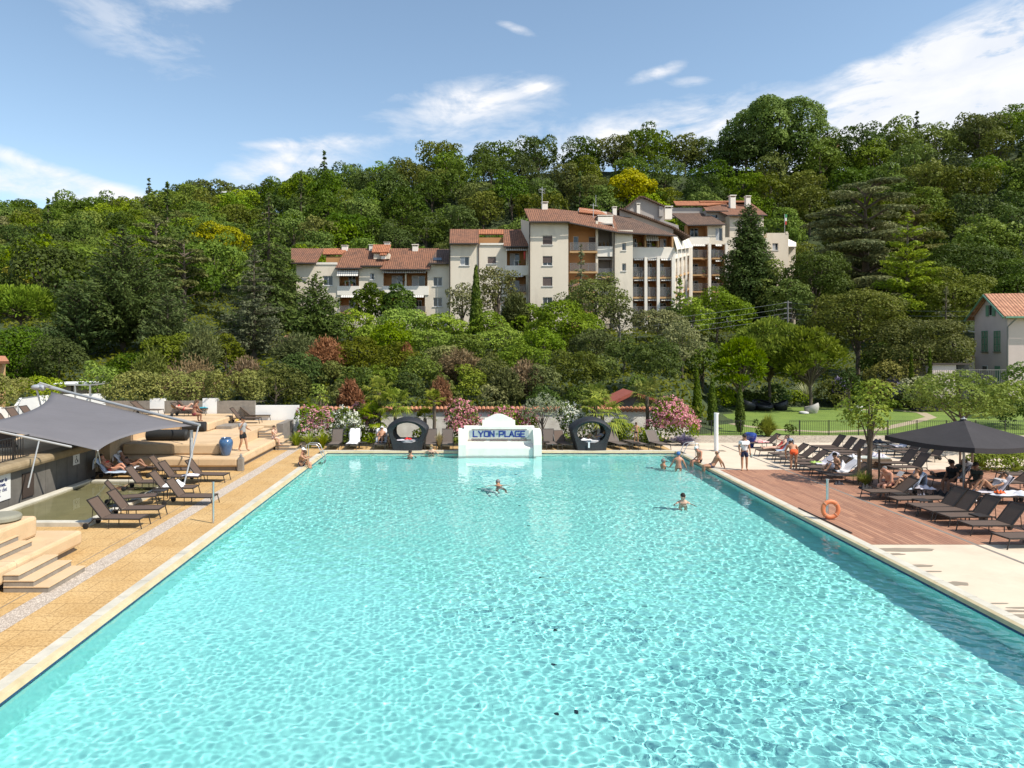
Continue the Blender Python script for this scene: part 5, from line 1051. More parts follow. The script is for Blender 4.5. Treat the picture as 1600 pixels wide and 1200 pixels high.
for px, yt, wp, yb, lab in ((1089, 578, 14, 662, 'slim cypress leftmost by the pink oleander'), (1113, 590, 14, 668, 'slim cypress behind the white shower post'), (1156, 603, 14, 675, 'slim cypress right of the white shower post')):
    g = G(px, yb); tree('column', px, yt, wp, g.y, lab, 'cypress_tree', z=0, key='cypress', leaf=.07, dens=70, group='slim cypresses along the lawn')
for px, lab in ((1424, 'left of two thin cypresses against the garden hedge'), (1453, 'right of two thin cypresses against the garden hedge')): tree('column', px, 545, 8, 67, lab, 'cypress_tree', key='cypress', z=0, leaf=.08, dens=50)
# garden hedge and shrubs beyond the lawn
hd_ = spot(1415, 70, 0); me, _ = bush(77, 3.9, 1.6, 4.0, 'hedge', .10, 34, 30, box=True); o = thing('hedge', 'long clipped dark hedge below the loquat', 'hedge', hd_); link('leaves', me, o); LM['hedge2'] = LM['mid']
gar = [(1128, 606, 46, 69, 'bright', 'flowering light shrub behind the slim cypresses'), (1105, 620, 40, 67, 'dark', 'dark shrub between the slim cypresses'), (1215, 598, 46, 70, 'dark', 'dark green shrub right of the black sofa'), (1300, 596, 54, 70, 'olivegreen', 'olive shrub right of the spiky phormium'), (1345, 600, 40, 71, 'mid', 'shrub left of the golden spiky plant'), (1388, 612, 50, 70, 'dark', 'low dark shrub at the lawn edge'), (1418, 612, 34, 67, 'olivegreen', 'rounded brownish olive shrub at the lawn edge'), (1445, 585, 70, 66, 'cream', 'cream and green variegated shrub left of the maple'), (1395, 625, 24, 66, 'bright', 'small light green shrub on the lawn edge'), (1170, 615, 60, 70, 'dark', 'dark shrub behind the black sofa'), (1245, 610, 40, 71, 'mid', 'green shrub left of the spiky phormium'), (1360, 590, 60, 72, 'mid', 'green shrub behind the ivy clad trunk')]
for px, yt, w_, d, key, lab in gar: tree(B, px, yt, w_, d, lab, 'shrub', cat='shrub', z=0, key=key, base=0, nl=26, trunk=False, lobe=(.3, .45))
for px, yt, w_, d, lab in ((1310, 592, 30, 70.5, 'pale purple haze of smoke bush left'), (1395, 590, 30, 70, 'pale purple smoke bush beside the low dark shrub'), (1408, 600, 26, 68, 'small greyish purple smoke bush')): tree('twiggy', px, yt, w_, d, lab, 'smoke_bush', cat='shrub', z=0, key='lavender', leaf=.09)
for px, by, hh, r_, key, lab in ((1262, 634, 2.9, 1.9, 'cream', 'big spiky phormium with striped leaves behind the egg seat'), (1375, 618, 2.2, 1.5, 'gold', 'spiky golden plant beyond the lawn'), (1103, 628, 1.6, 1.0, 'cream', 'spiky striped plant behind the slim cypress'), (1180, 632, 1.6, 1.0, 'cream', 'spiky striped plant behind the black sofa')):
    g = G(px, by); me = blades(nsd(), r_, hh, 70, key, .05); plant('phormium', lab, 'plant', [me], (g.x, g.y, 0))
for px, yt, w_, d, key, lab in ((1590, 548, 44, 60, 'mid', 'bamboo like bush in front of the pink house wall'), (1588, 597, 90, 54, 'bright', 'yellow green shrub at the right edge beyond the lawn'), (1590, 622, 60, 52, 'dark', 'dark shrub at the right edge of the lawn'), (1540, 606, 50, 60, 'grey', 'dusky shrub right of the maple')): tree(B, px, yt, w_, d, lab, 'shrub', cat='shrub', z=0, key=key, base=0, nl=28, trunk=False)
# two deck trees
g = G(1358, 757); tree(B, 1358, 580, 92, g.y, 'young light green tree with wooden stakes standing in the deck', 'young_tree', z=0, key='bright', nl=56, base=.24, leaf=.085, dens=60, lobe=(.22, .36), spread=.3)
tree(B, 1500, 568, 168, 41, 'spreading yellow green maple behind the big dark parasol', 'maple_tree', z=0, key='maple', nl=96, base=.16, leaf=.085, dens=36, lobe=(.17, .32), flat=.55, gap=.08, spread=.3)
# clumps by the lawn fence
me = blades(201, 1.1, 1.6, 700, 'blade', .03, .95); g = G(1200, 682); plant('ornamental_grass', 'tall fountain of green grass at the lawn fence', 'plant', [me], (g.x, g.y, 0), sc=(.95, .7, .95))
me, _ = bush(202, .55, .4, .8, 'dark', .07, 60, 8); g = G(1236, 680); plant('shrub', 'small dark shrub at the lawn fence right of the grass fountain', 'shrub', [me], (g.x, g.y, 0)); me, _ = bush(203, .6, .4, 1.1, 'dark', .06, 70, 10, box=True); g = G(1187, 681); plant('shrub', 'small clipped box shrub left of the grass fountain', 'shrub', [me], (g.x, g.y, 0))

# ---------------------------------------------------------------- planting behind the far end of the pool
def ole(px, ytop, ybot, wpx, d, key, lab, n=520, seed=0):
    w_ = wpx / 2 * d / F; h = (ybot - ytop) * d / F; z0 = max(0, CH - (ybot - HY) * d / F); me, E = bush(300 + seed, w_, w_ * .55, h, 'mid', .075, 60, 16); bl = blossoms(400 + seed, E, key, int(n * 3.2), .08)
    plant('oleander', lab, 'shrub', [me, bl], ((px - HX) * d / F, d, z0), group='oleanders behind the pool')
ole(492, 630, 690, 74, 45.5, 'pink', 'dusky pink oleander nearest the terrace steps', 420, 1); ole(540, 638, 696, 58, 44.2, 'whitef', 'white oleander between two pink ones on the left', 500, 2); ole(566, 629, 690, 66, 46, 'pink', 'pink oleander rising behind the left white one', 360, 3)
ole(728, 630, 698, 74, 45, 'pink', 'full pink oleander left of the white fountain wall', 900, 4); ole(800, 634, 695, 96, 46, 'pink', 'pink oleander behind the fountain wall', 800, 5); ole(896, 632, 696, 62, 45, 'whitef', 'white oleander behind the right daybed', 620, 6); ole(1052, 628, 698, 98, 44.8, 'pink', 'biggest pink oleander at the right end of the far planting', 1500, 7)
for i, (px, ys, cw_, hts, tr_, lab) in enumerate(((592, 612, 46, 1, 1, 'palm above the left daybed with a tall bare stem'), (617, 632, 54, 1, 1, 'bushy palm right behind the left daybed'), (678, 626, 34, 1, 1, 'lone slim palm with a shaggy trunk'), (664, 654, 32, 1, 1, 'low palm left of the slim palm'), (930, 622, 46, 1, 1, 'palm left of the red roofed hut'), (941, 650, 70, 1, 1, 'low wide palm behind the right daybed'), (1011, 620, 56, 1, 1, 'palm with a dark trunk right of the hut gable'), (580, 655, 50, 1, 1, 'low palm beside the left white oleander'))):
    d = 45.5 - (i % 3) * .5; r_ = cw_ / 2 * d / F * 1.25; c = P(px, ys, d); h = c.z
    t = thing('palm_tree', lab, 'palm', (c.x, d, 0), 0, 'fan palms behind the pool'); link('fronds', palm_crown(500 + i, r_, 30), t, (0, 0, h)); MB().tube([(0, 0, -.1), (.03, 0, h * .5), (0, 0, h)], [.13, .11, .12], 8).build('trunk', M['bark'], t, True)
g_ = 45
t = tree(B, 847, 613, 66, 44.6, 'grey green olive tree with open crown right of the fountain wall', 'olive_tree', z=0, key='olive', nl=44, base=.30, leaf=.065, dens=85, gap=.05, lobe=(.2, .34))
tree(B, 500, 590, 38, 47.6, 'tall yellow green climbing shrub above the dusky pink oleander', 'shrub', cat='shrub', z=0, key='bright', base=.2, nl=24, leaf=.09, dens=30, gap=.2)
low = [(575, 676, 40, 'mid'), (655, 668, 30, 'mid'), (604, 680, 34, 'bright'), (712, 682, 30, 'mid'), (643, 684, 28, 'bright'), (876, 672, 30, 'bright'), (862, 682, 26, 'dark'), (960, 672, 40, 'dark'), (985, 658, 54, 'bright'), (1015, 672, 40, 'mid'), (695, 676, 36, 'dark'), (838, 680, 30, 'mid'), (528, 682, 40, 'mid'), (758, 684, 40, 'dark'), (800, 684, 40, 'dark')]
LB = ('behind the towel draped lounger', 'behind the left daybed', 'beside the person in a white cap', 'left of the fountain wall', 'behind the left daybed opening', 'left of the right daybed', 'below the olive tree', 'right of the right daybed', 'in front of the rough white wall', 'behind the standing child', 'between two brown loungers', 'beside the olive trunk', 'behind the leftmost far lounger', 'behind the left half of the fountain', 'behind the right half of the fountain')
for i, (px, yt, w_, key) in enumerate(low):
    d = 44.0; r_ = w_ / 2 * d / F; h = CH - (yt - HY) * d / F; me, _ = bush(600 + i, r_, r_ * .7, h, key, .07, 60, 10); plant('shrub', BN[key] + ' low shrub ' + LB[i], 'shrub', [me], ((px - HX) * d / F, d, 0), group='low shrubs behind the far loungers')
for i, (px, lab) in enumerate(((462, 'strap leaved clump nearest the terrace steps'), (482, 'strap leaved clump in the middle of the three'), (503, 'strap leaved clump beside the white oleander'))):
    g = G(px, 701); plant('strap_leaved_plant', lab, 'plant', [blades(700 + i, .75, 1.15, 80, 'blade', .03, .7)], (g.x, g.y + .2, 0), group='strap leaved clumps by the terrace steps')
g = G(686, 702); plant('ornamental_grass', 'yellow tuft of grass between two far loungers', 'plant', [blades(710, .35, 1.0, 150, 'gold', .012, .5)], (g.x, g.y + .3, 0))
me = blades(711, .75, .75, 420, 'lavender', .022, .8); g = G(1072, 697); plant('lavender', 'mound of purple lavender under the biggest oleander', 'plant', [me], (g.x, g.y + .3, 0), sc=(1.5, .8, 1))
# left hedges on the planter walls
for (px0, px1, yt, yb, d, lab) in ((165, 328, 585, 628, 47.2, 'long clipped grey green hedge behind the upper terrace'), (322, 408, 583, 627, 47.0, 'right end section of the clipped hedge, slightly taller')):
    a = P(px0, yt, d); b_ = P(px1, yb, d); me, _ = bush(800 + px0, (b_.x - a.x) / 2, 1.0, a.z - b_.z, 'hedge', .075, 62, 46 if px0 < 200 else 26, lobe=(.16, .3), box=True); plant('hedge', lab, 'hedge', [me], ((a.x + b_.x) / 2, d, b_.z))
me, _ = bush(820, 2.2, 1.5, 2.2, 'hedge', .075, 60, 16); a = P(2, 632, 44); plant('hedge', 'rounded grey green hedge end at the left edge of the photo', 'hedge', [me], a)
me, _ = bush(821, 2.2, .8, 1.4, 'bright', .08, 60, 12, box=True); a = P(45, 622, 50); plant('hedge', 'low bright green hedge behind the white wall on the left', 'hedge', [me], a)
# beds near the right-hand parasol
me, _ = bush(830, 1.9, .7, .85, 'bright', .06, 150, 34, box=True); g = G(1575, 735); plant('hedge', 'low bright green hedge behind the big dark parasol', 'hedge', [me], (g.x + .3, g.y, 0)); me, _ = bush(831, 1.6, .6, .8, 'mid', .06, 150, 28, box=True); g = G(1580, 712); plant('hedge', 'second low hedge further back behind the parasol', 'hedge', [me], g)
g = G(1352, 758); plant('ornamental_grass', 'fine green grass growing round the staked young tree', 'plant', [blades(840, .7, .75, 320, 'blade', .01, .8)], (g.x, g.y, 0), sc=(1.1, .7, 1)); g = G(1462, 716); plant('ornamental_grass', 'sparse pale grass tuft behind the parasol pole', 'plant', [blades(841, .6, .75, 90, 'gold', .008, .6)], g)
# ---------------------------------------------------------------- left terraces: moulded benches, steps, retaining wall, small pool
def bench(name, label, x0, x1, y0, y1, z0, z1, plinth=0.0, mt='terrace', b=.09, jx=(), jy=(), top=None):
    t = thing(name, label, 'terrace bench', (0, 0, 0)); q = MB(); zb = z0 + plinth
    # split into cast segments with fine joints between them
    xs_ = [x0, *jx, x1]; ys_ = [y0, *jy, y1]
    q.box(x0, y0, zb, x1, y1, z1, b=b); q.build('bench_block', M[mt], t); c = b * .8
    for x in jx: MB().prism([(y0 - .002, zb + c), (y0 - .002, z1 - c), (y0 + c, z1 + .002), (y1 - c, z1 + .002), (y1 - c, z1 - .02), (y0 + .02, z1 - c), (y0 + .02, zb + c)], x - .006, x + .006, 'x').build('joint', M['plinth'], t)
    for y in jy: MB().prism([(x1 + .002, zb + c), (x1 + .002, z1 - c), (x1 - c, z1 + .002), (x0 + c, z1 + .002), (x0 + c, z1 - .02), (x1 - .02, z1 - c), (x1 - .02, zb + c)], y - .006, y + .006, 'y').build('joint', M['plinth'], t)
    if plinth: MB().box(x0 + .12, y0 + .16, z0, x1 - .16, y1 - .16, zb + .02).build('plinth', M['plinth'], t)
    return t
def steps(label, x1, y0, y1, z0, n, tread=.37, rise=.15, dirn=-1):
    """steps rising towards -x from x1"""
    t = thing('steps', label, 'steps', (0, 0, 0))
    for k in range(n):
        xa = x1 - tread * k; xb = x1 - tread * n; MB().box(xb, y0, z0 + rise * k, xa, y1, z0 + rise * (k + 1) - .035).build('riser', M['riser'], t); MB().box(xb - .002, y0 - .015, z0 + rise * (k + 1) - .034, xa + .02, y1 + .01, z0 + rise * (k + 1), b=.008).build('tread', M['terrace'], t)
    return t
bench('terrace_bench', 'lower tan bench beside the near steps at the left edge', -17.3, -11.5, 6, 21.2, 0, .60, .17, jy=(9, 12, 15, 18.1)); bench('terrace_bench', 'upper tan bench with a round grey cushion at the left edge', -17.29, -12.42, 6, 20.5, .603, 1.2, 0, jy=(9.2, 12.2, 15.2, 17.9))
steps('lowest near steps going up to the lower bench at the left edge', -10.36, 17.53, 19.2, 0, 3); steps('upper near steps cut off by the left edge of the photo', -12.0 + .02, 17.3, 19.5, .603, 3, .37, .148)
g = P(2, 809, 19.8); MB_ = MB().lathe([(.42, 0), (.50, .05), (.50, .13), (.44, .19), (.2, .20)], 24, (0, 0, 0)); o = MB_.build('cushion', mat('grey_green_cushion', (.22, .21, .16), .9, .1, 3), None, True, (g.x, g.y, 1.203)); tag(o, 'round grey green cushion lying on the upper bench at the left edge', 'cushion')
# the retaining wall with its brown coping
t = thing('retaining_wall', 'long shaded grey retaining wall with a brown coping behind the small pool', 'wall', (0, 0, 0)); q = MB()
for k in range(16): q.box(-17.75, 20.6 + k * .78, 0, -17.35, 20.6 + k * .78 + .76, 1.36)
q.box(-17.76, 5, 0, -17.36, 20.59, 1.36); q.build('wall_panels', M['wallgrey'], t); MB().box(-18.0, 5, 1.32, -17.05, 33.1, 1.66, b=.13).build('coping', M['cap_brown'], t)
MB().box(-17.36, 27.6, .15, -17.30, 28.3, 1.1).build('access_panel', mat('dark_rust_panel', (.045, .03, .022), .8), t)
q = MB(); q.box(-40, 5, -.02, -18.0, 34.5, 1.6); q.box(-40, 34.5, -.02, -17.4, 44.5, 1.55); tag(q.build('upper_terrace', M['terrace']), kind='structure')
# notice on the wall and the small pictogram sign
sg = thing('sign', 'white rounded notice with dark blue lettering on the grey retaining wall', 'sign', (-17.33, 25.6, .92)); q = MB(); q.box(-.0, -1.6, -.60, .02, 1.28, .52, b=.009)
q.build('panel', mat('white_sign_panel', (.66, .66, .64), .5), sg); M['ink'] = mat('dark_blue_ink', (.02, .03, .12), .6); M['inkg'] = mat('grey_ink', (.14, .15, .22), .6)
def text(s_, size, loc, rot, mt, parent, name='lettering', ext=.004, align='RIGHT', shear=0.0, bold=.0):
    cu = bpy.data.curves.new(name, 'FONT'); cu.body = s_; cu.size = size; cu.extrude = ext; cu.align_x = align; cu.shear = shear; cu.offset = bold; tmp = bpy.data.objects.new(name, cu); COL.objects.link(tmp)
    dg = bpy.context.evaluated_depsgraph_get(); me = bpy.data.meshes.new_from_object(tmp.evaluated_get(dg)); bpy.data.objects.remove(tmp); me.materials.clear(); me.materials.append(mt); o = link(name, me, parent, loc); o.rotation_euler = rot; return o
for i, (s_, mt, sh_, yy) in enumerate((('cut the', 'ink', 0, .62), ('and nour is', 'ink', 0, 1.06), ('our joumes.', 'ink', 0, 1.00), ('courter det', 'inkg', .3, 1.05), ('ournees.', 'inkg', .3, .70), ('e.', 'inkg', .3, .10))):
    text(s_, .21, (.026, yy, .27 - i * .165 - (.03 if i > 2 else 0)), (R(90), 0, R(90)), M[mt], sg, bold=.004)
s2 = thing('sign', 'small white square pictogram sign near the far end of the grey wall', 'sign', (-17.33, 31.4, 1.06)); MB().box(0, -.26, -.22, .015, .26, .22).build('panel', mat('white_sign', (.62, .62, .60), .5), s2)
q = MB(); q.sph((.02, 0, .13), (.008, .03, .03)); q.tube([(.02, 0, .08), (.02, .01, -.01), (.02, .09, -.03), (.02, .12, -.12)], .014, 5)
for k in range(12): a0, a1 = 6.283 * k / 14 + 1.9, 6.283 * (k + 1) / 14 + 1.9; q.tube([(.02, -.02 + .09 * math.cos(a0), -.07 + .08 * math.sin(a0)), (.02, -.02 + .09 * math.cos(a1), -.07 + .08 * math.sin(a1))], .010, 4)
q.build('pictogram', M['black'], s2)
# balustrade on the wall
t = thing('railing', 'black barred railing on top of the brown coping', 'railing', (-17.62, 0, 1.64)); q = MB()
for k in range(int(19.2 / .155)): y_ = 9.2 + k * .155; q.box(-.012, y_ - .012, .06, .012, y_ + .012, .86)
q.build('bars', M['black'], t); q = MB(); q.box(-.02, 9, .86, .02, 28.5, .90); q.box(-.016, 9, .05, .016, 28.5, .08); q.build('rails', M['black'], t)
for k in range(8): y_ = 9.1 + k * 2.63; MB().box(-.03, y_ - .035, 0, .03, y_ + .035, .92).build('post', M['black'], t)
# small shallow pool
t = thing('paddling_pool', 'shallow olive green paddling pool with a pale stone rim left of the loungers', 'paddling pool', (0, 0, 0)); q = MB(); X0, X1, Y0, Y1 = -16.95, -12.75, 23.9, 31.6
q.box(X0, Y0, -.3, X1, Y0 + .32, .15, b=.02); q.box(X0, Y1 - .32, -.3, X1, Y1, .15, b=.02); q.box(X0, Y0 + .323, -.3, X0 + .32, Y1 - .323, .15, b=.02); q.box(X1 - .32, Y0 + .323, -.3, X1, Y1 - .323, .148, b=.02); q.build('rim', M['coping'], t)
MB().add([(X0, Y0, -.028 + .02), (X1, Y0, -.008), (X1, Y1, -.008), (X0, Y1, -.008)], [(0, 1, 2, 3)]).build('floor', mat('olive_pool_floor', (.36, .34, .23), .8, .12, 1.2), t)
pm = bpy.data.materials.new('still_olive_water'); pm.use_nodes = True; tt = NT(pm.node_tree); b = pm.node_tree.nodes['Principled BSDF']; out = pm.node_tree.nodes['Material Output']; nn = tt.n('ShaderNodeTexNoise', i_Scale=3.0, i_Detail=2.0); tcn = tt.n('ShaderNodeTexCoord'); tt.L.new(tcn.outputs['Object'], nn.inputs['Vector']); bp = tt.n('ShaderNodeBump', i_Strength=.05, i_Distance=.02); tt.L.new(nn.outputs[0], bp.inputs['Height'])
gl = tt.n('ShaderNodeBsdfGlossy'); gl.inputs['Roughness'].default_value = .01; tp = tt.n('ShaderNodeBsdfTransparent'); tp.inputs['Color'].default_value = (.80, .80, .70, 1); fr_ = tt.n('ShaderNodeFresnel', i_IOR=1.45); mx = tt.n('ShaderNodeMixShader'); tt.L.new(bp.outputs[0], gl.inputs['Normal']); tt.L.new(bp.outputs[0], fr_.inputs['Normal']); tt.L.new(fr_.outputs[0], mx.inputs[0]); tt.L.new(tp.outputs[0], mx.inputs[1]); tt.L.new(gl.outputs[0], mx.inputs[2]); tt.L.new(mx.outputs[0], out.inputs[0])
MB().add([(X0 + .3, Y0 + .3, .085), (X1 - .3, Y0 + .3, .085), (X1 - .3, Y1 - .3, .085), (X0 + .3, Y1 - .3, .085)], [(0, 1, 2, 3)]).build('water', pm, t)
# far benches and levels
bench('terrace_bench', 'long lower tan bench facing the loungers with the blue urn standing on it', -17.3, -11.2, 34.5, 35.62, 0, .64, .20, jx=(-14.9, -13.1))
bench('terrace_bench', 'long lower tan ledge running back along the pool where the man walks', -12.5, -11.21, 35.63, 43.4, 0, .64, .20, jy=(38.3, 40.9)); bench('terrace_bench', 'upper tan bench behind the blue urn', -17.25, -12.4, 35.4, 36.5, .643, 1.2, 0, jx=(-14.8,), b=.1)
q = MB(); q.box(-17.4, 36.51, 0, -12.45, 43.4, 1.19, b=.02); tag(q.build('middle_terrace', M['terrace']), kind='structure')
bench('terrace_bench', 'raised tan platform with sunbathers below the hedge', -24, -14.85, 40.6, 46.2, 1.194, 1.68, 0, b=.08, jy=(43.2,), jx=(-19.5,)); q = MB(); q.box(-14.8, 41.7, 1.194, -13.9, 43.3, 1.36); q.build('low_step', M['riser']); o = bpy.data.objects['low_step']; tag(o, 'low grey concrete step against the raised platform', 'step')
bench('terrace_bench', 'tan platform with two brown loungers in front of the white wall', -14.84, -11.75, 43.5, 46.2, .9, 1.25, 0, b=.06); q = MB(); q.box(-11.74, 43.55, 0, -11.35, 46.2, 1.3); tag(q.build('end_wall', M['plinth']), 'low grey end wall of the tan platform', 'wall'); q = MB(); q.box(-14.84, 43.5, 0, -11.75, 46.2, .9); tag(q.build('terrace_base', M['terrace']), kind='structure')
steps('steps at the far end of the terraces beside the strap leaved plants', -10.05, 41.4, 42.9, 0, 3, .39, .16); steps('small upper steps behind the seated girl', -11.3, 42.0, 43.2, .643, 3, .36, .15)
# planter walls carrying the hedge
for i, (a, b_, mt, h, lab) in enumerate(((165, 234, 'riser', 626.5, 'grey planter panel left of the first white pier'), (234, 257, 'white', 623, 'first white pier below the hedge'), (257, 316.5, 'riser', 626.5, 'grey planter panel between the two white piers'), (316.5, 339, 'white', 622.5, 'second white pier below the hedge'), (339, 398, 'riser', 626.5, 'grey planter panel right of the second white pier'))):
    d = 46.25; x0_, x1_ = (a - HX) / F * d, (b_ - HX) / F * d; z1_ = CH - (h - HY) * d / F; o = MB().box(x0_, d, 1.0, x1_ - .004, d + (.5 if mt == 'white' else .3), z1_).build('planter_wall', M[mt]); tag(o, lab, 'wall')
o = MB().add([(-24, 46.5, 2.3), (-13.9, 46.5, 2.3), (-13.9, 49, 2.3), (-24, 49, 2.3)], [(0, 1, 2, 3)]).build('planter_soil', M['earth']); tag(o, kind='structure')
a, b_ = P(399, 633.5, 46.3), P(466.5, 633.5, 46.3); o = MB().box(a.x, 46.3, 0, b_.x, 46.55, a.z).build('white_wall', M['white']); tag(o, 'plain white wall between the hedge and the pink oleander', 'wall')
# curved white wall at far left
t = thing('white_wall', 'curving white wall behind the loungers at the far left', 'wall', (0, 0, 0)); pts = [(-30, 655, 636, 40), (0, 655, 637, 41), (22, 648, 634, 43), (30, 640, 622, 46), (60, 632, 618, 49), (100, 628, 616.5, 51), (165, 628, 615, 52)]; q = MB()
for i in range(len(pts) - 1):
    a, b_ = pts[i], pts[i + 1]; A0, A1, B0, B1 = P(a[0], a[2], a[3]), P(b_[0], b_[2], b_[3]), P(a[0], a[1] + 30, a[3]), P(b_[0], b_[1] + 30, b_[3]); ofs = Vector((0, .3, 0)); q.add([A0, A1, B1, B0, A0 + ofs, A1 + ofs], [(0, 1, 2, 3), (0, 4, 5, 1)])
q.build('wall_face', M['white'], t)
# timber pavilion behind the sail
t = thing('pavilion', 'little timber cabin under a thin flat frame behind the sail', 'pavilion', (0, 0, 0)); d = 53; q = MB(); mw = mat('pale_timber', (.42, .33, .23), .85, .12, 3, stretch=(6, 6, .6)); x0_, x1_, x2_, x3_ = [(p - HX) / F * d for p in (76, 111, 114, 137)]; zt = P(0, 599, d).z; zb = 1.5
for a, b_ in ((x0_, x1_), (x2_, x3_)):
    n = int((b_ - a) / .14)
    for k in range(n): q.box(a + (b_ - a) * k / n, d, zb, a + (b_ - a) * (k + 1) / n - .012, d + .1, zt - .1)
q.box(x3_ - .1, d + .11, zb, x3_, d + 2.2, zt - .1); q.build('cladding', mw, t); MB().box(x0_, d + 2.2, zb, x3_, d + 2.3, zt - .1).build('back_wall', M['black'], t); MB().slab([(x0_ - .3, d - .4, zt - .05), (x3_ + .1, d - .4, zt + .02), (x3_ + .1, d + 2.4, zt + .06), (x0_ - .3, d + 2.4, zt)], .1).build('roof', M['white'], t)
q = MB(); xr_ = (148 - HX) / F * 51; q.box(x3_ - .6, 50.4, zt - .02, xr_, 50.5, zt + .06); q.box(xr_ - .08, 50.4, zb - .5, xr_, 50.5, zt - .02); xm_ = (125 - HX) / F * 51; q.box(xm_ - .08, 50.4, zb - .5, xm_, 50.5, zt - .02); q.box(xr_ - .08, 50.5, zt - .015, xr_, 53, zt + .055); q.build('frame', M['alu'], t)

# ---------------------------------------------------------------- far wall, fountain
t = thing('garden_wall', 'rough white garden wall with a terracotta tile cap behind the oleanders', 'wall', (0, 0, 0)); x0_, x1_ = P(468, 0, 47.3).x, P(1076, 0, 47.3).x; zt = P(0, 640, 47.3).z; MB().box(x0_, 47.3, 0, x1_, 47.6, zt).build('wall_face', M['whitewall'], t)
q = MB(); n = 92
for k in range(n): a = x0_ + (x1_ - x0_) * k / n; q.tube([(a + .14, 47.12, zt - .03), (a + .14, 47.45, zt + .10), (a + .14, 47.78, zt - .03)], .135, 6)
q.build('tile_cap', M['tilecap'], t)
fd = 40.55; fz = lambda py: CH - (py - HY) * fd / F; fx = lambda px: (px - HX) * fd / F
t = thing('fountain_wall', 'white curved fountain wall with a mosaic name panel at the far end of the pool', 'fountain', (0, 0, 0)); wm_ = mat('white_fountain_paint', (.80, .765, .69), .55, .05, 1.5, stain=.12, ss=1.2, stretch=(1, 1, .3))
def arc(cx_, cz_, r, a0, a1, n=8): return [(cx_ + r * math.cos(R(a0 + (a1 - a0) * i / n)), cz_ + r * math.sin(R(a0 + (a1 - a0) * i / n))) for i in range(n + 1)]
zb = -.5
# curved gable seen above
gp = [(fx(754), fz(668)), (fx(754), fz(659)), (fx(757), fz(658)), (fx(758.5), fz(655.5))] 
for i in range(13):
    u = i / 12; xx = 760 + (800 - 760) * u; gp.append((fx(xx), fz(655.5 - 7.0 * math.sin(math.pi * u) ** 1.2)))
gp += [(fx(801.5), fz(655.5)), (fx(803), fz(658)), (fx(806), fz(659)), (fx(806), fz(668))]; MB().prism(gp, 41.15, 41.45, 'y').build('gable', wm_, t)
q = MB(); q.box(fx(725), 40.9, zb, fx(737), 41.45, fz(667.5)); q.box(fx(824), 40.9, zb, fx(836), 41.45, fz(667.5)); q.box(fx(737), 40.9, fz(667.5) - .16, fx(824), 41.45, fz(667.5)); q.box(fx(737), 41.1, fz(691), fx(824), 41.44, fz(667.5) - .16); q.box(fx(737), 40.9, zb, fx(824), 41.45, fz(690.5)); q.build('back_wall', wm_, t)
for s_ in (0, 1):
    xa, xb = (fx(716.5), fx(728.5)) if s_ == 0 else (fx(833), fx(845.5)); q = MB(); z1_ = fz(668.5); zz = fz(693)
    pr = [(41.5, zb), (40.15, zb), (40.15, zz)] + [(40.2 + .55 * (1 - math.cos(R(a))), zz + (z1_ - zz - .12) * math.sin(R(a))) for a in range(0, 91, 10)] + [(41.5, z1_ - .12)]
    q.prism(pr, xa, xb, 'x'); q.build('side_pier', wm_, t); 
    xo = xa + (0 if s_ == 0 else .0)
q = MB(); q.prism([(40.9, zb), (40.3, zb), (40.3, fz(699)), (40.34, fz(698)), (40.62, fz(696.5)), (40.9, fz(693.5))], fx(728.6), fx(832.9), 'x'); q.build('lower_ledge', wm_, t)
for a, b_ in ((731, 759), (766, 794), (799, 830)): MB().box(fx(a), 40.87, fz(689.3), fx(b_), 40.9, fz(688.2)).build('water_slot', mat('rusty_slot', (.19, .10, .08), .8), t)
mo = bpy.data.materials.new('grey_blue_mosaic'); mo.use_nodes = True; tt = NT(mo.node_tree); b = mo.node_tree.nodes['Principled BSDF']; tcn = tt.n('ShaderNodeTexCoord'); mp = tt.n('ShaderNodeMapping'); mp.inputs['Rotation'].default_value = (R(90), 0, 0); tt.L.new(tcn.outputs['Object'], mp.inputs[0]); br = tt.n('ShaderNodeTexBrick', i_Scale=1.0, offset=0.0); br.inputs['Brick Width'].default_value = .035; br.inputs['Row Height'].default_value = .035; br.inputs['Mortar Size'].default_value = .003
br.inputs['Color1'].default_value = (.32, .37, .39, 1); br.inputs['Color2'].default_value = (.40, .45, .46, 1); br.inputs['Mortar'].default_value = (.36, .39, .40, 1); tt.L.new(mp.outputs[0], br.inputs['Vector']); tt.L.new(br.outputs[0], b.inputs['Base Color']); b.inputs['Roughness'].default_value = .3
o = MB().box(fx(734), 40.86, fz(684.6), fx(827), 40.898, fz(673.4)).build('name_panel', mo, t)
ST = {'L': [[(0, 1), (0, 0), (.7, 0)]], 'Y': [[(0, 1), (.42, .42), (.84, 1)], [(.42, .42), (.42, 0)]], 'O': [[(.12, 0), (0, .12), (0, .88), (.12, 1), (.68, 1), (.8, .88), (.8, .12), (.68, 0), (.12, 0)]], 'N': [[(0, 0), (0, 1), (.75, 0), (.75, 1)]], 'P': [[(0, 0), (0, 1), (.72, 1), (.8, .9), (.8, .52), (.72, .42), (0, .42)]], 'A': [[(0, 0), (.42, 1), (.84, 0)], [(.16, .34), (.68, .34)]], 'G': [[(.75, 1), (.12, 1), (0, .88), (0, .12), (.12, 0), (.78, 0), (.78, .5), (.42, .5)]], 'E': [[(.7, 1), (0, 1), (0, 0), (.7, 0)], [(0, .5), (.6, .5)]], '.': [[(.25, .5), (.36, .5)]]}
M['navy'] = mat('navy_mosaic_letters', (.015, .03, .20), .3); lh = fz(674.8) - fz(683.4); xk = lh * 1.04
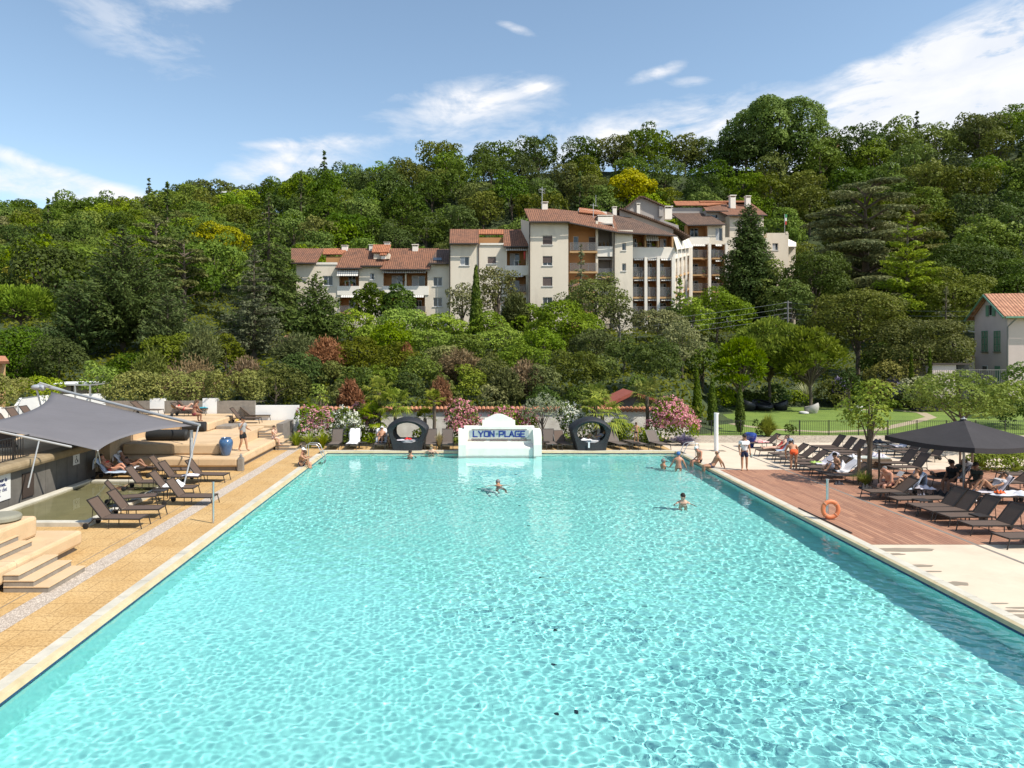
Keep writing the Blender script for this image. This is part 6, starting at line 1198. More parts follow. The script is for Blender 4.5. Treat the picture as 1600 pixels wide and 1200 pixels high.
for px, ch in ((739.8, 'L'), (748, 'Y'), (757.3, 'O'), (766, 'N'), (774.5, '.'), (780.5, 'P'), (789.5, 'L'), (796.5, 'A'), (805.8, 'G'), (814.5, 'E')):
    q = MB(); zz = fz(683.4); w_ = .036
    for pl in ST[ch]:
        for i in range(len(pl) - 1):
            (u0, v0), (u1, v1) = pl[i], pl[i + 1]; a = Vector((fx(px) + u0 * xk * .92, 0, zz + v0 * lh)); b_ = Vector((fx(px) + u1 * xk * .92, 0, zz + v1 * lh)); dd = (b_ - a).normalized(); nn = Vector((-dd.z, 0, dd.x)) * w_; a -= dd * w_ * .8; b_ += dd * w_ * .8; yy = 40.845 - .0006 * i
            q.add([(v.x, yy, v.z) for v in (a - nn, b_ - nn, b_ + nn, a + nn)] + [(v.x, 40.858, v.z) for v in (a - nn, b_ - nn, b_ + nn, a + nn)], [(0, 1, 2, 3), (0, 4, 5, 1), (1, 5, 6, 2), (2, 6, 7, 3), (3, 7, 4, 0)])
    q.build('letter' if ch != '.' else 'dot', M['navy'] if ch != '.' else mat('green_dot', (.08, .2, .14), .4), o)

# ---------------------------------------------------------------- sail
T_ = dict(R=P(302, 665.5, 34.6), T=P(80, 612, 40), L=P(-48, 664, 28.0), B=P(153, 704.5, 29.2))
t = thing('shade_sail', 'big grey four cornered shade sail on silver tubes over the left terrace', 'shade sail', (0, 0, 0)); n = 16
def cat_(a, b_, k, c_): m_ = (a + b_) / 2; return [a.lerp(b_, i / n) + (c_ - m_).normalized() * k * 4 * (i / n) * (1 - i / n) for i in range(n + 1)]
cen = (T_['R'] + T_['T'] + T_['L'] + T_['B']) / 4
e1 = cat_(T_['T'], T_['R'], .12, cen); e2 = cat_(T_['L'], T_['B'], .2, cen); e3 = cat_(T_['T'], T_['L'], 1.0, cen); e4 = cat_(T_['R'], T_['B'], .75, cen); V_ = []
for j in range(n + 1):
    v = j / n
    for i in range(n + 1):
        u = i / n; c = e1[i] * (1 - v) + e2[i] * v + e3[j] * (1 - u) + e4[j] * u - (T_['T'] * (1 - u) * (1 - v) + T_['R'] * u * (1 - v) + T_['L'] * (1 - u) * v + T_['B'] * u * v); V_.append(c - Vector((0, 0, .25 * 4 * u * (1 - u) * 4 * v * (1 - v) / 4)))
q = MB(); q.add(V_, [(j * (n + 1) + i, j * (n + 1) + i + 1, (j + 1) * (n + 1) + i + 1, (j + 1) * (n + 1) + i) for j in range(n) for i in range(n)])
sm = mat('grey_sail_cloth', (.135, .128, .136), .85, .07, .35, .3, 1.6, bdist=.15); so = q.build('cloth', sm, t, True); md = so.modifiers.new('thickness', 'SOLIDIFY'); md.thickness = .01
a, b_ = P(60, 601, 40.6), P(312, 664, 34.4); MB().tube([a, b_], .075, 10).build('beam', M['alu'], t, True); MB().tube([P(165, 628, 44), P(304, 660, 35)], .03, 8).build('beam', M['alu'], t, True); MB().tube([P(62, 598, 40), P(104, 611, 40)], .05, 8).build('beam', M['alu'], t, True)
a, b_ = P(-55, 663, 27.2), P(112, 698.5, 28.2); MB().tube([a, b_], .045, 8).build('beam', M['alu'], t, True)
q = MB(); q.sph(P(57, 605, 40.5), (.30, .2, .16)); q.sph(P(66, 606, 40.3), .18); q.build('pulley', mat('grey_pulley', (.3, .32, .35), .5), t, True)
for a, b_, r_ in ((P(299, 672, 34.7), G(299, 736, 0), .085), (P(310, 667, 34.3), G(285, 767, 0), .035), (P(57, 607, 40.6), P(69, 655, 40.6), .05), (P(61, 689, 27.5), P(44, 762, 27.0), .03), (P(153, 704, 29.2), P(148, 724, 29.6), .03), (P(153, 704, 29.2), P(157, 724, 29.6), .02)): MB().tube([a, b_], r_, 10).build('pole', M['alu'], t, True)

# ---------------------------------------------------------------- urns, posts, bollard
M['glaze'] = mat('blue_glazed_ceramic', (.045, .105, .215), .22, .25, 3, coat=.6); M['glaze2'] = mat('bright_blue_glaze', (.010, .035, .22), .12, .1, 2, coat=.8)
up_ = [(.17, 0), (.20, .03), (.27, .25), (.335, .52), (.34, .66), (.30, .78), (.235, .835), (.235, .85), (.26, .88), (.225, .885), (.20, .84), (.26, .7), (.1, .3)]
g = G(353, 711.5, .643); o = MB().lathe(up_, 32).build('urn', M['glaze'], None, True, (g.x, g.y, .643)); tag(o, 'slate blue glazed urn standing on the tan bench', 'urn')
g = G(1172.5, 698.5); o = MB().lathe([(.16, 0), (.18, .03), (.26, .3), (.36, .62), (.37, .74), (.32, .84), (.24, .87), (.2, .84), (.2, .5)], 32).build('urn', M['glaze2'], None, True, g); tag(o, 'bright cobalt blue glazed urn behind the man in a white shirt', 'urn')
g = G(376.5, 735.5); t = thing('bollard', 'square concrete bollard with a small lantern beside the tan bench', 'bollard', g); MB().box(-.13, -.13, 0, .13, .13, .62, b=.01).build('post', M['riser'], t); q = MB(); q.box(-.09, -.09, .621, .09, .09, .66); q.lathe([(.07, .661), (.07, .76), (.03, .80), (.03, .84)], 12); q.build('lantern', M['rail'], t, True)
g = G(333, 817.5); o = MB().tube([(0, 0, 0), (0, 0, 1.4)], .038, 12).tube([(0, 0, 1.4), (0, 0, 1.42)], .05, 12).build('post', M['metal'], None, True, g); tag(o, 'thin steel post standing on the yellow paving by the pool', 'post')
g = G(1119, 704.5); t = thing('shower', 'tall white shower post at the far right corner of the pool', 'shower post', g); MB().tube([(0, 0, 0), (0, 0, 2.2)], .12, 20).build('post', M['white'], t, True); MB().tube([(0, 0, 2.15), (.16, 0, 2.15)], .05, 10).build('shower_head', M['alu'], t, True); MB().tube([(0, -.02, 1.0), (.14, -.02, 1.0)], .025, 8).build('tap', M['alu'], t, True); MB().box(-.3, -.25, .002, .5, .3, .012).build('base_plate', M['wet'], t)
g = G(1293, 811); t = thing('life_ring_post', 'steel post on the wooden deck that carries the orange life ring', 'post', g); MB().tube([(0, 0, 0), (0, 0, 1.38)], .045, 14).build('pole', M['metal'], t, True); MB().tube([(0, 0, 1.38), (0, 0, 1.405)], .06, 14).build('cap', M['alu'], t, True); MB().tube([(0, 0, .65), (.02, -.09, .67)], .018, 6).build('hook', M['metal'], t)
t = thing('life_ring', 'faded orange life ring hanging on the steel post', 'life ring', (g.x + .06, g.y - .09, .36)); q = MB(); vs = []; fs = []; n1_, n2_ = 40, 12
for i in range(n1_):
    for j in range(n2_): a, c = 6.283 * i / n1_, 6.283 * j / n2_; vs.append(((.27 + .075 * math.cos(c)) * math.cos(a), .055 * math.sin(c), (.27 + .075 * math.cos(c)) * math.sin(a)))
for i in range(n1_):
    for j in range(n2_): fs.append((i * n2_ + j, ((i + 1) % n1_) * n2_ + j, ((i + 1) % n1_) * n2_ + (j + 1) % n2_, i * n2_ + (j + 1) % n2_))
q.add(vs, fs); q.build('ring', mat('faded_orange_plastic', (.62, .19, .075), .6, .12, 6), t, True)
for a in (45, 135, 225, 315):
    q = MB(); c = R(a); q.tube([((.27 + .082 * math.cos(k)) * math.cos(c), .062 * math.sin(k), (.27 + .082 * math.cos(k)) * math.sin(c)) for k in [6.283 * i / 14 for i in range(15)]], .012, 5, cap=False); q.build('band', mat('pale_band', (.55, .30, .18), .6), t)
a, b_ = G(1248, 795), G(1331, 834.5); o = MB().tube([(a.x, a.y, .035), (b_.x, b_.y, .035)], .022, 8).build('rescue_pole', M['black'], None, True); tag(o, 'long black rescue pole lying at the edge of the wooden deck', 'pole')
# ladders
def ladder(x, y, s_, lab):
    t = thing('pool_ladder', lab, 'pool ladder', (x, y, 0))
    for k in (-.28, .28):
        pts = [(s_ * -.62, k, 0), (s_ * -.62, k, .62)] + [(s_ * (-.50 + .12 * math.cos(a)), k, .66 + .12 * math.sin(a)) for a in (math.pi, 2.4, 1.9, 1.57)] + [(s_ * -.1, k, .76), (s_ * .02, k, .68), (s_ * .30, k, .05), (s_ * .34, k, -.3), (s_ * .34, k, -1.0)]; MB().tube(pts, .022, 10).build('rail', M['metal'], t, True)
    for z in (-.25, -.5, -.75): MB().box(s_ * .34 - .04, -.26, z, s_ * .34 + .04, .26, z + .02).build('step', M['metal'], t)
ladder(PX0, 38.6, 1, 'curved steel ladder at the far left corner of the pool'); ladder(PX1, 38.9, -1, 'curved steel ladder at the far right corner of the pool')
# ---------------------------------------------------------------- lawn fence
t = thing('fence', 'low dark barred fence along the front of the lawn', 'fence', (0, 48.35, 0)); q = MB(); xs0, xs1 = 12.6, 60
for a, b_ in ((12.6, 19.6), (21.9, 60)):
    q = MB()
    for k in range(int((b_ - a) / .13)): q.box(a + k * .13 - .007, -.007, .05, a + k * .13 + .007, .007, .95)
    q.build('bars', M['black'], t)
q = MB()
for a, b_ in ((12.6, 19.6), (21.9, 60)): q.box(a, -.015, .95, b_, .015, .985); q.box(a, -.0125, .09, b_, .0125, .115)
q.build('rails', M['black'], t)
for k in range(24): x = 12.6 + 2.0 * k; (MB().box(x - .025, -.026, 0, x + .025, .026, 1.02).build('post', M['black'], t) if not 19.7 < x < 21.8 else None)

# ---------------------------------------------------------------- loungers
M['sling'] = mat('brown_sling_mesh', (.098, .064, .046), .8, .12, 30, .2, 160); M['tyre'] = mat('black_rubber', (.012, .012, .012), .7); M['sling2'] = mat('taupe_sling_mesh', (.125, .098, .082), .8, .1, 30, .2, 160)
LG = {}
def lounger_proto(ang, sling='sling'):
    key = (ang, sling)
    t = thing('sun_lounger', 'x', 'sun lounger', (0, 0, 0)); h = .34; xf, xh, w_ = 1.0, -1.0, .33; px = -.30
    q = MB(); q.box(px, -w_ + .03, h - .012, xf - .02, w_ - .03, h + .004); q.build('seat', M[sling], t)
    c, s_ = math.cos(R(ang)), math.sin(R(ang)); Mx = Matrix.Translation((px, 0, h)) @ Matrix.Rotation(R(ang), 4, 'Y')
    o = MB().box(-.76, -w_ + .03, -.012, -.01, w_ - .03, .004).build('backrest', M[sling], t); o.matrix_local = Mx
    q = MB()
    for k in (-1, 1): q.box(-.78, k * w_ - .018, -.02, 0, k * w_ + .018, .015)
    q.box(-.80, -w_ - .018, -.02, -.765, w_ + .018, .015); b = q.build('back_frame', M['darkframe'], o)
    q = MB()
    for k in (-1, 1): q.box(px - .28, k * w_ - .02, h - .035, xf, k * w_ + .02, h + .008)
    q.box(xf - .035, -w_, h - .035, xf, w_, h + .008); q.box(px - .02, -w_ + .02, h - .045, px + .02, w_ - .02, h - .014); q.build('frame', M['darkframe'], t)
    for k in (-1, 1):
        MB().tube([(xf - .03, k * w_, h - .03), (xf + .05, k * w_, 0)], .020, 6).build('leg', M['darkframe'], t); MB().tube([(-.05, k * w_, h - .03), (-.05, k * w_, 0)], .017, 6).build('leg', M['darkframe'], t)
        MB().tube([(px - .26, k * w_, h - .03), (px - .50, k * (w_ + .02), .10)], .018, 6).build('wheel_strut', M['darkframe'], t)
        if ang > 8: MB().tube([(px - .48 * c, k * (w_ - .03), h + .48 * s_), (px - .34, k * (w_ - .03), h - .10)], .013, 5).build('brace', M['darkframe'], t)
        wx = px - .50; MB().lathe([(.085, -.02), (.10, -.014), (.10, .014), (.085, .02)], 20).build('wheel', M['tyre'], t, True).matrix_local = Matrix.Translation((wx, k * (w_ + .055), .10)) @ Matrix.Rotation(R(90), 4, 'X')
    LG[key] = t; return t
for a_ in ((52, 'sling'), (40, 'sling'), (0, 'sling'), (66, 'sling2'), (52, 'sling2'), (0, 'sling2')): lounger_proto(*a_)
def lounger(loc, rz, lab, ang=52, sling='sling', group=None):
    p = LG[(ang, sling)]; o = p if p['label'] == 'x' else copy_tree(p); _lr = random.Random(lab); o.location = loc; o.rotation_euler = (0, 0, rz + R(_lr.uniform(-2.5, 2.5))); o['label'] = lab
    if group: o['group'] = group
    return o
def lfoot(px, py, rz, lab, ang=52, sling='sling', group=None, z=0.0):
    """place a lounger by the pixel between its two foot legs"""
    g = G(px, py, z); return lounger((g.x - math.cos(rz) * 1.03, g.y - math.sin(rz) * 1.03, z), rz, lab, ang, sling, group)
M['towel'] = mat('white_towel', (.70, .69, .70), .95, .04, 5, .5, 30, bdist=.02); M['towelb'] = mat('pale_blue_towel', (.42, .50, .62), .95, .08, 5, .5, 30, bdist=.02); M['towelp'] = mat('pale_lilac_towel', (.56, .53, .58), .95, .06, 5, .5, 30, bdist=.02)
def heap(loc, rx_, ry_, h, mt, name, lab, cat='towel', seed=0, rz=0.0, group=None, sm_=.35):
    """a crumpled cloth: a wavy dome with folds"""
    rr = np.random.default_rng(seed); n = 26; q = MB(); vs = []; ph = rr.random(8) * 6.28
    for j in range(n):
        for i in range(n):
            u, v = i / (n - 1) * 2 - 1, j / (n - 1) * 2 - 1; r_ = math.sqrt(u * u + v * v); k = 1 + .12 * math.sin(3 * math.atan2(v, u) + ph[0]) + .08 * math.sin(7 * math.atan2(v, u) + ph[1])
            z = h * max(0, 1 - (max(abs(u), abs(v))) ** 2.2) * (.55 + sm_ * math.sin(4.1 * u + ph[2] + 2 * v) * math.cos(3.7 * v + ph[3]) + .25 * math.sin(7.9 * u - 5.3 * v + ph[4])) + .006; vs.append((u * rx_ * k * (1 - .1 * abs(v)), v * ry_ * k, max(.004, z)))
    q.add(vs, [(j * n + i, j * n + i + 1, (j + 1) * n + i + 1, (j + 1) * n + i) for j in range(n - 1) for i in range(n - 1)]); o = q.build(name, mt, None, True, loc); o.rotation_euler = (0, 0, rz); md = o.modifiers.new('thickness', 'SOLIDIFY'); md.thickness = .006; md.offset = -1; return tag(o, lab, cat, group)
def drape(lo, ang, mt, name, lab, x0=-.86, x1=.15, hang=.0, wd=.36, seed=0, group=None):
    """a towel lying over backrest and seat of lounger lo"""
    rr = random.Random(seed); h = .352; px = -.30; c, s_ = math.cos(R(ang)), math.sin(R(ang)); prof = []
    n = 14; L0, L1 = -.80, x1 - px
    if hang: prof += [(px + L0 * c - .03, h - L0 * s_ - hang + .0), (px + L0 * c - .035, h - L0 * s_ - hang * .5), (px + L0 * c - .01, h - L0 * s_ + .01)]
    for i in range(n + 1):
        l = L0 + (L1 - L0) * i / n
        if l <= 0: prof.append((px + l * c + .014 * s_, h - l * s_ + .014 * c))
        else: prof.append((px + l, h + .014))
    q = MB(); vs = []; m = 9
    for i, (x, z) in enumerate(prof):
        for j in range(m): v = j / (m - 1) * 2 - 1; w_ = wd * (1 + .05 * math.sin(i * 1.3 + seed)); e = abs(v) ** 6; vs.append((x + .012 * math.sin(5 * v + i * .9 + seed), v * w_, z + .010 * math.sin(6 * v + i * .8 + seed) + .008 - e * .05))
    q.add(vs, [(i * m + j, i * m + j + 1, (i + 1) * m + j + 1, (i + 1) * m + j) for i in range(len(prof) - 1) for j in range(m - 1)]); o = q.build(name, mt, None, True, lo.location); o.rotation_euler = lo.rotation_euler; md = o.modifiers.new('thickness', 'SOLIDIFY'); md.thickness = .008; md.offset = 1; return tag(o, lab, 'towel', group)
def side_table(loc, lab, rz=0.0):
    global ST_
    try: t = copy_tree(ST_)
    except NameError:
        t = thing('side_table', 'x', 'side table'); MB().box(-.24, -.24, .36, .24, .24, .385).build('table_top', M['darkframe'], t)
        for a in (-1, 1):
            for c in (-1, 1): MB().box(a * .22 - .014, c * .22 - .014, 0, a * .22 + .014, c * .22 + .014, .359).build('leg', M['darkframe'], t)
        ST_ = t
    t.location = loc; t.rotation_euler = (0, 0, rz); t['label'] = lab; return t
GL_ = 'loungers on the yellow paving left of the pool'
lfoot(228, 822.5, 0, 'nearest brown lounger on the left, beside the paddling pool corner', 52, group=GL_); lfoot(255, 807.5, R(2), 'second brown lounger from the front on the left side', 52, group=GL_); lfoot(247, 786, R(20), 'brown lounger turned away with its back to the camera on the left', 52, group=GL_)
lfoot(337, 788, R(-2), 'brown lounger reaching onto the white pebble strip', 52, group=GL_); La = lfoot(308, 773, R(2), 'left side brown lounger with a crumpled white towel on its foot', 66 if False else 52, group=GL_); lfoot(268, 764, R(3), 'left side brown lounger nearest the far rim of the paddling pool', 52, group=GL_)
Lb = lfoot(316, 755, R(0), 'left side brown lounger behind the sail pole with a towel on it', 52, group=GL_); lfoot(298, 744, R(2), 'brown lounger standing against the tan bench on the left', 52, group=GL_); lfoot(356, 752, R(-2), 'brown lounger right of the sail pole nearest the pebble strip', 52, group=GL_)
SB1 = lfoot(216, 748, R(4), 'lounger of the sunbather in a red bikini under the sail', 52, group=GL_); SB2 = lfoot(244, 741, R(4), 'lounger of the sunbather with a pale cap under the sail', 52, group=GL_)
drape(SB1, 52, M['towelb'], 'towel', 'pale blue white towel hanging over the red bikini sunbather lounger', x1=.6, hang=.45, seed=3); drape(SB2, 52, M['towel'], 'towel', 'white towel over the lounger of the sunbather with a cap', x1=.2, hang=.3, seed=4)
SB3 = lfoot(243, 733, R(0), 'brown lounger behind the sunbathers with a white towel', 0, group=GL_); heap((SB3.location.x + .3, SB3.location.y, .36), .42, .3, .13, M['towel'], 'towel', 'white towel crumpled on the lounger behind the sunbathers', seed=5)
heap((La.location.x + .1, La.location.y, .36),   .40, .27, .26, M['towel'], 'towel', 'white crumpled towel on the left lounger foot', seed=6); heap((Lb.location.x + .55, Lb.location.y, .36), .36, .24, .08, M['towelp'], 'towel', 'pale patterned towel on the lounger behind the sail pole', seed=7)
side_table(G(184, 806), 'small dark side table between the two nearest left loungers'); side_table(G(250, 781), 'small dark side table in the middle of the left lounger group', R(4)); side_table(G(206, 811) , 'low dark side table behind the nearest left lounger') if False else None
# upper terrace
lfoot(62, 664, R(-4), 'brown lounger on the upper terrace half hidden by the sail corner', 52, z=1.6); lfoot(46, 676, R(-4), 'lower brown lounger on the upper terrace at the left edge', 52, z=1.6); lfoot(82, 660, R(-4), 'brown lounger on the upper terrace just showing above the sail edge', 52, z=1.6)
lfoot(6, 712, R(-60), 'dark lounger seen through the railing bars at the left edge', 52, z=1.6)
lfoot(253, 648, R(-3), 'brown lounger on the raised platform left of the sunbathers', 40, z=1.68); LU = lfoot(318, 650, R(0), 'lounger of the woman in red on the raised platform', 40, z=1.68); LV = lfoot(326, 646, R(0), 'lounger with a blue towel behind the woman in red', 40, z=1.68)
heap((LV.location.x + .7, LV.location.y, 2.04), .25, .2, .1, mat('turquoise_towel', (.03, .22, .28), .9), 'towel', 'turquoise towel on the raised platform lounger', seed=8)
lfoot(407, 661, R(0), 'brown lounger at the left on the tan platform by the white wall', 52, z=1.25); lfoot(424, 656, R(0), 'brown lounger at the right on the tan platform by the white wall', 40, z=1.25); o = heap((G(385, 652, 1.25).x, 45.6, 1.25), .2, .2, .45, mat('yellow_cloth', (.5, .34, .05), .9), 'bag', 'yellow bag standing between the two platform loungers', 'bag', seed=9)
for px, py, lab, L_ in ((270, 688, 'black wicker pouf half hidden under the sail edge', 1.3), (309, 674, 'black wicker pouf below the beam end of the sail', .8)): g = G(px, py, 1.2); o = MB().tube([(-L_, 0, .28), (L_ * .55, .0, .28), (L_ * .62, 0, .28)], [.28, .28, .2], 20).build('pouf', M['tyre'], None, True, (g.x, g.y, 1.2)); tag(o, lab, 'pouf')
# far row
GF = 'loungers along the far edge of the pool'
for px, lab, a, sl_ in ((520, 'leftmost lounger of the far row', 66, 'sling2'), (548, 'lounger of the far row draped with a white towel', 66, 'sling2'), (592, 'far row lounger of the person in a white cap', 66, 'sling2'), (672, 'taupe lounger right of the left daybed', 66, 'sling2'), (698.5, 'taupe lounger just left of the fountain wall', 66, 'sling2'), (862, 'taupe lounger just right of the fountain wall', 66, 'sling2'), (888, 'dark lounger left of the right daybed', 52, 'sling'), (975, 'lounger right of the right daybed', 52, 'sling2'), (1005, 'lounger on which the child stands', 0, 'sling2'), (1040, 'last lounger of the far row, below the biggest oleander', 52, 'sling2')):
    o = lfoot(px, 703.5, R(-90 + (14 if px in (888, 975, 1040, 1005) else 0)), lab, a, sl_, GF)
    if px == 548: drape(o, 66, M['towel'], 'towel', 'white towel covering a lounger of the far row', x1=.9, seed=11)
    if px == 592: drape(o, 66, M['towel'], 'towel', 'white towel under the person in a white cap', x1=.2, seed=12); LC = o
    if px == 1005: LK = o
side_table(G(567, 701), 'dark side table between the towel lounger and the person in a cap'); side_table(G(993, 702), 'dark side table right of the right daybed'); side_table(G(852, 700), 'small side table beside the fountain wall')
# daybeds
def daybed(px, lab):
    g = G(px, 704.5); d = g.y + .95; t = thing('daybed', lab, 'daybed', (g.x, d, 0), 0, 'round wicker daybeds'); n = 48; rings = []
    def outer(a):
        c, s_ = math.cos(a), math.sin(a); z = .95 + (.88 * s_ if s_ > 0 else .95 * s_); x = c * (1.22 if s_ > -.2 else 1.22 - .42 * min(1, (-s_ - .2) / .8) ** .8)
        if s_ < -.35: x = math.copysign(max(abs(x), .80), c) if abs(c) > .25 else x * 3.2 * .8 if abs(x) * 3.2 < 1.0 else x
        return x, z
    # outline: flat bottom, sides leaning out, arched top
    out = [(-.86, 0), (-.60, 0), (-.3, 0), (0, 0), (.3, 0), (.60, 0), (.86, 0), (.93, .3), (1.02, .65), (1.13, .98), (1.20, 1.22), (1.13, 1.36), (.98, 1.50), (.78, 1.64), (.55, 1.75), (.3, 1.82), (0, 1.85), (-.3, 1.82), (-.55, 1.75), (-.78, 1.64), (-.98, 1.50), (-1.13, 1.36), (-1.20, 1.22), (-1.13, .98), (-1.02, .65), (-.93, .3)]
    m = len(out); inn = []
    for (x, z) in out: a = math.atan2(z - .98, x * .85); inn.append((.90 * math.cos(a), 1.02 + .60 * math.sin(a)))
    V2, F2 = [], []
    ys_ = [(-.95, .93, 0), (-.80, 1.0, 0), (0, 1.03, 0), (.70, .97, 0), (.85, .88, 0)]
    for y_, k, _ in ys_: V2 += [(x * k, y_ * (1 - .10 * abs(x)), z * (k if z > 1 else 1)) for x, z in out]
    for y_, k, _ in reversed(ys_): V2 += [(x * k, y_ * .93 * (1 - .10 * abs(x)), z) for x, z in inn]
    R_ = len(ys_) * 2
    for r_ in range(R_):
        for i in range(m): F2.append((r_ * m + i, r_ * m + (i + 1) % m, ((r_ + 1) % R_) * m + (i + 1) % m, ((r_ + 1) % R_) * m + i))
    q = MB(); q.add(V2, F2); wk = M.get('wicker') or mat('black_wicker', (.012, .013, .016), .6, .5, 22, .8, 45, bdist=.02); M['wicker'] = wk; q.build('wicker_shell', wk, t, True)
    q = MB(); q.lathe([(.70, .42), (.76, .44), (.76, .54), (.72, .57), (.2, .575)], 32, (0, 0, 0), 0, 1.02, .95); q.build('mattress', mat('grey_mattress', (.45, .45, .46), .9, .05, 3), t, True); return t, d
db1, dd1 = daybed(636, 'round black wicker daybed left of the fountain wall with a red cloth inside'); db2, dd2 = daybed(925, 'round black wicker daybed right of the fountain wall with a person lying inside')
heap((db1.location.x - .15, dd1 - .45, .575), .62, .3, .05, M['towelp'], 'towel', 'pale towel spread in the left daybed', seed=20); heap((db1.location.x + .05, dd1 - .5, .62), .22, .16, .14, mat('red_cloth_bright', (.62, .02, .02), .8), 'cloth', 'bright red cloth in the left daybed', 'cloth', seed=21)
heap((db2.location.x - .3, dd2 - .5, .575), .35, .25, .12, M['towel'], 'towel', 'white towel in the right daybed', seed=22); q = MB().slab([(-.05, 0, 0), (.05, 0, 0), (.05, .01, .34), (-.05, .01, .34)], .01); o = q.build('towel_end', M['towel'], None, False, (db2.location.x - .18, dd2 - .99, .18)); tag(o, 'white towel end hanging over the front of the right daybed', 'towel')
g = G(925, 704); heap((g.x + .05, g.y, .0), .12, .08, .05, mat('red_sandals', (.6, .05, .03), .6), 'sandals', 'red sandals on the paving before the right daybed', 'sandals', seed=23)
# right deck, row along the drain
GR = 'loungers on the right deck beside the drain line'; PI = math.pi; RW = []
for i, (px, py, a, lab) in enumerate(((1166, 704, 40, 'lounger with red and white clothes behind the man in a white shirt'), (1183, 716.5, 52, 'lounger of the woman in the red swimsuit'), (1203, 722, 40, 'brown lounger just in front of the woman in the red swimsuit'), (1215, 727.5, 40, 'brown lounger left behind the person bending in orange shorts'), (1231, 733, 40, 'brown lounger at the feet of the person bending in orange shorts'), (1245, 738.5, 40, 'brown lounger with a lilac towel beyond the boy with a towel'), (1260, 744.5, 40, 'brown lounger third in front of the bending person'), (1274, 750.5, 40, 'brown lounger on which the dark haired boy sits'), (1289, 757, 40, 'brown lounger behind the top of the life ring post'), (1352, 784, 40, 'brown lounger with its foot just right of the steel post'), (1392, 796, 0, 'flat brown lounger next to a small side table on the deck'), (1424, 808, 52, 'far one of two pushed together loungers'), (1444, 814.5, 52, 'near one of two pushed together loungers'), (1472, 824, 52, 'lounger between the paired ones and the near small table'), (1507, 838, 52, 'lounger with clearly visible wheels near the end of the wooden deck'), (1560, 858, 40, 'nearest right lounger cut off by the photo edge'))): 
    RW.append(lfoot(px, py - 4, PI + (R(3) if i > 9 else 0), lab, a if a != 66 else 52, group=GR))
heap((RW[0].location.x - .1, RW[0].location.y, .36), .4, .28, .16, mat('red_and_white_cloth', (.55, .04, .04), .9, 0, 7, col2=(.62, .58, .56)), 'clothes', 'red and white clothes heaped on a lounger behind the man in white', 'clothes', seed=30)
drape(RW[1], 52, M['towelb'], 'towel', 'white towel behind the woman in the red swimsuit', x1=.1, hang=.3, seed=31); drape(RW[5], 40, M['towelp'], 'towel', 'lilac towel spread over a lounger behind the bending person', x1=.2, seed=32); heap((RW[5].location.x - .1, RW[5].location.y, .37), .26, .18, .09, mat('lime_cloth', (.30, .42, .10), .9), 'towel', 'lime green cloth on the lounger with the lilac towel', seed=33)
drape(RW[7], 40, M['towel'], 'towel', 'large white towel over the lounger behind the dark haired boy', x1=.2, wd=.40, seed=34); heap((RW[7].location.x + .45, RW[7].location.y + .5, .38), .3, .3, .35, M['towel'], 'towel', 'crumpled white towel next to the dark haired boy', seed=35)
side_table(G(1441, 797), 'small dark side table beside the flat lounger on the deck', R(3)); side_table(G(1532, 822), 'small dark side table between two near right loungers', R(3)); side_table(G(1404, 786), 'dark side table beside the lounger right of the steel post', R(3))
GC = 'loungers on the pale concrete at the far right'
CL_ = [(1268, 706, 52, 'lounger furthest left in the back row on the concrete'), (1284, 710, 52, 'second lounger of the back row on the concrete'), (1297, 714.5, 52, 'third lounger of the back row on the concrete'), (1309, 719, 40, 'fourth lounger of the back row behind the planter bench'), (1374, 706, 52, 'white towelled lounger in the back group right of the young tree'), (1390, 711, 52, 'lounger nearest left of the parasol corner on the concrete'), (1403, 716, 52, 'middle lounger below the left parasol corner'), (1422, 721, 52, 'lounger below the left parasol corner with both wheels showing'), (1370, 733, 52, 'lounger right of the young tree stakes'), (1388, 740, 52, 'lounger behind the bald man on the right'), (1345, 700, 0, 'flat lounger behind the young tree'), (1470, 703, 0, 'dark flat lounger in the parasol shade at the back'), (1540, 705, 0, 'dark lounger far back under the parasol edge'), (1500, 701, 0, 'dark flat lounger far back in the middle of the parasol edge')]
CR = {}
for px, py, a, lab in CL_: CR[px] = lfoot(px, py, PI, lab, a, group=GC)
drape(CR[1374], 52, M['towelp'], 'towel', 'pale lilac towel on the back group lounger', x1=.3, seed=40); heap((CR[1345].location.x, CR[1345].location.y, .36), .4, .25, .2, mat('dark_bags', (.03, .035, .05), .8, .3, 6), 'bag', 'dark bags on the flat lounger behind the young tree', 'bag', seed=41)
U1 = lfoot(1368, 775, PI, 'lounger of the bald man and the reading woman', 52); drape(U1, 52, M['towelb'], 'towel', 'pale blue towel over the reading woman lounger', x1=.3, hang=.5, seed=42); U2 = lfoot(1448, 757, PI, 'lounger of the dark clothed person under the parasol', 52); drape(U2, 52, M['towelp'], 'towel', 'lilac towel over the dark clothed person lounger', x1=.0, hang=.2, seed=43)
U3 = lfoot(1503, 781, PI, 'lounger of the person with raised knees at the parasol pole', 52); drape(U3, 52, M['towelp'], 'towel', 'grey lilac towel behind the person with raised knees', x1=.7, seed=44); U4 = lfoot(1533, 787, PI, 'flat lounger piled with towels and an orange cap', 0); U5 = lfoot(1545, 765, PI, 'brown lounger at the right edge above the towel pile', 40); U6 = lfoot(1564, 752, PI, 'brown lounger at the right edge beside the low hedge', 40)
heap((U4.location.x + .15, U4.location.y, .36), .80, .33, .2, mat('white_patterned_towel', (.62, .58, .60), .95, 0, 9, .4, 20, col2=(.45, .52, .60)), 'towel', 'pile of white towels on the flat lounger at the right edge', seed=45); heap((U4.location.x - .35, U4.location.y - .05, .43), .17, .14, .15, mat('orange_cap_cloth', (.75, .12, .02), .8), 'cap', 'bright orange cap on the towel pile', 'cap', seed=46, sm_=.05)
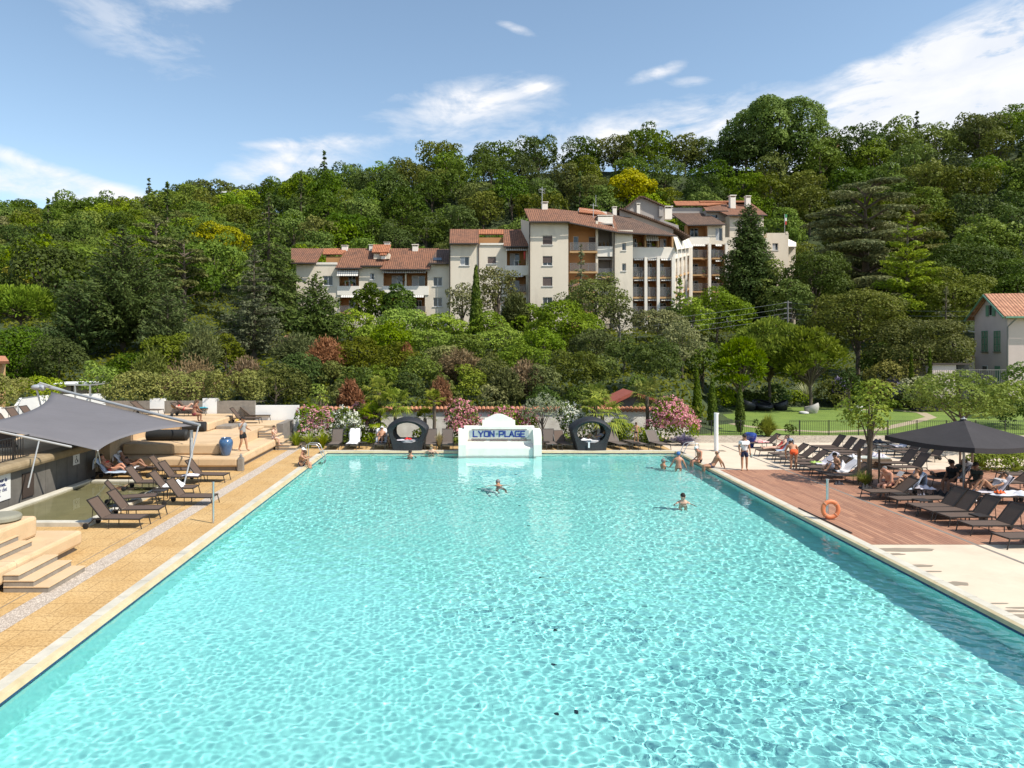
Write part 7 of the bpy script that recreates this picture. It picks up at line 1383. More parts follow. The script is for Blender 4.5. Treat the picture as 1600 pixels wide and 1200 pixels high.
g = G(1444, 778); t = side_table(g, 'side table with a white towel hanging over it under the parasol'); heap((g.x, g.y, .39), .34, .26, .16, M['towelp'], 'towel', 'white towel hanging on the small table under the parasol', seed=47); heap((g.x - .25, g.y - .25, .05), .16, .14, .22, M['towel'], 'towel', 'white cloth end beside the small table under the parasol', seed=48)
heap((G(1519, 790).x, G(1519, 790).y, .18), .14, .1, .3, M['towel'], 'towel', 'white cloth hanging off the foot of the towel pile lounger', seed=49); heap((G(1470, 775).x, G(1470, 775).y, 0), .35, .25, .3, mat('black_beach_bag', (.012, .012, .014), .8), 'bag', 'black beach bag on the deck under the parasol', 'bag', seed=50); heap((G(1478, 790).x, G(1478, 772).y, .28), .2, .12, .1, M['towelb'], 'towel', 'pale blue cloth on the black beach bag', seed=51)
# planter bench by the young tree
g = G(1357, 730); t = thing('planter_bench', 'low wooden box bench with white towels behind the staked young tree', 'bench', (g.x, g.y, 0)); q = MB(); wb = mat('brown_wicker_box', (.20, .135, .085), .8, .2, 10)
for k in range(5): q.box(-.98, -.35, .03 + k * .085, .98, .35, .03 + k * .085 + .075, b=.01)
q.build('box', wb, t); MB().box(-.95, -.33, .455, .95, .33, .53, b=.03).build('cushion', mat('pale_green_cushion', (.40, .43, .38), .9), t); heap((g.x - .7, g.y, .532), .26, .3, .14, M['towel'], 'towel', 'white towel at the left end of the box bench', seed=52); heap((g.x + .5, g.y, .532), .4, .28, .24, M['towelp'], 'towel', 'lilac white towels heaped on the box bench', seed=53)
# stakes of the young tree
tg = G(1358, 757)
for i, (dx, dy) in enumerate(((-.42, .1), (.0, -.1), (.5, .1), (-.05, .65))): q = MB(); q.tube([(0, 0, 0), (0, 0, 1.5)], .045, 8); o = q.build('wooden_stake', mat('stake_wood', (.14, .095, .06), .85, .15, 5), None, True, (tg.x + dx, tg.y + dy, 0)); tag(o, ('left stake of the young tree', 'front stake of the young tree', 'right stake of the young tree', 'rear stake of the young tree')[i], 'stake', 'stakes round the young tree')
for i, (px, py) in enumerate(((1500, 740), (1519, 737), (1537, 728))): g = G(px, py); o = MB().tube([(0, 0, 0), (.02, 0, 1.75)], .05, 8).build('wooden_stake', bpy.data.materials['stake_wood'], None, True, g); tag(o, ('left', 'middle', 'right')[i] + ' wooden stake under the maple behind the parasol pole', 'stake', 'stakes under the maple')
# ---------------------------------------------------------------- parasols
M['canvas'] = mat('dark_grey_canvas', (.030, .026, .028), .9, .15, .8, .35, 2.5, bdist=.06)
def parasol(loc, rz, lab, top=3.0, edge=2.18, hd_=2.85):
    t = thing('parasol', lab, 'parasol', (loc[0], loc[1], 0), rz, 'big dark parasols'); n = 10; V_ = [(0, 0, top)]; F2 = []; cs = [(hd_ * math.cos(R(a)), hd_ * math.sin(R(a))) for a in (0, 90, 180, 270)]
    for r_ in range(1, n + 1):
        for k in range(4):
            (ax, ay), (bx, by) = cs[k], cs[(k + 1) % 4]
            for m in range(6): u = m / 6; q_ = r_ / n; V_.append(((ax + (bx - ax) * u) * q_, (ay + (by - ay) * u) * q_, top - (top - edge) * q_ ** .93 - .10 * math.sin(math.pi * u) * q_))
    for k in range(24): F2.append((0, 1 + k, 1 + (k + 1) % 24))
    for r_ in range(n - 1):
        for k in range(24): F2.append((1 + r_ * 24 + k, 1 + (r_ + 1) * 24 + k, 1 + (r_ + 1) * 24 + (k + 1) % 24, 1 + r_ * 24 + (k + 1) % 24))
    o_ = 1 + (n - 1) * 24; L_ = len(V_)
    for k in range(24): v = V_[o_ + k]; V_.append((v[0] * 1.002, v[1] * 1.002, v[2] - .20))
    for k in range(24): F2.append((o_ + k, L_ + k, L_ + (k + 1) % 24, o_ + (k + 1) % 24))
    q = MB(); q.add(V_, F2); c = q.build('canopy', M['canvas'], t); md = c.modifiers.new('thickness', 'SOLIDIFY'); md.thickness = .012
    MB().tube([(0, 0, 0), (0, 0, top - .03)], .05, 12).build('pole', M['alu'], t, True); MB().lathe([(.11, top), (.12, top + .03), (.04, top + .05), (.03, top + .10)], 14).build('cap', M['alu'], t, True); MB().box(-.45, -.45, 0, .45, .45, .07, b=.01).build('base', M['darkframe'], t)
    for k in range(8): a = R(45 * k); e = hd_ * (.96 if k % 2 == 0 else .68); z_ = edge if k % 2 == 0 else edge - .06; MB().tube([(0, 0, top - .09), (math.cos(a) * e, math.sin(a) * e, z_ - .03)], .013, 5).build('rib', M['alu'], t)
    return t
g = G(1506, 768); parasol(g, R(-118), 'big dark grey square parasol over the people on the right', P(0, 655, g.y).z); parasol((22.3, 22.0), R(-110), 'second dark grey parasol just outside the right edge of the photo')
# ---------------------------------------------------------------- lawn furniture
def pod(loc, rz, sc, mt, name, lab, cat='garden seat', open_=True):
    t = thing(name, lab, cat, loc, rz); q = MB(); V_ = []; n, m = 22, 12
    for j in range(m + 1):
        f = j / m
        for i in range(n):
            a = 6.283 * i / n; hgt = .40 + .30 * (.5 - .5 * math.cos(a)) ** 1.3; r_ = .30 + .22 * math.sin(math.pi * min(1, f * .62 + .1)); V_.append((math.cos(a) * r_ * sc[0], math.sin(a) * r_ * sc[1], f * hgt * sc[2] * 1.25))
    for j in range(m + 1):
        f = 1 - j / m
        for i in range(n): a = 6.283 * i / n; hgt = .40 + .30 * (.5 - .5 * math.cos(a)) ** 1.3; r_ = (.30 + .22 * math.sin(math.pi * min(1, f * .62 + .1))) * (.88 if f > .4 else .88 * f / .4); V_.append((math.cos(a) * r_ * sc[0], math.sin(a) * r_ * sc[1], (.32 + f * (hgt * 1.25 - .32) if True else 0) * sc[2]))
    R_ = 2 * m + 2; q.add(V_, [(r_ * n + i, r_ * n + (i + 1) % n, (r_ + 1) * n + (i + 1) % n, (r_ + 1) * n + i) for r_ in range(R_ - 1) for i in range(n)]); q.build('shell', mt, t, True); return t
egg = mat('pale_grey_shell', (.42, .39, .36), .5, .08, 2); blk = mat('black_moulded_shell', (.016, .017, .020), .45)
g = G(1268, 645.5); pod(g, R(150), (1.2, 1.2, 1.1), egg, 'egg_seat', 'pale grey egg shaped seat on the lawn'); g = G(1256, 646.5); o = MB().lathe([(.3, 0), (.42, .06), (.40, .16), (.25, .22)], 20).build('footstool', mat('white_shell', (.6, .58, .56), .4), None, True, g); tag(o, 'low white round footstool beside the egg seat', 'stool')
g = G(1338, 645); pod(g, R(150), (1.0, 1.0, 1.0), mat('white_shell_seat', (.62, .60, .58), .4), 'egg_seat', 'white egg seat half hidden by the young tree')
g = G(1191, 641); t = pod(g, R(-90), (2.6, 2.9, 1.1), blk, 'garden_sofa', 'long black curved sofa in the shade on the lawn'); t.scale = (1, .6, 1); g = G(1168, 641.5); pod(g, R(10), (1.5, 1.5, 1.25), blk, 'garden_armchair', 'black rounded armchair left of the black sofa'); g = G(1220, 641); pod(g, R(170), (1.3, 1.3, 1.15), blk, 'garden_armchair', 'black rounded armchair right of the black sofa')
g = G(1448, 642); t = thing('low_parasol', 'low dark grey pointed parasol on the far lawn', 'parasol', g); q = MB(); q.add([(-1.3, -.9, .1), (1.3, -.9, .1), (1.3, .9, .1), (-1.3, .9, .1), (.2, 0, .55)], [(0, 1, 4), (1, 2, 4), (2, 3, 4), (3, 0, 4), (3, 2, 1, 0)]); q.build('canopy', M['canvas'], t); MB().tube([(.2, 0, 0), (.2, 0, .6)], .03).build('pole', M['alu'], t)

# belongings left by the loungers
for k, (px, py, r_, h_, c_, nm, lab) in enumerate(((172, 741, .22, .30, (.012, .012, .015), 'bag', 'black bag on the paving behind the head of the towelled sunbather lounger'), (1352, 764, .24, .28, (.014, .014, .016), 'bag', 'black rucksack on the deck beside the staked tree grass'), (1310, 757, .2, .2, (.02, .02, .03), 'bag', 'dark bag behind the lounger with the large white towel'), (1236, 709, .2, .2, (.10, .20, .30), 'bag', 'blue bag between the woman in red and the bending person'), (1462, 800, .12, .06, (.25, .12, .05), 'sandals', 'brown sandals on the deck beside the small side table'), (1412, 772, .16, .12, (.5, .48, .45), 'bag', 'pale canvas bag behind the reading woman lounger'))):
    g = G(px, py); heap((g.x, g.y, 0), r_, r_ * .75, h_, mat('belongings', c_, .8, .2, 8), nm, lab, nm, seed=90 + k, sm_=.15)
# ---------------------------------------------------------------- people
def skin_mat(name, c): 
    m = mat(name, c, .55, .05, 8); m.node_tree.nodes['Principled BSDF'].inputs['Subsurface Weight'].default_value = .08; m.node_tree.nodes['Principled BSDF'].inputs['Subsurface Radius'].default_value = (.02, .008, .004); return m
SK = dict(tan=skin_mat('tanned_skin', (.40, .205, .115)), pale=skin_mat('light_skin', (.56, .345, .245)), pink=skin_mat('sun_reddened_skin', (.50, .235, .145)), dark=skin_mat('deep_tan_skin', (.27, .13, .075)))
CLM = {}
def cm(n, c):
    if n not in CLM: CLM[n] = mat(n, c, .85, .08, 12)
    return CLM[n]
V3 = Vector
def skinned(name, verts, edges, radii, mt, parent, root=0, sub=1):
    me = bpy.data.meshes.new(name); me.from_pydata([tuple(v) for v in verts], edges, []); me.materials.append(mt); o = link(name, me, parent)
    sk = o.modifiers.new('skin', 'SKIN'); sk.use_smooth_shade = True
    if not me.skin_vertices:
        bpy.context.view_layer.objects.active = o
    for i, d in enumerate(me.skin_vertices[0].data): r_ = radii[i] * (1.0 if radii[i] < .018 else 1.2); d.radius = (r_, r_) if not isinstance(r_, tuple) else r_; d.use_root = (i == root)
    ss = o.modifiers.new('subdivision', 'SUBSURF'); ss.levels = sub; ss.render_levels = sub; return o
def hand(vs, es, rs, wi, w_, d, side, up_, curl=.35):
    """palm, four unequal bent fingers and a thumb that leaves the side of the palm"""
    d = d.normalized(); side = (side - d * side.dot(d)).normalized(); nrm = d.cross(side).normalized(); p = w_ + d * .045; vs.append(p); rs.append(.026); es.append((wi, len(vs) - 1)); pi = len(vs) - 1
    for k, (off_, L_) in enumerate(((-.026, .068), (-.009, .078), (.009, .072), (.026, .056))):
        a = p + d * .04 + side * off_; b = a + (d * math.cos(curl) + nrm * -math.sin(curl)) * L_ * .55; c = b + (d * math.cos(curl * 2.4) + nrm * -math.sin(curl * 2.4)) * L_ * .45; i0 = len(vs); vs += [a, b, c]; rs += [.0095, .0085, .0065]; es += [(pi, i0), (i0, i0 + 1), (i0 + 1, i0 + 2)]
    a = p - d * .012 - side * .034; b = a + (d * .7 - side * .5 - nrm * .25) * .038; c = b + (d * .9 - side * .1 - nrm * .3) * .028; i0 = len(vs); vs += [a, b, c]; rs += [.0115, .0095, .0075]; es += [(pi, i0), (i0, i0 + 1), (i0 + 1, i0 + 2)]
def person(label, loc, rz, J, skin='tan', hair=('dark', 'short'), wear=(), look=(1, 0, 0), sc=1.0, sex='m'):
    t = thing('person', label, 'person', loc, rz); t.scale = (sc, sc, sc); J = {k: V3(v) for k, v in J.items()}; f_ = .90 if sex == 'f' else 1.0
    up = (J['head'] - J['neck']).normalized(); lk = V3(look); lk = (lk - up * lk.dot(up)).normalized(); lt = up.cross(lk)
    vs, es, rs = [], [], []; ix = {}
    def add(k, p, r_, par=None): vs.append(p); rs.append(r_); ix[k] = len(vs) - 1; (es.append((ix[par], ix[k])) if par else None)
    sp_ = J['chest'] - J['pel']; wd = (J['shL'] - J['shR']).normalized()
    add('pel', J['pel'], .125 * (1.04 if sex == 'f' else 1)); add('waist', J['pel'] + sp_ * .42, .108 * f_, 'pel'); add('rib', J['pel'] + sp_ * .78, .122 * f_, 'waist'); add('chest', J['chest'], .115 * f_, 'rib'); add('neck', J['neck'], .052 * f_, 'chest'); add('jaw', J['head'] - up * .045 + lk * .012, .068, 'neck'); add('head', J['head'] + up * .03, .086, 'jaw'); add('top', J['head'] + up * .085 - lk * .005, .060, 'head'); add('nose', J['head'] + lk * .112 - up * .012, .011, 'jaw')
    for s_ in ('L', 'R'):
        k = 1 if s_ == 'L' else -1; sh, el, wr = J['sh' + s_], J['el' + s_], J['wr' + s_]; add('sh' + s_, sh, .058 * f_, 'chest'); add('ua' + s_, sh.lerp(el, .45), .047 * f_, 'sh' + s_); add('el' + s_, el, .038 * f_, 'ua' + s_); add('fa' + s_, el.lerp(wr, .35), .038 * f_, 'el' + s_); add('wr' + s_, wr, .024 * f_, 'fa' + s_)
        hand(vs, es, rs, ix['wr' + s_], wr, wr - el, wd * k if abs((wr - el).normalized().dot(wd)) < .8 else V3((0, 0, 1)), up)
        hp, kn, an, to = J['hip' + s_], J['kn' + s_], J['an' + s_], J['to' + s_]; add('hip' + s_, hp, .090, 'pel'); add('th' + s_, hp.lerp(kn, .45), .074 * (1.05 if sex == 'f' else 1), 'hip' + s_); add('kn' + s_, kn, .052, 'th' + s_); add('ca' + s_, kn.lerp(an, .32), .053 * f_, 'kn' + s_); add('an' + s_, an, .034, 'ca' + s_); add('to' + s_, an.lerp(to, .6) - V3((0, 0, .01)), .034, 'an' + s_); add('tt' + s_, to, .024, 'to' + s_)
        add('ear' + s_, J['head'] + lt * k * .102, .0145, 'head')
    skinned('body', vs, es, rs, SK[skin], t)
    # hair
    hc, st = hair; hm = {'dark': (.018, .013, .010), 'brown': (.07, .04, .022), 'grey': (.20, .19, .185), 'blond': (.28, .18, .08), 'white': (.72, .71, .69), 'blue': (.05, .14, .35), 'straw': (.62, .55, .42)}[hc]
    Mh = Matrix((lk, lt, up)).transposed(); q = MB(); hcn = J['head'] + up * .045 - lk * .022
    if st != 'bald':
        q.sph(hcn, (.113, .103, .104), 14, 10, 0, Mh)
        if st == 'long': q.tube([hcn - lk * .07, hcn - lk * .10 - up * .12, hcn - lk * .085 - up * .26], [.07, .065, .035], 10)
        if st == 'bun': q.sph(hcn + up * .10 - lk * .05, .045)
        if st == 'cap': q.box(0, -.07, -.008, .16, .07, .008, M=Matrix.Translation(hcn + up * .01 + lk * .03) @ Mh.to_4x4())
    else: q.sph(hcn - lk * .02 - up * .03, (.098, .106, .055), 14, 10, 0, Mh)
    q.build('hair' if st not in ('cap', 'swimcap') else 'cap', cm('hair_' + hc, hm), t, True)
    q = MB()
    for k in (-1, 1): q.sph(J['head'] + lk * .090 + lt * k * .034 + up * .012, .0105, 8, 6)
    q.build('eyes', cm('dark_eyes', (.02, .015, .01)), t); q = MB(); q.sph(J['head'] + lk * .082 - up * .052, (.010, .022, .007), 8, 6, 0, Mh); q.build('mouth', cm('lips', (.30, .09, .07)), t)
    for kind, cn, c in wear:
        mt = cm(cn, c[:3]); W_, E2, R2 = [], [], []
        if kind in ('shorts', 'trunks', 'trousers', 'briefs'):
            L_ = {'shorts': .72, 'trunks': .42, 'trousers': 2, 'briefs': .10}[kind]; W_ = [J['pel'] + sp_ * .20, J['pel']]; E2 = [(0, 1)]; R2 = [.122 * f_, .142]
            for s_ in ('L', 'R'):
                hp, kn, an = J['hip' + s_], J['kn' + s_], J['an' + s_]; n0 = len(W_)
                W_.append(hp); R2.append(.106); E2.append((1, n0))
                if L_ <= 1: W_.append(hp.lerp(kn, L_)); R2.append(.106 - .035 * L_); E2.append((n0, n0 + 1))
                else: W_ += [hp.lerp(kn, .5), kn, an]; R2 += [.09, .068, .055]; E2 += [(n0, n0 + 1), (n0 + 1, n0 + 2), (n0 + 2, n0 + 3)]
            skinned(kind, W_, E2, R2, mt, t, 1)
        elif kind == 'tshirt':
            W_ = [J['pel'] + sp_ * .02, J['pel'] + sp_ * .42, J['pel'] + sp_ * .78, J['chest'], J['neck'].lerp(J['chest'], .55)]; R2 = [.150, .132, .142, .133, .07]; E2 = [(0, 1), (1, 2), (2, 3), (3, 4)]
            for s_ in ('L', 'R'): n0 = len(W_); W_ += [J['sh' + s_], J['sh' + s_].lerp(J['el' + s_], .62)]; R2 += [.074, .060]; E2 += [(3, n0), (n0, n0 + 1)]
            skinned('tshirt', W_, E2, R2, mt, t, 1)
        elif kind == 'swimsuit': skinned('swimsuit', [J['pel'] - sp_ * .12, J['pel'] + sp_ * .02, J['pel'] + sp_ * .42, J['pel'] + sp_ * .80, J['pel'] + sp_ * .93], [(0, 1), (1, 2), (2, 3), (3, 4)], [.10, .140, .118, .130, .115], mt, t, 1)
        elif kind == 'bikini_top':
            q = MB(); c0 = J['pel'] + sp_ * .80; fw = (sp_.normalized().cross(wd) * -1).normalized(); fw = fw if fw.dot(lk) > -.2 else -fw; n = 20; r_ = .145
            for k in range(n): a, b = 6.283 * k / n, 6.283 * (k + 1) / n; q.tube([c0 + wd * math.cos(a) * r_ * 1.02 + fw * math.sin(a) * r_, c0 + wd * math.cos(b) * r_ * 1.02 + fw * math.sin(b) * r_], .014, 5)
            for k in (-1, 1): q.sph(c0 + wd * k * .062 + fw * .115, (.056, .052, .05)); 
            q.build('bikini_top', mt, t, True)
        elif kind == 'cloth': q = MB(); q.sph(c[3], c[4], 14, 10); q.build('draped_towel', cm(cn, c[:3]), t, True)
    return t
def stand(**k):
    J = dict(pel=(0, 0, .95), chest=(.01, 0, 1.38), neck=(.01, 0, 1.50), head=(.03, 0, 1.63), shL=(0, .18, 1.41), shR=(0, -.18, 1.41), elL=(-.03, .25, 1.13), elR=(-.03, -.25, 1.13), wrL=(.03, .27, .88), wrR=(.03, -.27, .88), hipL=(0, .09, .90), hipR=(0, -.09, .90), knL=(.02, .11, .49), knR=(.02, -.11, .49), anL=(-.02, .12, .08), anR=(-.02, -.12, .08), toL=(.15, .14, .025), toR=(.15, -.14, .025)); J.update(k); return J
def sit(z=.45, **k):
    """sitting with thighs level, seat surface at height z under the pelvis"""
    J = dict(pel=(0, 0, z + .11), chest=(.03, 0, z + .54), neck=(.05, 0, z + .66), head=(.09, 0, z + .79), shL=(.02, .18, z + .57), shR=(.02, -.18, z + .57), elL=(.06, .25, z + .30), elR=(.06, -.25, z + .30), wrL=(.26, .18, z + .17), wrR=(.26, -.18, z + .17), hipL=(.06, .09, z + .09), hipR=(.06, -.09, z + .09), knL=(.46, .12, z + .08), knR=(.46, -.12, z + .08), anL=(.46, .12, z - .33), anR=(.46, -.12, z - .33), toL=(.62, .13, z - .38), toR=(.62, -.13, z - .38)); J.update(k); return J
def recline(ang=48, **k):
    c, s_ = math.cos(R(ang)), math.sin(R(ang)); B0 = V3((-.20, 0, .46)); al = lambda l, n_=.0, y=0: tuple(B0 + V3((-c * l + s_ * n_, y, s_ * l + c * n_)))
    J = dict(pel=al(0), chest=al(.44), neck=al(.56, .02), head=al(.69, .05), shL=al(.46, .0, .18), shR=al(.46, .0, -.18), elL=al(.22, .05, .27), elR=al(.22, .05, -.27), wrL=al(.0, .16, .22), wrR=al(.0, .16, -.22), hipL=(-.12, .09, .44), hipR=(-.12, -.09, .44), knL=(.30, .10, .47), knR=(.30, -.10, .47), anL=(.72, .10, .41), anR=(.72, -.10, .41), toL=(.78, .12, .55), toR=(.78, -.12, .55)); J.update(k); return J
NAVY, BLK, WHT, RED = ('navy_cloth', (.012, .02, .06)), ('black_cloth', (.010, .010, .011)), ('white_cloth', (.70, .70, .70)), ('red_swimwear', (.50, .05, .04))
# left side
g = G(379, 704.5, .643); person('man in grey shirt and black shorts walking on the tan ledge beside the urn', (g.x, g.y, .645), R(-20), stand(knL=(.14, .10, .50), anL=(.20, .11, .08), toL=(.36, .12, .03), anR=(-.14, -.11, .10), toR=(.02, -.12, .03), elL=(.08, .25, 1.15), wrL=(.30, .17, 1.10), elR=(-.02, -.26, 1.14), wrR=(.16, -.16, 1.46)), 'tan', ('dark', 'short'), (('shorts', *BLK), ('tshirt', 'grey_polo', (.30, .30, .30))), look=(1, -.3, -.25))
g = G(417, 703, 0); person('girl sitting on the tan ledge with her hands to her mouth', (-11.38, g.y - .1, .643 - .0), R(0), sit(.0, wrL=(.26, .05, .60), wrR=(.26, -.05, .60), elL=(.24, .20, .36), elR=(.24, -.20, .36), knL=(.40, .09, .06), knR=(.40, -.09, .06), anL=(.42, .09, -.36), anR=(.46, -.09, -.34)), 'pale', ('brown', 'short'), (('briefs', 'pale_swimwear', (.4, .3, .28)),), sc=.86, sex='f')
person('young man hugging his knees on the edge at the left corner of the pool', (PX0 - .36, G(474, 729).y, .012), R(6), sit(.0, pel=(0, 0, .11), chest=(.10, 0, .50), neck=(.16, 0, .60), head=(.24, -.03, .68), shL=(.10, .18, .52), shR=(.10, -.18, .52), elL=(.30, .26, .40), elR=(.30, -.26, .40), wrL=(.48, .10, .46), wrR=(.48, -.08, .46), knL=(.38, .12, .42), knR=(.38, -.12, .42), anL=(.42, .11, -.02), anR=(.44, -.11, -.04), toL=(.58, .12, -.08), toR=(.58, -.12, -.08)), 'tan', ('brown', 'short'), (('trunks', *NAVY),), look=(.8, -.5, 0))
person('person in a white sun hat behind the young man at the pool corner', (PX0 - .40, G(474, 729).y + .55, .012), R(5), sit(.0, chest=(.08, 0, .48), anL=(.50, .1, -.38), anR=(.50, -.1, -.38), toL=(.62, .1, -.44), toR=(.62, -.1, -.44)), 'pink', ('white', 'cap'), (('trunks', 'grey_cloth', (.2, .2, .22)),), sc=.93)
for SB, sk_, hr_, wr_, lab, kn in ((SB1, 'pink', ('dark', 'bun'), 'coral_bikini', 'woman in a coral red bikini reclining under the sail', .70), (SB2, 'dark', ('white', 'swimcap'), 'black_bikini', 'woman in a pale cap and dark bikini reclining under the sail', .72)):
    person(lab, tuple(SB.location), SB.rotation_euler.z, recline(50, knL=(.26, .10, kn), anL=(.46, .10, .42), toL=(.60, .1, .38), knR=(.28, -.10, kn - .12), anR=(.52, -.10, .42), toR=(.66, -.1, .38)), sk_, hr_, (('briefs', wr_, (.48, .07, .05) if wr_[0] == 'c' else (.012, .012, .012)), ('bikini_top', wr_, (.48, .07, .05) if wr_[0] == 'c' else (.012, .012, .012))), sex='f')
person('woman in a red bikini lying on the raised platform with one knee up', tuple(LU.location), 0, recline(14, knL=(.25, .1, .80), anL=(.52, .1, .42), toL=(.66, .1, .38)), 'pale', ('blond', 'long'), (('briefs', *RED), ('bikini_top', *RED)), sex='f')
g = G(297, 672, 1.2); person('person with bare back bending at the edge of the raised platform', (-15.9, 41.2, 1.68), R(60), stand(pel=(0, 0, .50), chest=(.10, 0, .90), neck=(.15, 0, 1.02), head=(.22, 0, 1.14), shL=(.08, .18, .93), shR=(.08, -.18, .93), elL=(.20, .24, .68), elR=(.20, -.24, .68), wrL=(.38, .15, .60), wrR=(.38, -.15, .60), hipL=(0, .09, .46), hipR=(0, -.09, .46), knL=(.40, .12, .42), knR=(.40, -.12, .42), anL=(.38, .12, .06), anR=(.38, -.12, .06), toL=(.54, .12, .02), toR=(.54, -.12, .02)), 'dark', ('brown', 'long'), (('briefs', 'dark_red_bikini', (.2, .03, .04)), ('bikini_top', 'dark_red_bikini', (.2, .03, .04))), sex='f')
# in the water
def wade(px, py, deep, label, rz, J=None, **k): g = G(px, py, WZ); deep += .07 if deep > 1 else 0; return person(label, (g.x, g.y, WZ - deep), rz, J or stand(), **k)
wd_ = dict(elL=(.12, .36, 1.22), elR=(.12, -.36, 1.22), wrL=(.34, .40, 1.24), wrR=(.34, -.40, 1.24))
wade(641, 712.5, 1.36, 'bather with wet dark hair in the water before the left daybed', R(-100), stand(**wd_), skin='pink', hair=('dark', 'short'), wear=(('trunks', *BLK),))
wade(674, 709.6, 1.14, 'woman in a black bikini leaning on the far pool edge', R(-85), stand(elL=(-.10, .38, 1.22), elR=(-.10, -.38, 1.22), wrL=(-.30, .44, 1.20), wrR=(-.30, -.44, 1.20)), skin='pale', hair=('blond', 'short'), wear=(('briefs', *BLK), ('bikini_top', *BLK)), sex='f')
wade(1036, 727.5, 1.34, 'grey haired man neck deep near the right corner of the pool', R(20), stand(**wd_), skin='tan', hair=('grey', 'short'), wear=(('trunks', *NAVY),))
wade(1060, 731.5, .93, 'man in a blue swim cap seen from behind standing waist deep', R(80), stand(elL=(.02, .30, 1.16), elR=(.02, -.30, 1.16), wrL=(.10, .42, .96), wrR=(.10, -.40, .94)), skin='pink', hair=('blue', 'swimcap'), wear=(('briefs', *BLK),), look=(1, .1, 0))
wade(1067, 786, 1.30, 'woman with long wet dark hair standing alone in the right half of the pool', R(-95), stand(**wd_), skin='pale', hair=('dark', 'long'), wear=(('briefs', *BLK), ('bikini_top', *BLK)), sex='f')
g = G(779, 758, WZ); person('swimmer doing breaststroke straight in front of the fountain', (g.x, g.y, WZ - .05), R(95), dict(pel=(-.45, 0, -.10), chest=(0, 0, -.03), neck=(.11, 0, .03), head=(.20, 0, .13), shL=(.02, .18, -.03), shR=(.02, -.18, -.03), elL=(.16, .36, -.09), elR=(.16, -.36, -.09), wrL=(.02, .50, -.16), wrR=(.02, -.50, -.16), hipL=(-.5, .09, -.13), hipR=(-.5, -.09, -.13), knL=(-.9, .2, -.2), knR=(-.9, -.2, -.2), anL=(-1.3, .15, -.22), anR=(-1.3, -.15, -.22), toL=(-1.48, .2, -.24), toR=(-1.48, -.2, -.24)), 'tan', ('grey', 'short'), (('trunks', *BLK),))
# right edge
yA, yB = G(1085, 723).y, G(1101, 731).y
person('white haired older man sitting on the right pool edge with his legs in the water', (PX1 + .16, yA, .012), R(182), sit(.0, chest=(.10, 0, .52), neck=(.16, 0, .62), head=(.22, .02, .72), anL=(.48, .1, -.36), anR=(.48, -.1, -.36)), 'pink', ('white', 'short'), (('briefs', *BLK),), look=(1, .2, -.3))
person('man in navy trunks leaning back on his hands on the right pool edge', (PX1 + .28, yB, .012), R(176), sit(.0, chest=(-.20, 0, .50), neck=(-.22, 0, .62), head=(-.20, 0, .75), shL=(-.24, .18, .52), shR=(-.24, -.18, .52), elL=(-.42, .24, .26), elR=(-.42, -.24, .26), wrL=(-.50, .28, .03), wrR=(-.50, -.28, .03)), 'tan', ('grey', 'bald'), (('trunks', *NAVY),))
g = G(1163, 734.5); person('bearded man in a white t shirt and navy shorts standing by the wooden deck', g, R(-95), stand(anR=(.10, -.13, .08), toR=(.25, -.18, .03), wrR=(.10, -.25, .86)), 'tan', ('dark', 'short'), (('shorts', *NAVY), ('tshirt', *WHT)), look=(1, .1, .1)); q = MB(); q.sph((0, 0, 0), (.07, .05, .12)); o = q.build('bag', cm('pale_green_bag', (.35, .42, .38)), None, True, (g.x + .33, g.y - .02, .72)); tag(o, 'pale green bag in the hand of the man in the white shirt', 'bag')
g = G(1021, 699); person('child in dark trunks standing on a flat lounger under the right palm', (LK.location.x + .1, LK.location.y + .1, .35), R(-95), stand(anL=(-.02, .17, .08), anR=(-.02, -.17, .08), elL=(0, .32, 1.18), elR=(0, -.32, 1.18), wrL=(.05, .40, .95), wrR=(.05, -.40, .95)), 'tan', ('brown', 'short'), (('trunks', *BLK),), sc=.66)
person('person in a white cap sitting in the far row beside the left daybed', tuple(LC.location), LC.rotation_euler.z, recline(62, knL=(.22, .10, .66), anL=(.42, .10, .42), toL=(.56, .1, .38), knR=(.22, -.10, .64), anR=(.42, -.10, .42), toR=(.56, -.1, .38), wrL=(.05, .08, .68), wrR=(.05, -.08, .68)), 'tan', ('white', 'cap'), (('trunks', *BLK),))
person('person crouching at the right side of the white capped person', (LC.location.x + .62, LC.location.y + .2, 0), R(-90), sit(.22, knL=(.30, .12, .60), knR=(.30, -.12, .60), anL=(.32, .12, .07), anR=(.32, -.12, .07), toL=(.46, .12, .03), toR=(.46, -.12, .03)), 'tan', ('dark', 'short'), (('trunks', 'brown_cloth', (.12, .06, .04)),), sc=.92)
person('person lying in the right daybed with one knee raised', (db2.location.x + .22, dd2 - .15, .575 - .35), R(180), recline(30, knL=(.22, .1, .78), anL=(.40, .1, .40), toL=(.54, .1, .37)), 'tan', ('brown', 'short'), (('shorts', 'beige_cloth', (.35, .29, .22)), ('tshirt', 'lilac_cloth', (.35, .30, .34))), sc=.9)
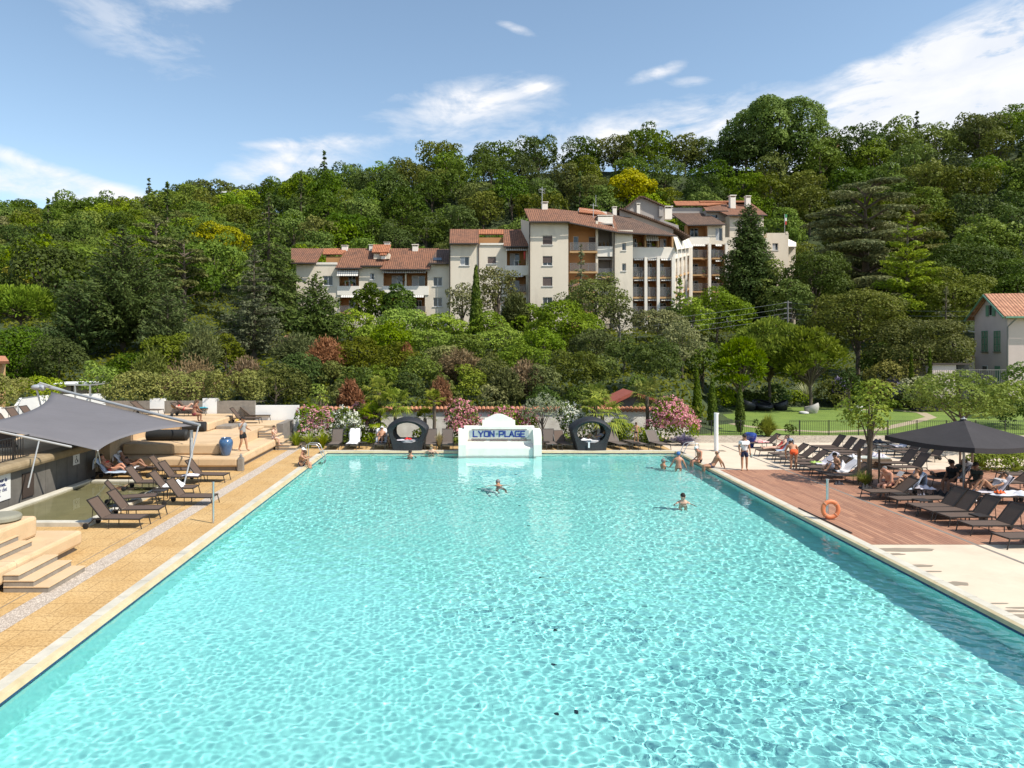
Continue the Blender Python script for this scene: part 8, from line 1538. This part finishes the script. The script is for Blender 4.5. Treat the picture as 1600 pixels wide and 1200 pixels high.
# right deck
o = RW[1]; person('woman in a red swimsuit reclining in the first row on the right', tuple(o.location), o.rotation_euler.z, recline(52, elR=(-.20, -.30, .92), wrR=(-.14, -.12, 1.05)), 'pale', ('brown', 'bun'), (('swimsuit', *RED),), sex='f')
g = G(1240, 733); person('person in bright orange shorts bending over a lounger', (g.x, g.y, 0), R(80), stand(pel=(-.05, 0, .88), chest=(.30, 0, 1.10), neck=(.42, 0, 1.14), head=(.52, 0, 1.20), shL=(.30, .19, 1.12), shR=(.30, -.19, 1.12), elL=(.34, .30, .84), elR=(.34, -.30, .84), wrL=(.38, .26, .60), wrR=(.38, -.26, .60), hipL=(-.05, .10, .84), hipR=(-.05, -.10, .84)), 'tan', ('dark', 'short'), (('trunks', 'bright_orange_cloth', (.75, .10, .02)),), look=(.4, 0, -1))
o = RW[7]; person('dark haired boy with a white towel sitting sideways on a lounger', (o.location.x + .05, o.location.y, 0), R(180), sit(.35, chest=(.12, 0, .86), neck=(.16, 0, .97), head=(.20, 0, 1.09), shL=(.10, .18, .90), shR=(.10, -.18, .90), knL=(.46, .12, .72), knR=(.46, -.12, .70), anL=(.66, .12, .40), anR=(.66, -.12, .40), toL=(.80, .12, .37), toR=(.80, -.12, .37), wrL=(.42, .1, .78), wrR=(.42, -.1, .78)), 'tan', ('dark', 'short'), (('trunks', *BLK), ('cloth', 'lilac_towel', (.55, .52, .58, (.36, 0, .62), (.14, .22, .20)))), sc=.95)
o = U1; person('bald man sitting on the side of a lounger looking down right of the young tree', (o.location.x - .35, o.location.y + .1, 0), R(195), sit(.35, chest=(.16, 0, .86), neck=(.22, 0, .96), head=(.32, 0, 1.03), shL=(.16, .19, .88), shR=(.16, -.19, .88), elL=(.24, .26, .60), elR=(.24, -.26, .60), wrL=(.34, .15, .45), wrR=(.34, -.15, .45)), 'pink', ('grey', 'bald'), (('trunks', 'dark_red_cloth', (.12, .03, .03)),), look=(.7, 0, -.6), sc=1.05)
person('woman in a black bikini reading on the towelled lounger right of the bald man', (o.location.x + .05, o.location.y - .12, 0), o.rotation_euler.z, recline(54, knL=(.24, .10, .74), anL=(.44, .10, .42), toL=(.58, .1, .38), knR=(.30, -.10, .60), anR=(.56, -.10, .42), toR=(.7, -.1, .38), wrL=(.02, .10, .86), wrR=(.02, -.10, .86)), 'tan', ('brown', 'long'), (('briefs', *BLK), ('bikini_top', *BLK)), sex='f')
q = MB(); q.box(-.12, -.16, 0, .12, -.005, .012); q.box(-.12, .005, 0, .12, .16, .012); ob_ = q.build('book', cm('page_white', (.62, .60, .56)), None, False, (o.location.x - .1, o.location.y - .12, .92)); ob_.rotation_euler = (0, R(-50), 0); tag(ob_, 'open book held by the reading woman', 'book')
o = U2; person('person in black clothes reclining in the parasol shade', tuple(o.location), o.rotation_euler.z, recline(50), 'dark', ('dark', 'short'), (('trousers', *BLK), ('tshirt', 'dark_green_cloth', (.03, .035, .025))))
g = G(1497, 768); person('person sitting in deep shade just right of the reclining one under the parasol', (g.x, g.y + .3, 0), R(200), sit(.35), 'dark', ('dark', 'short'), (('trunks', *BLK), ('tshirt', *BLK)))
o = U3; person('person with raised knees and a white top under the parasol', tuple(o.location), o.rotation_euler.z, recline(44, knL=(.22, .10, .82), anL=(.44, .10, .42), toL=(.58, .1, .38), knR=(.24, -.10, .78), anR=(.50, -.10, .42), toR=(.64, -.1, .38)), 'tan', ('dark', 'short'), (('trunks', *BLK), ('tshirt', 'pale_grey_cloth', (.45, .45, .48))))
g = G(1544, 775); person('person seated in shade at the right end of the parasol group', (g.x, g.y + .6, 0), R(190), sit(.35), 'dark', ('dark', 'short'), (('shorts', 'olive_cloth', (.05, .05, .03)), ('tshirt', 'dark_olive_cloth', (.04, .045, .035))))
# remove any lounger prototype that was never placed
for o in [o for o in list(bpy.data.objects) if o.get('label') == 'x']:
    for c in list(o.children_recursive): bpy.data.objects.remove(c)
    bpy.data.objects.remove(o)
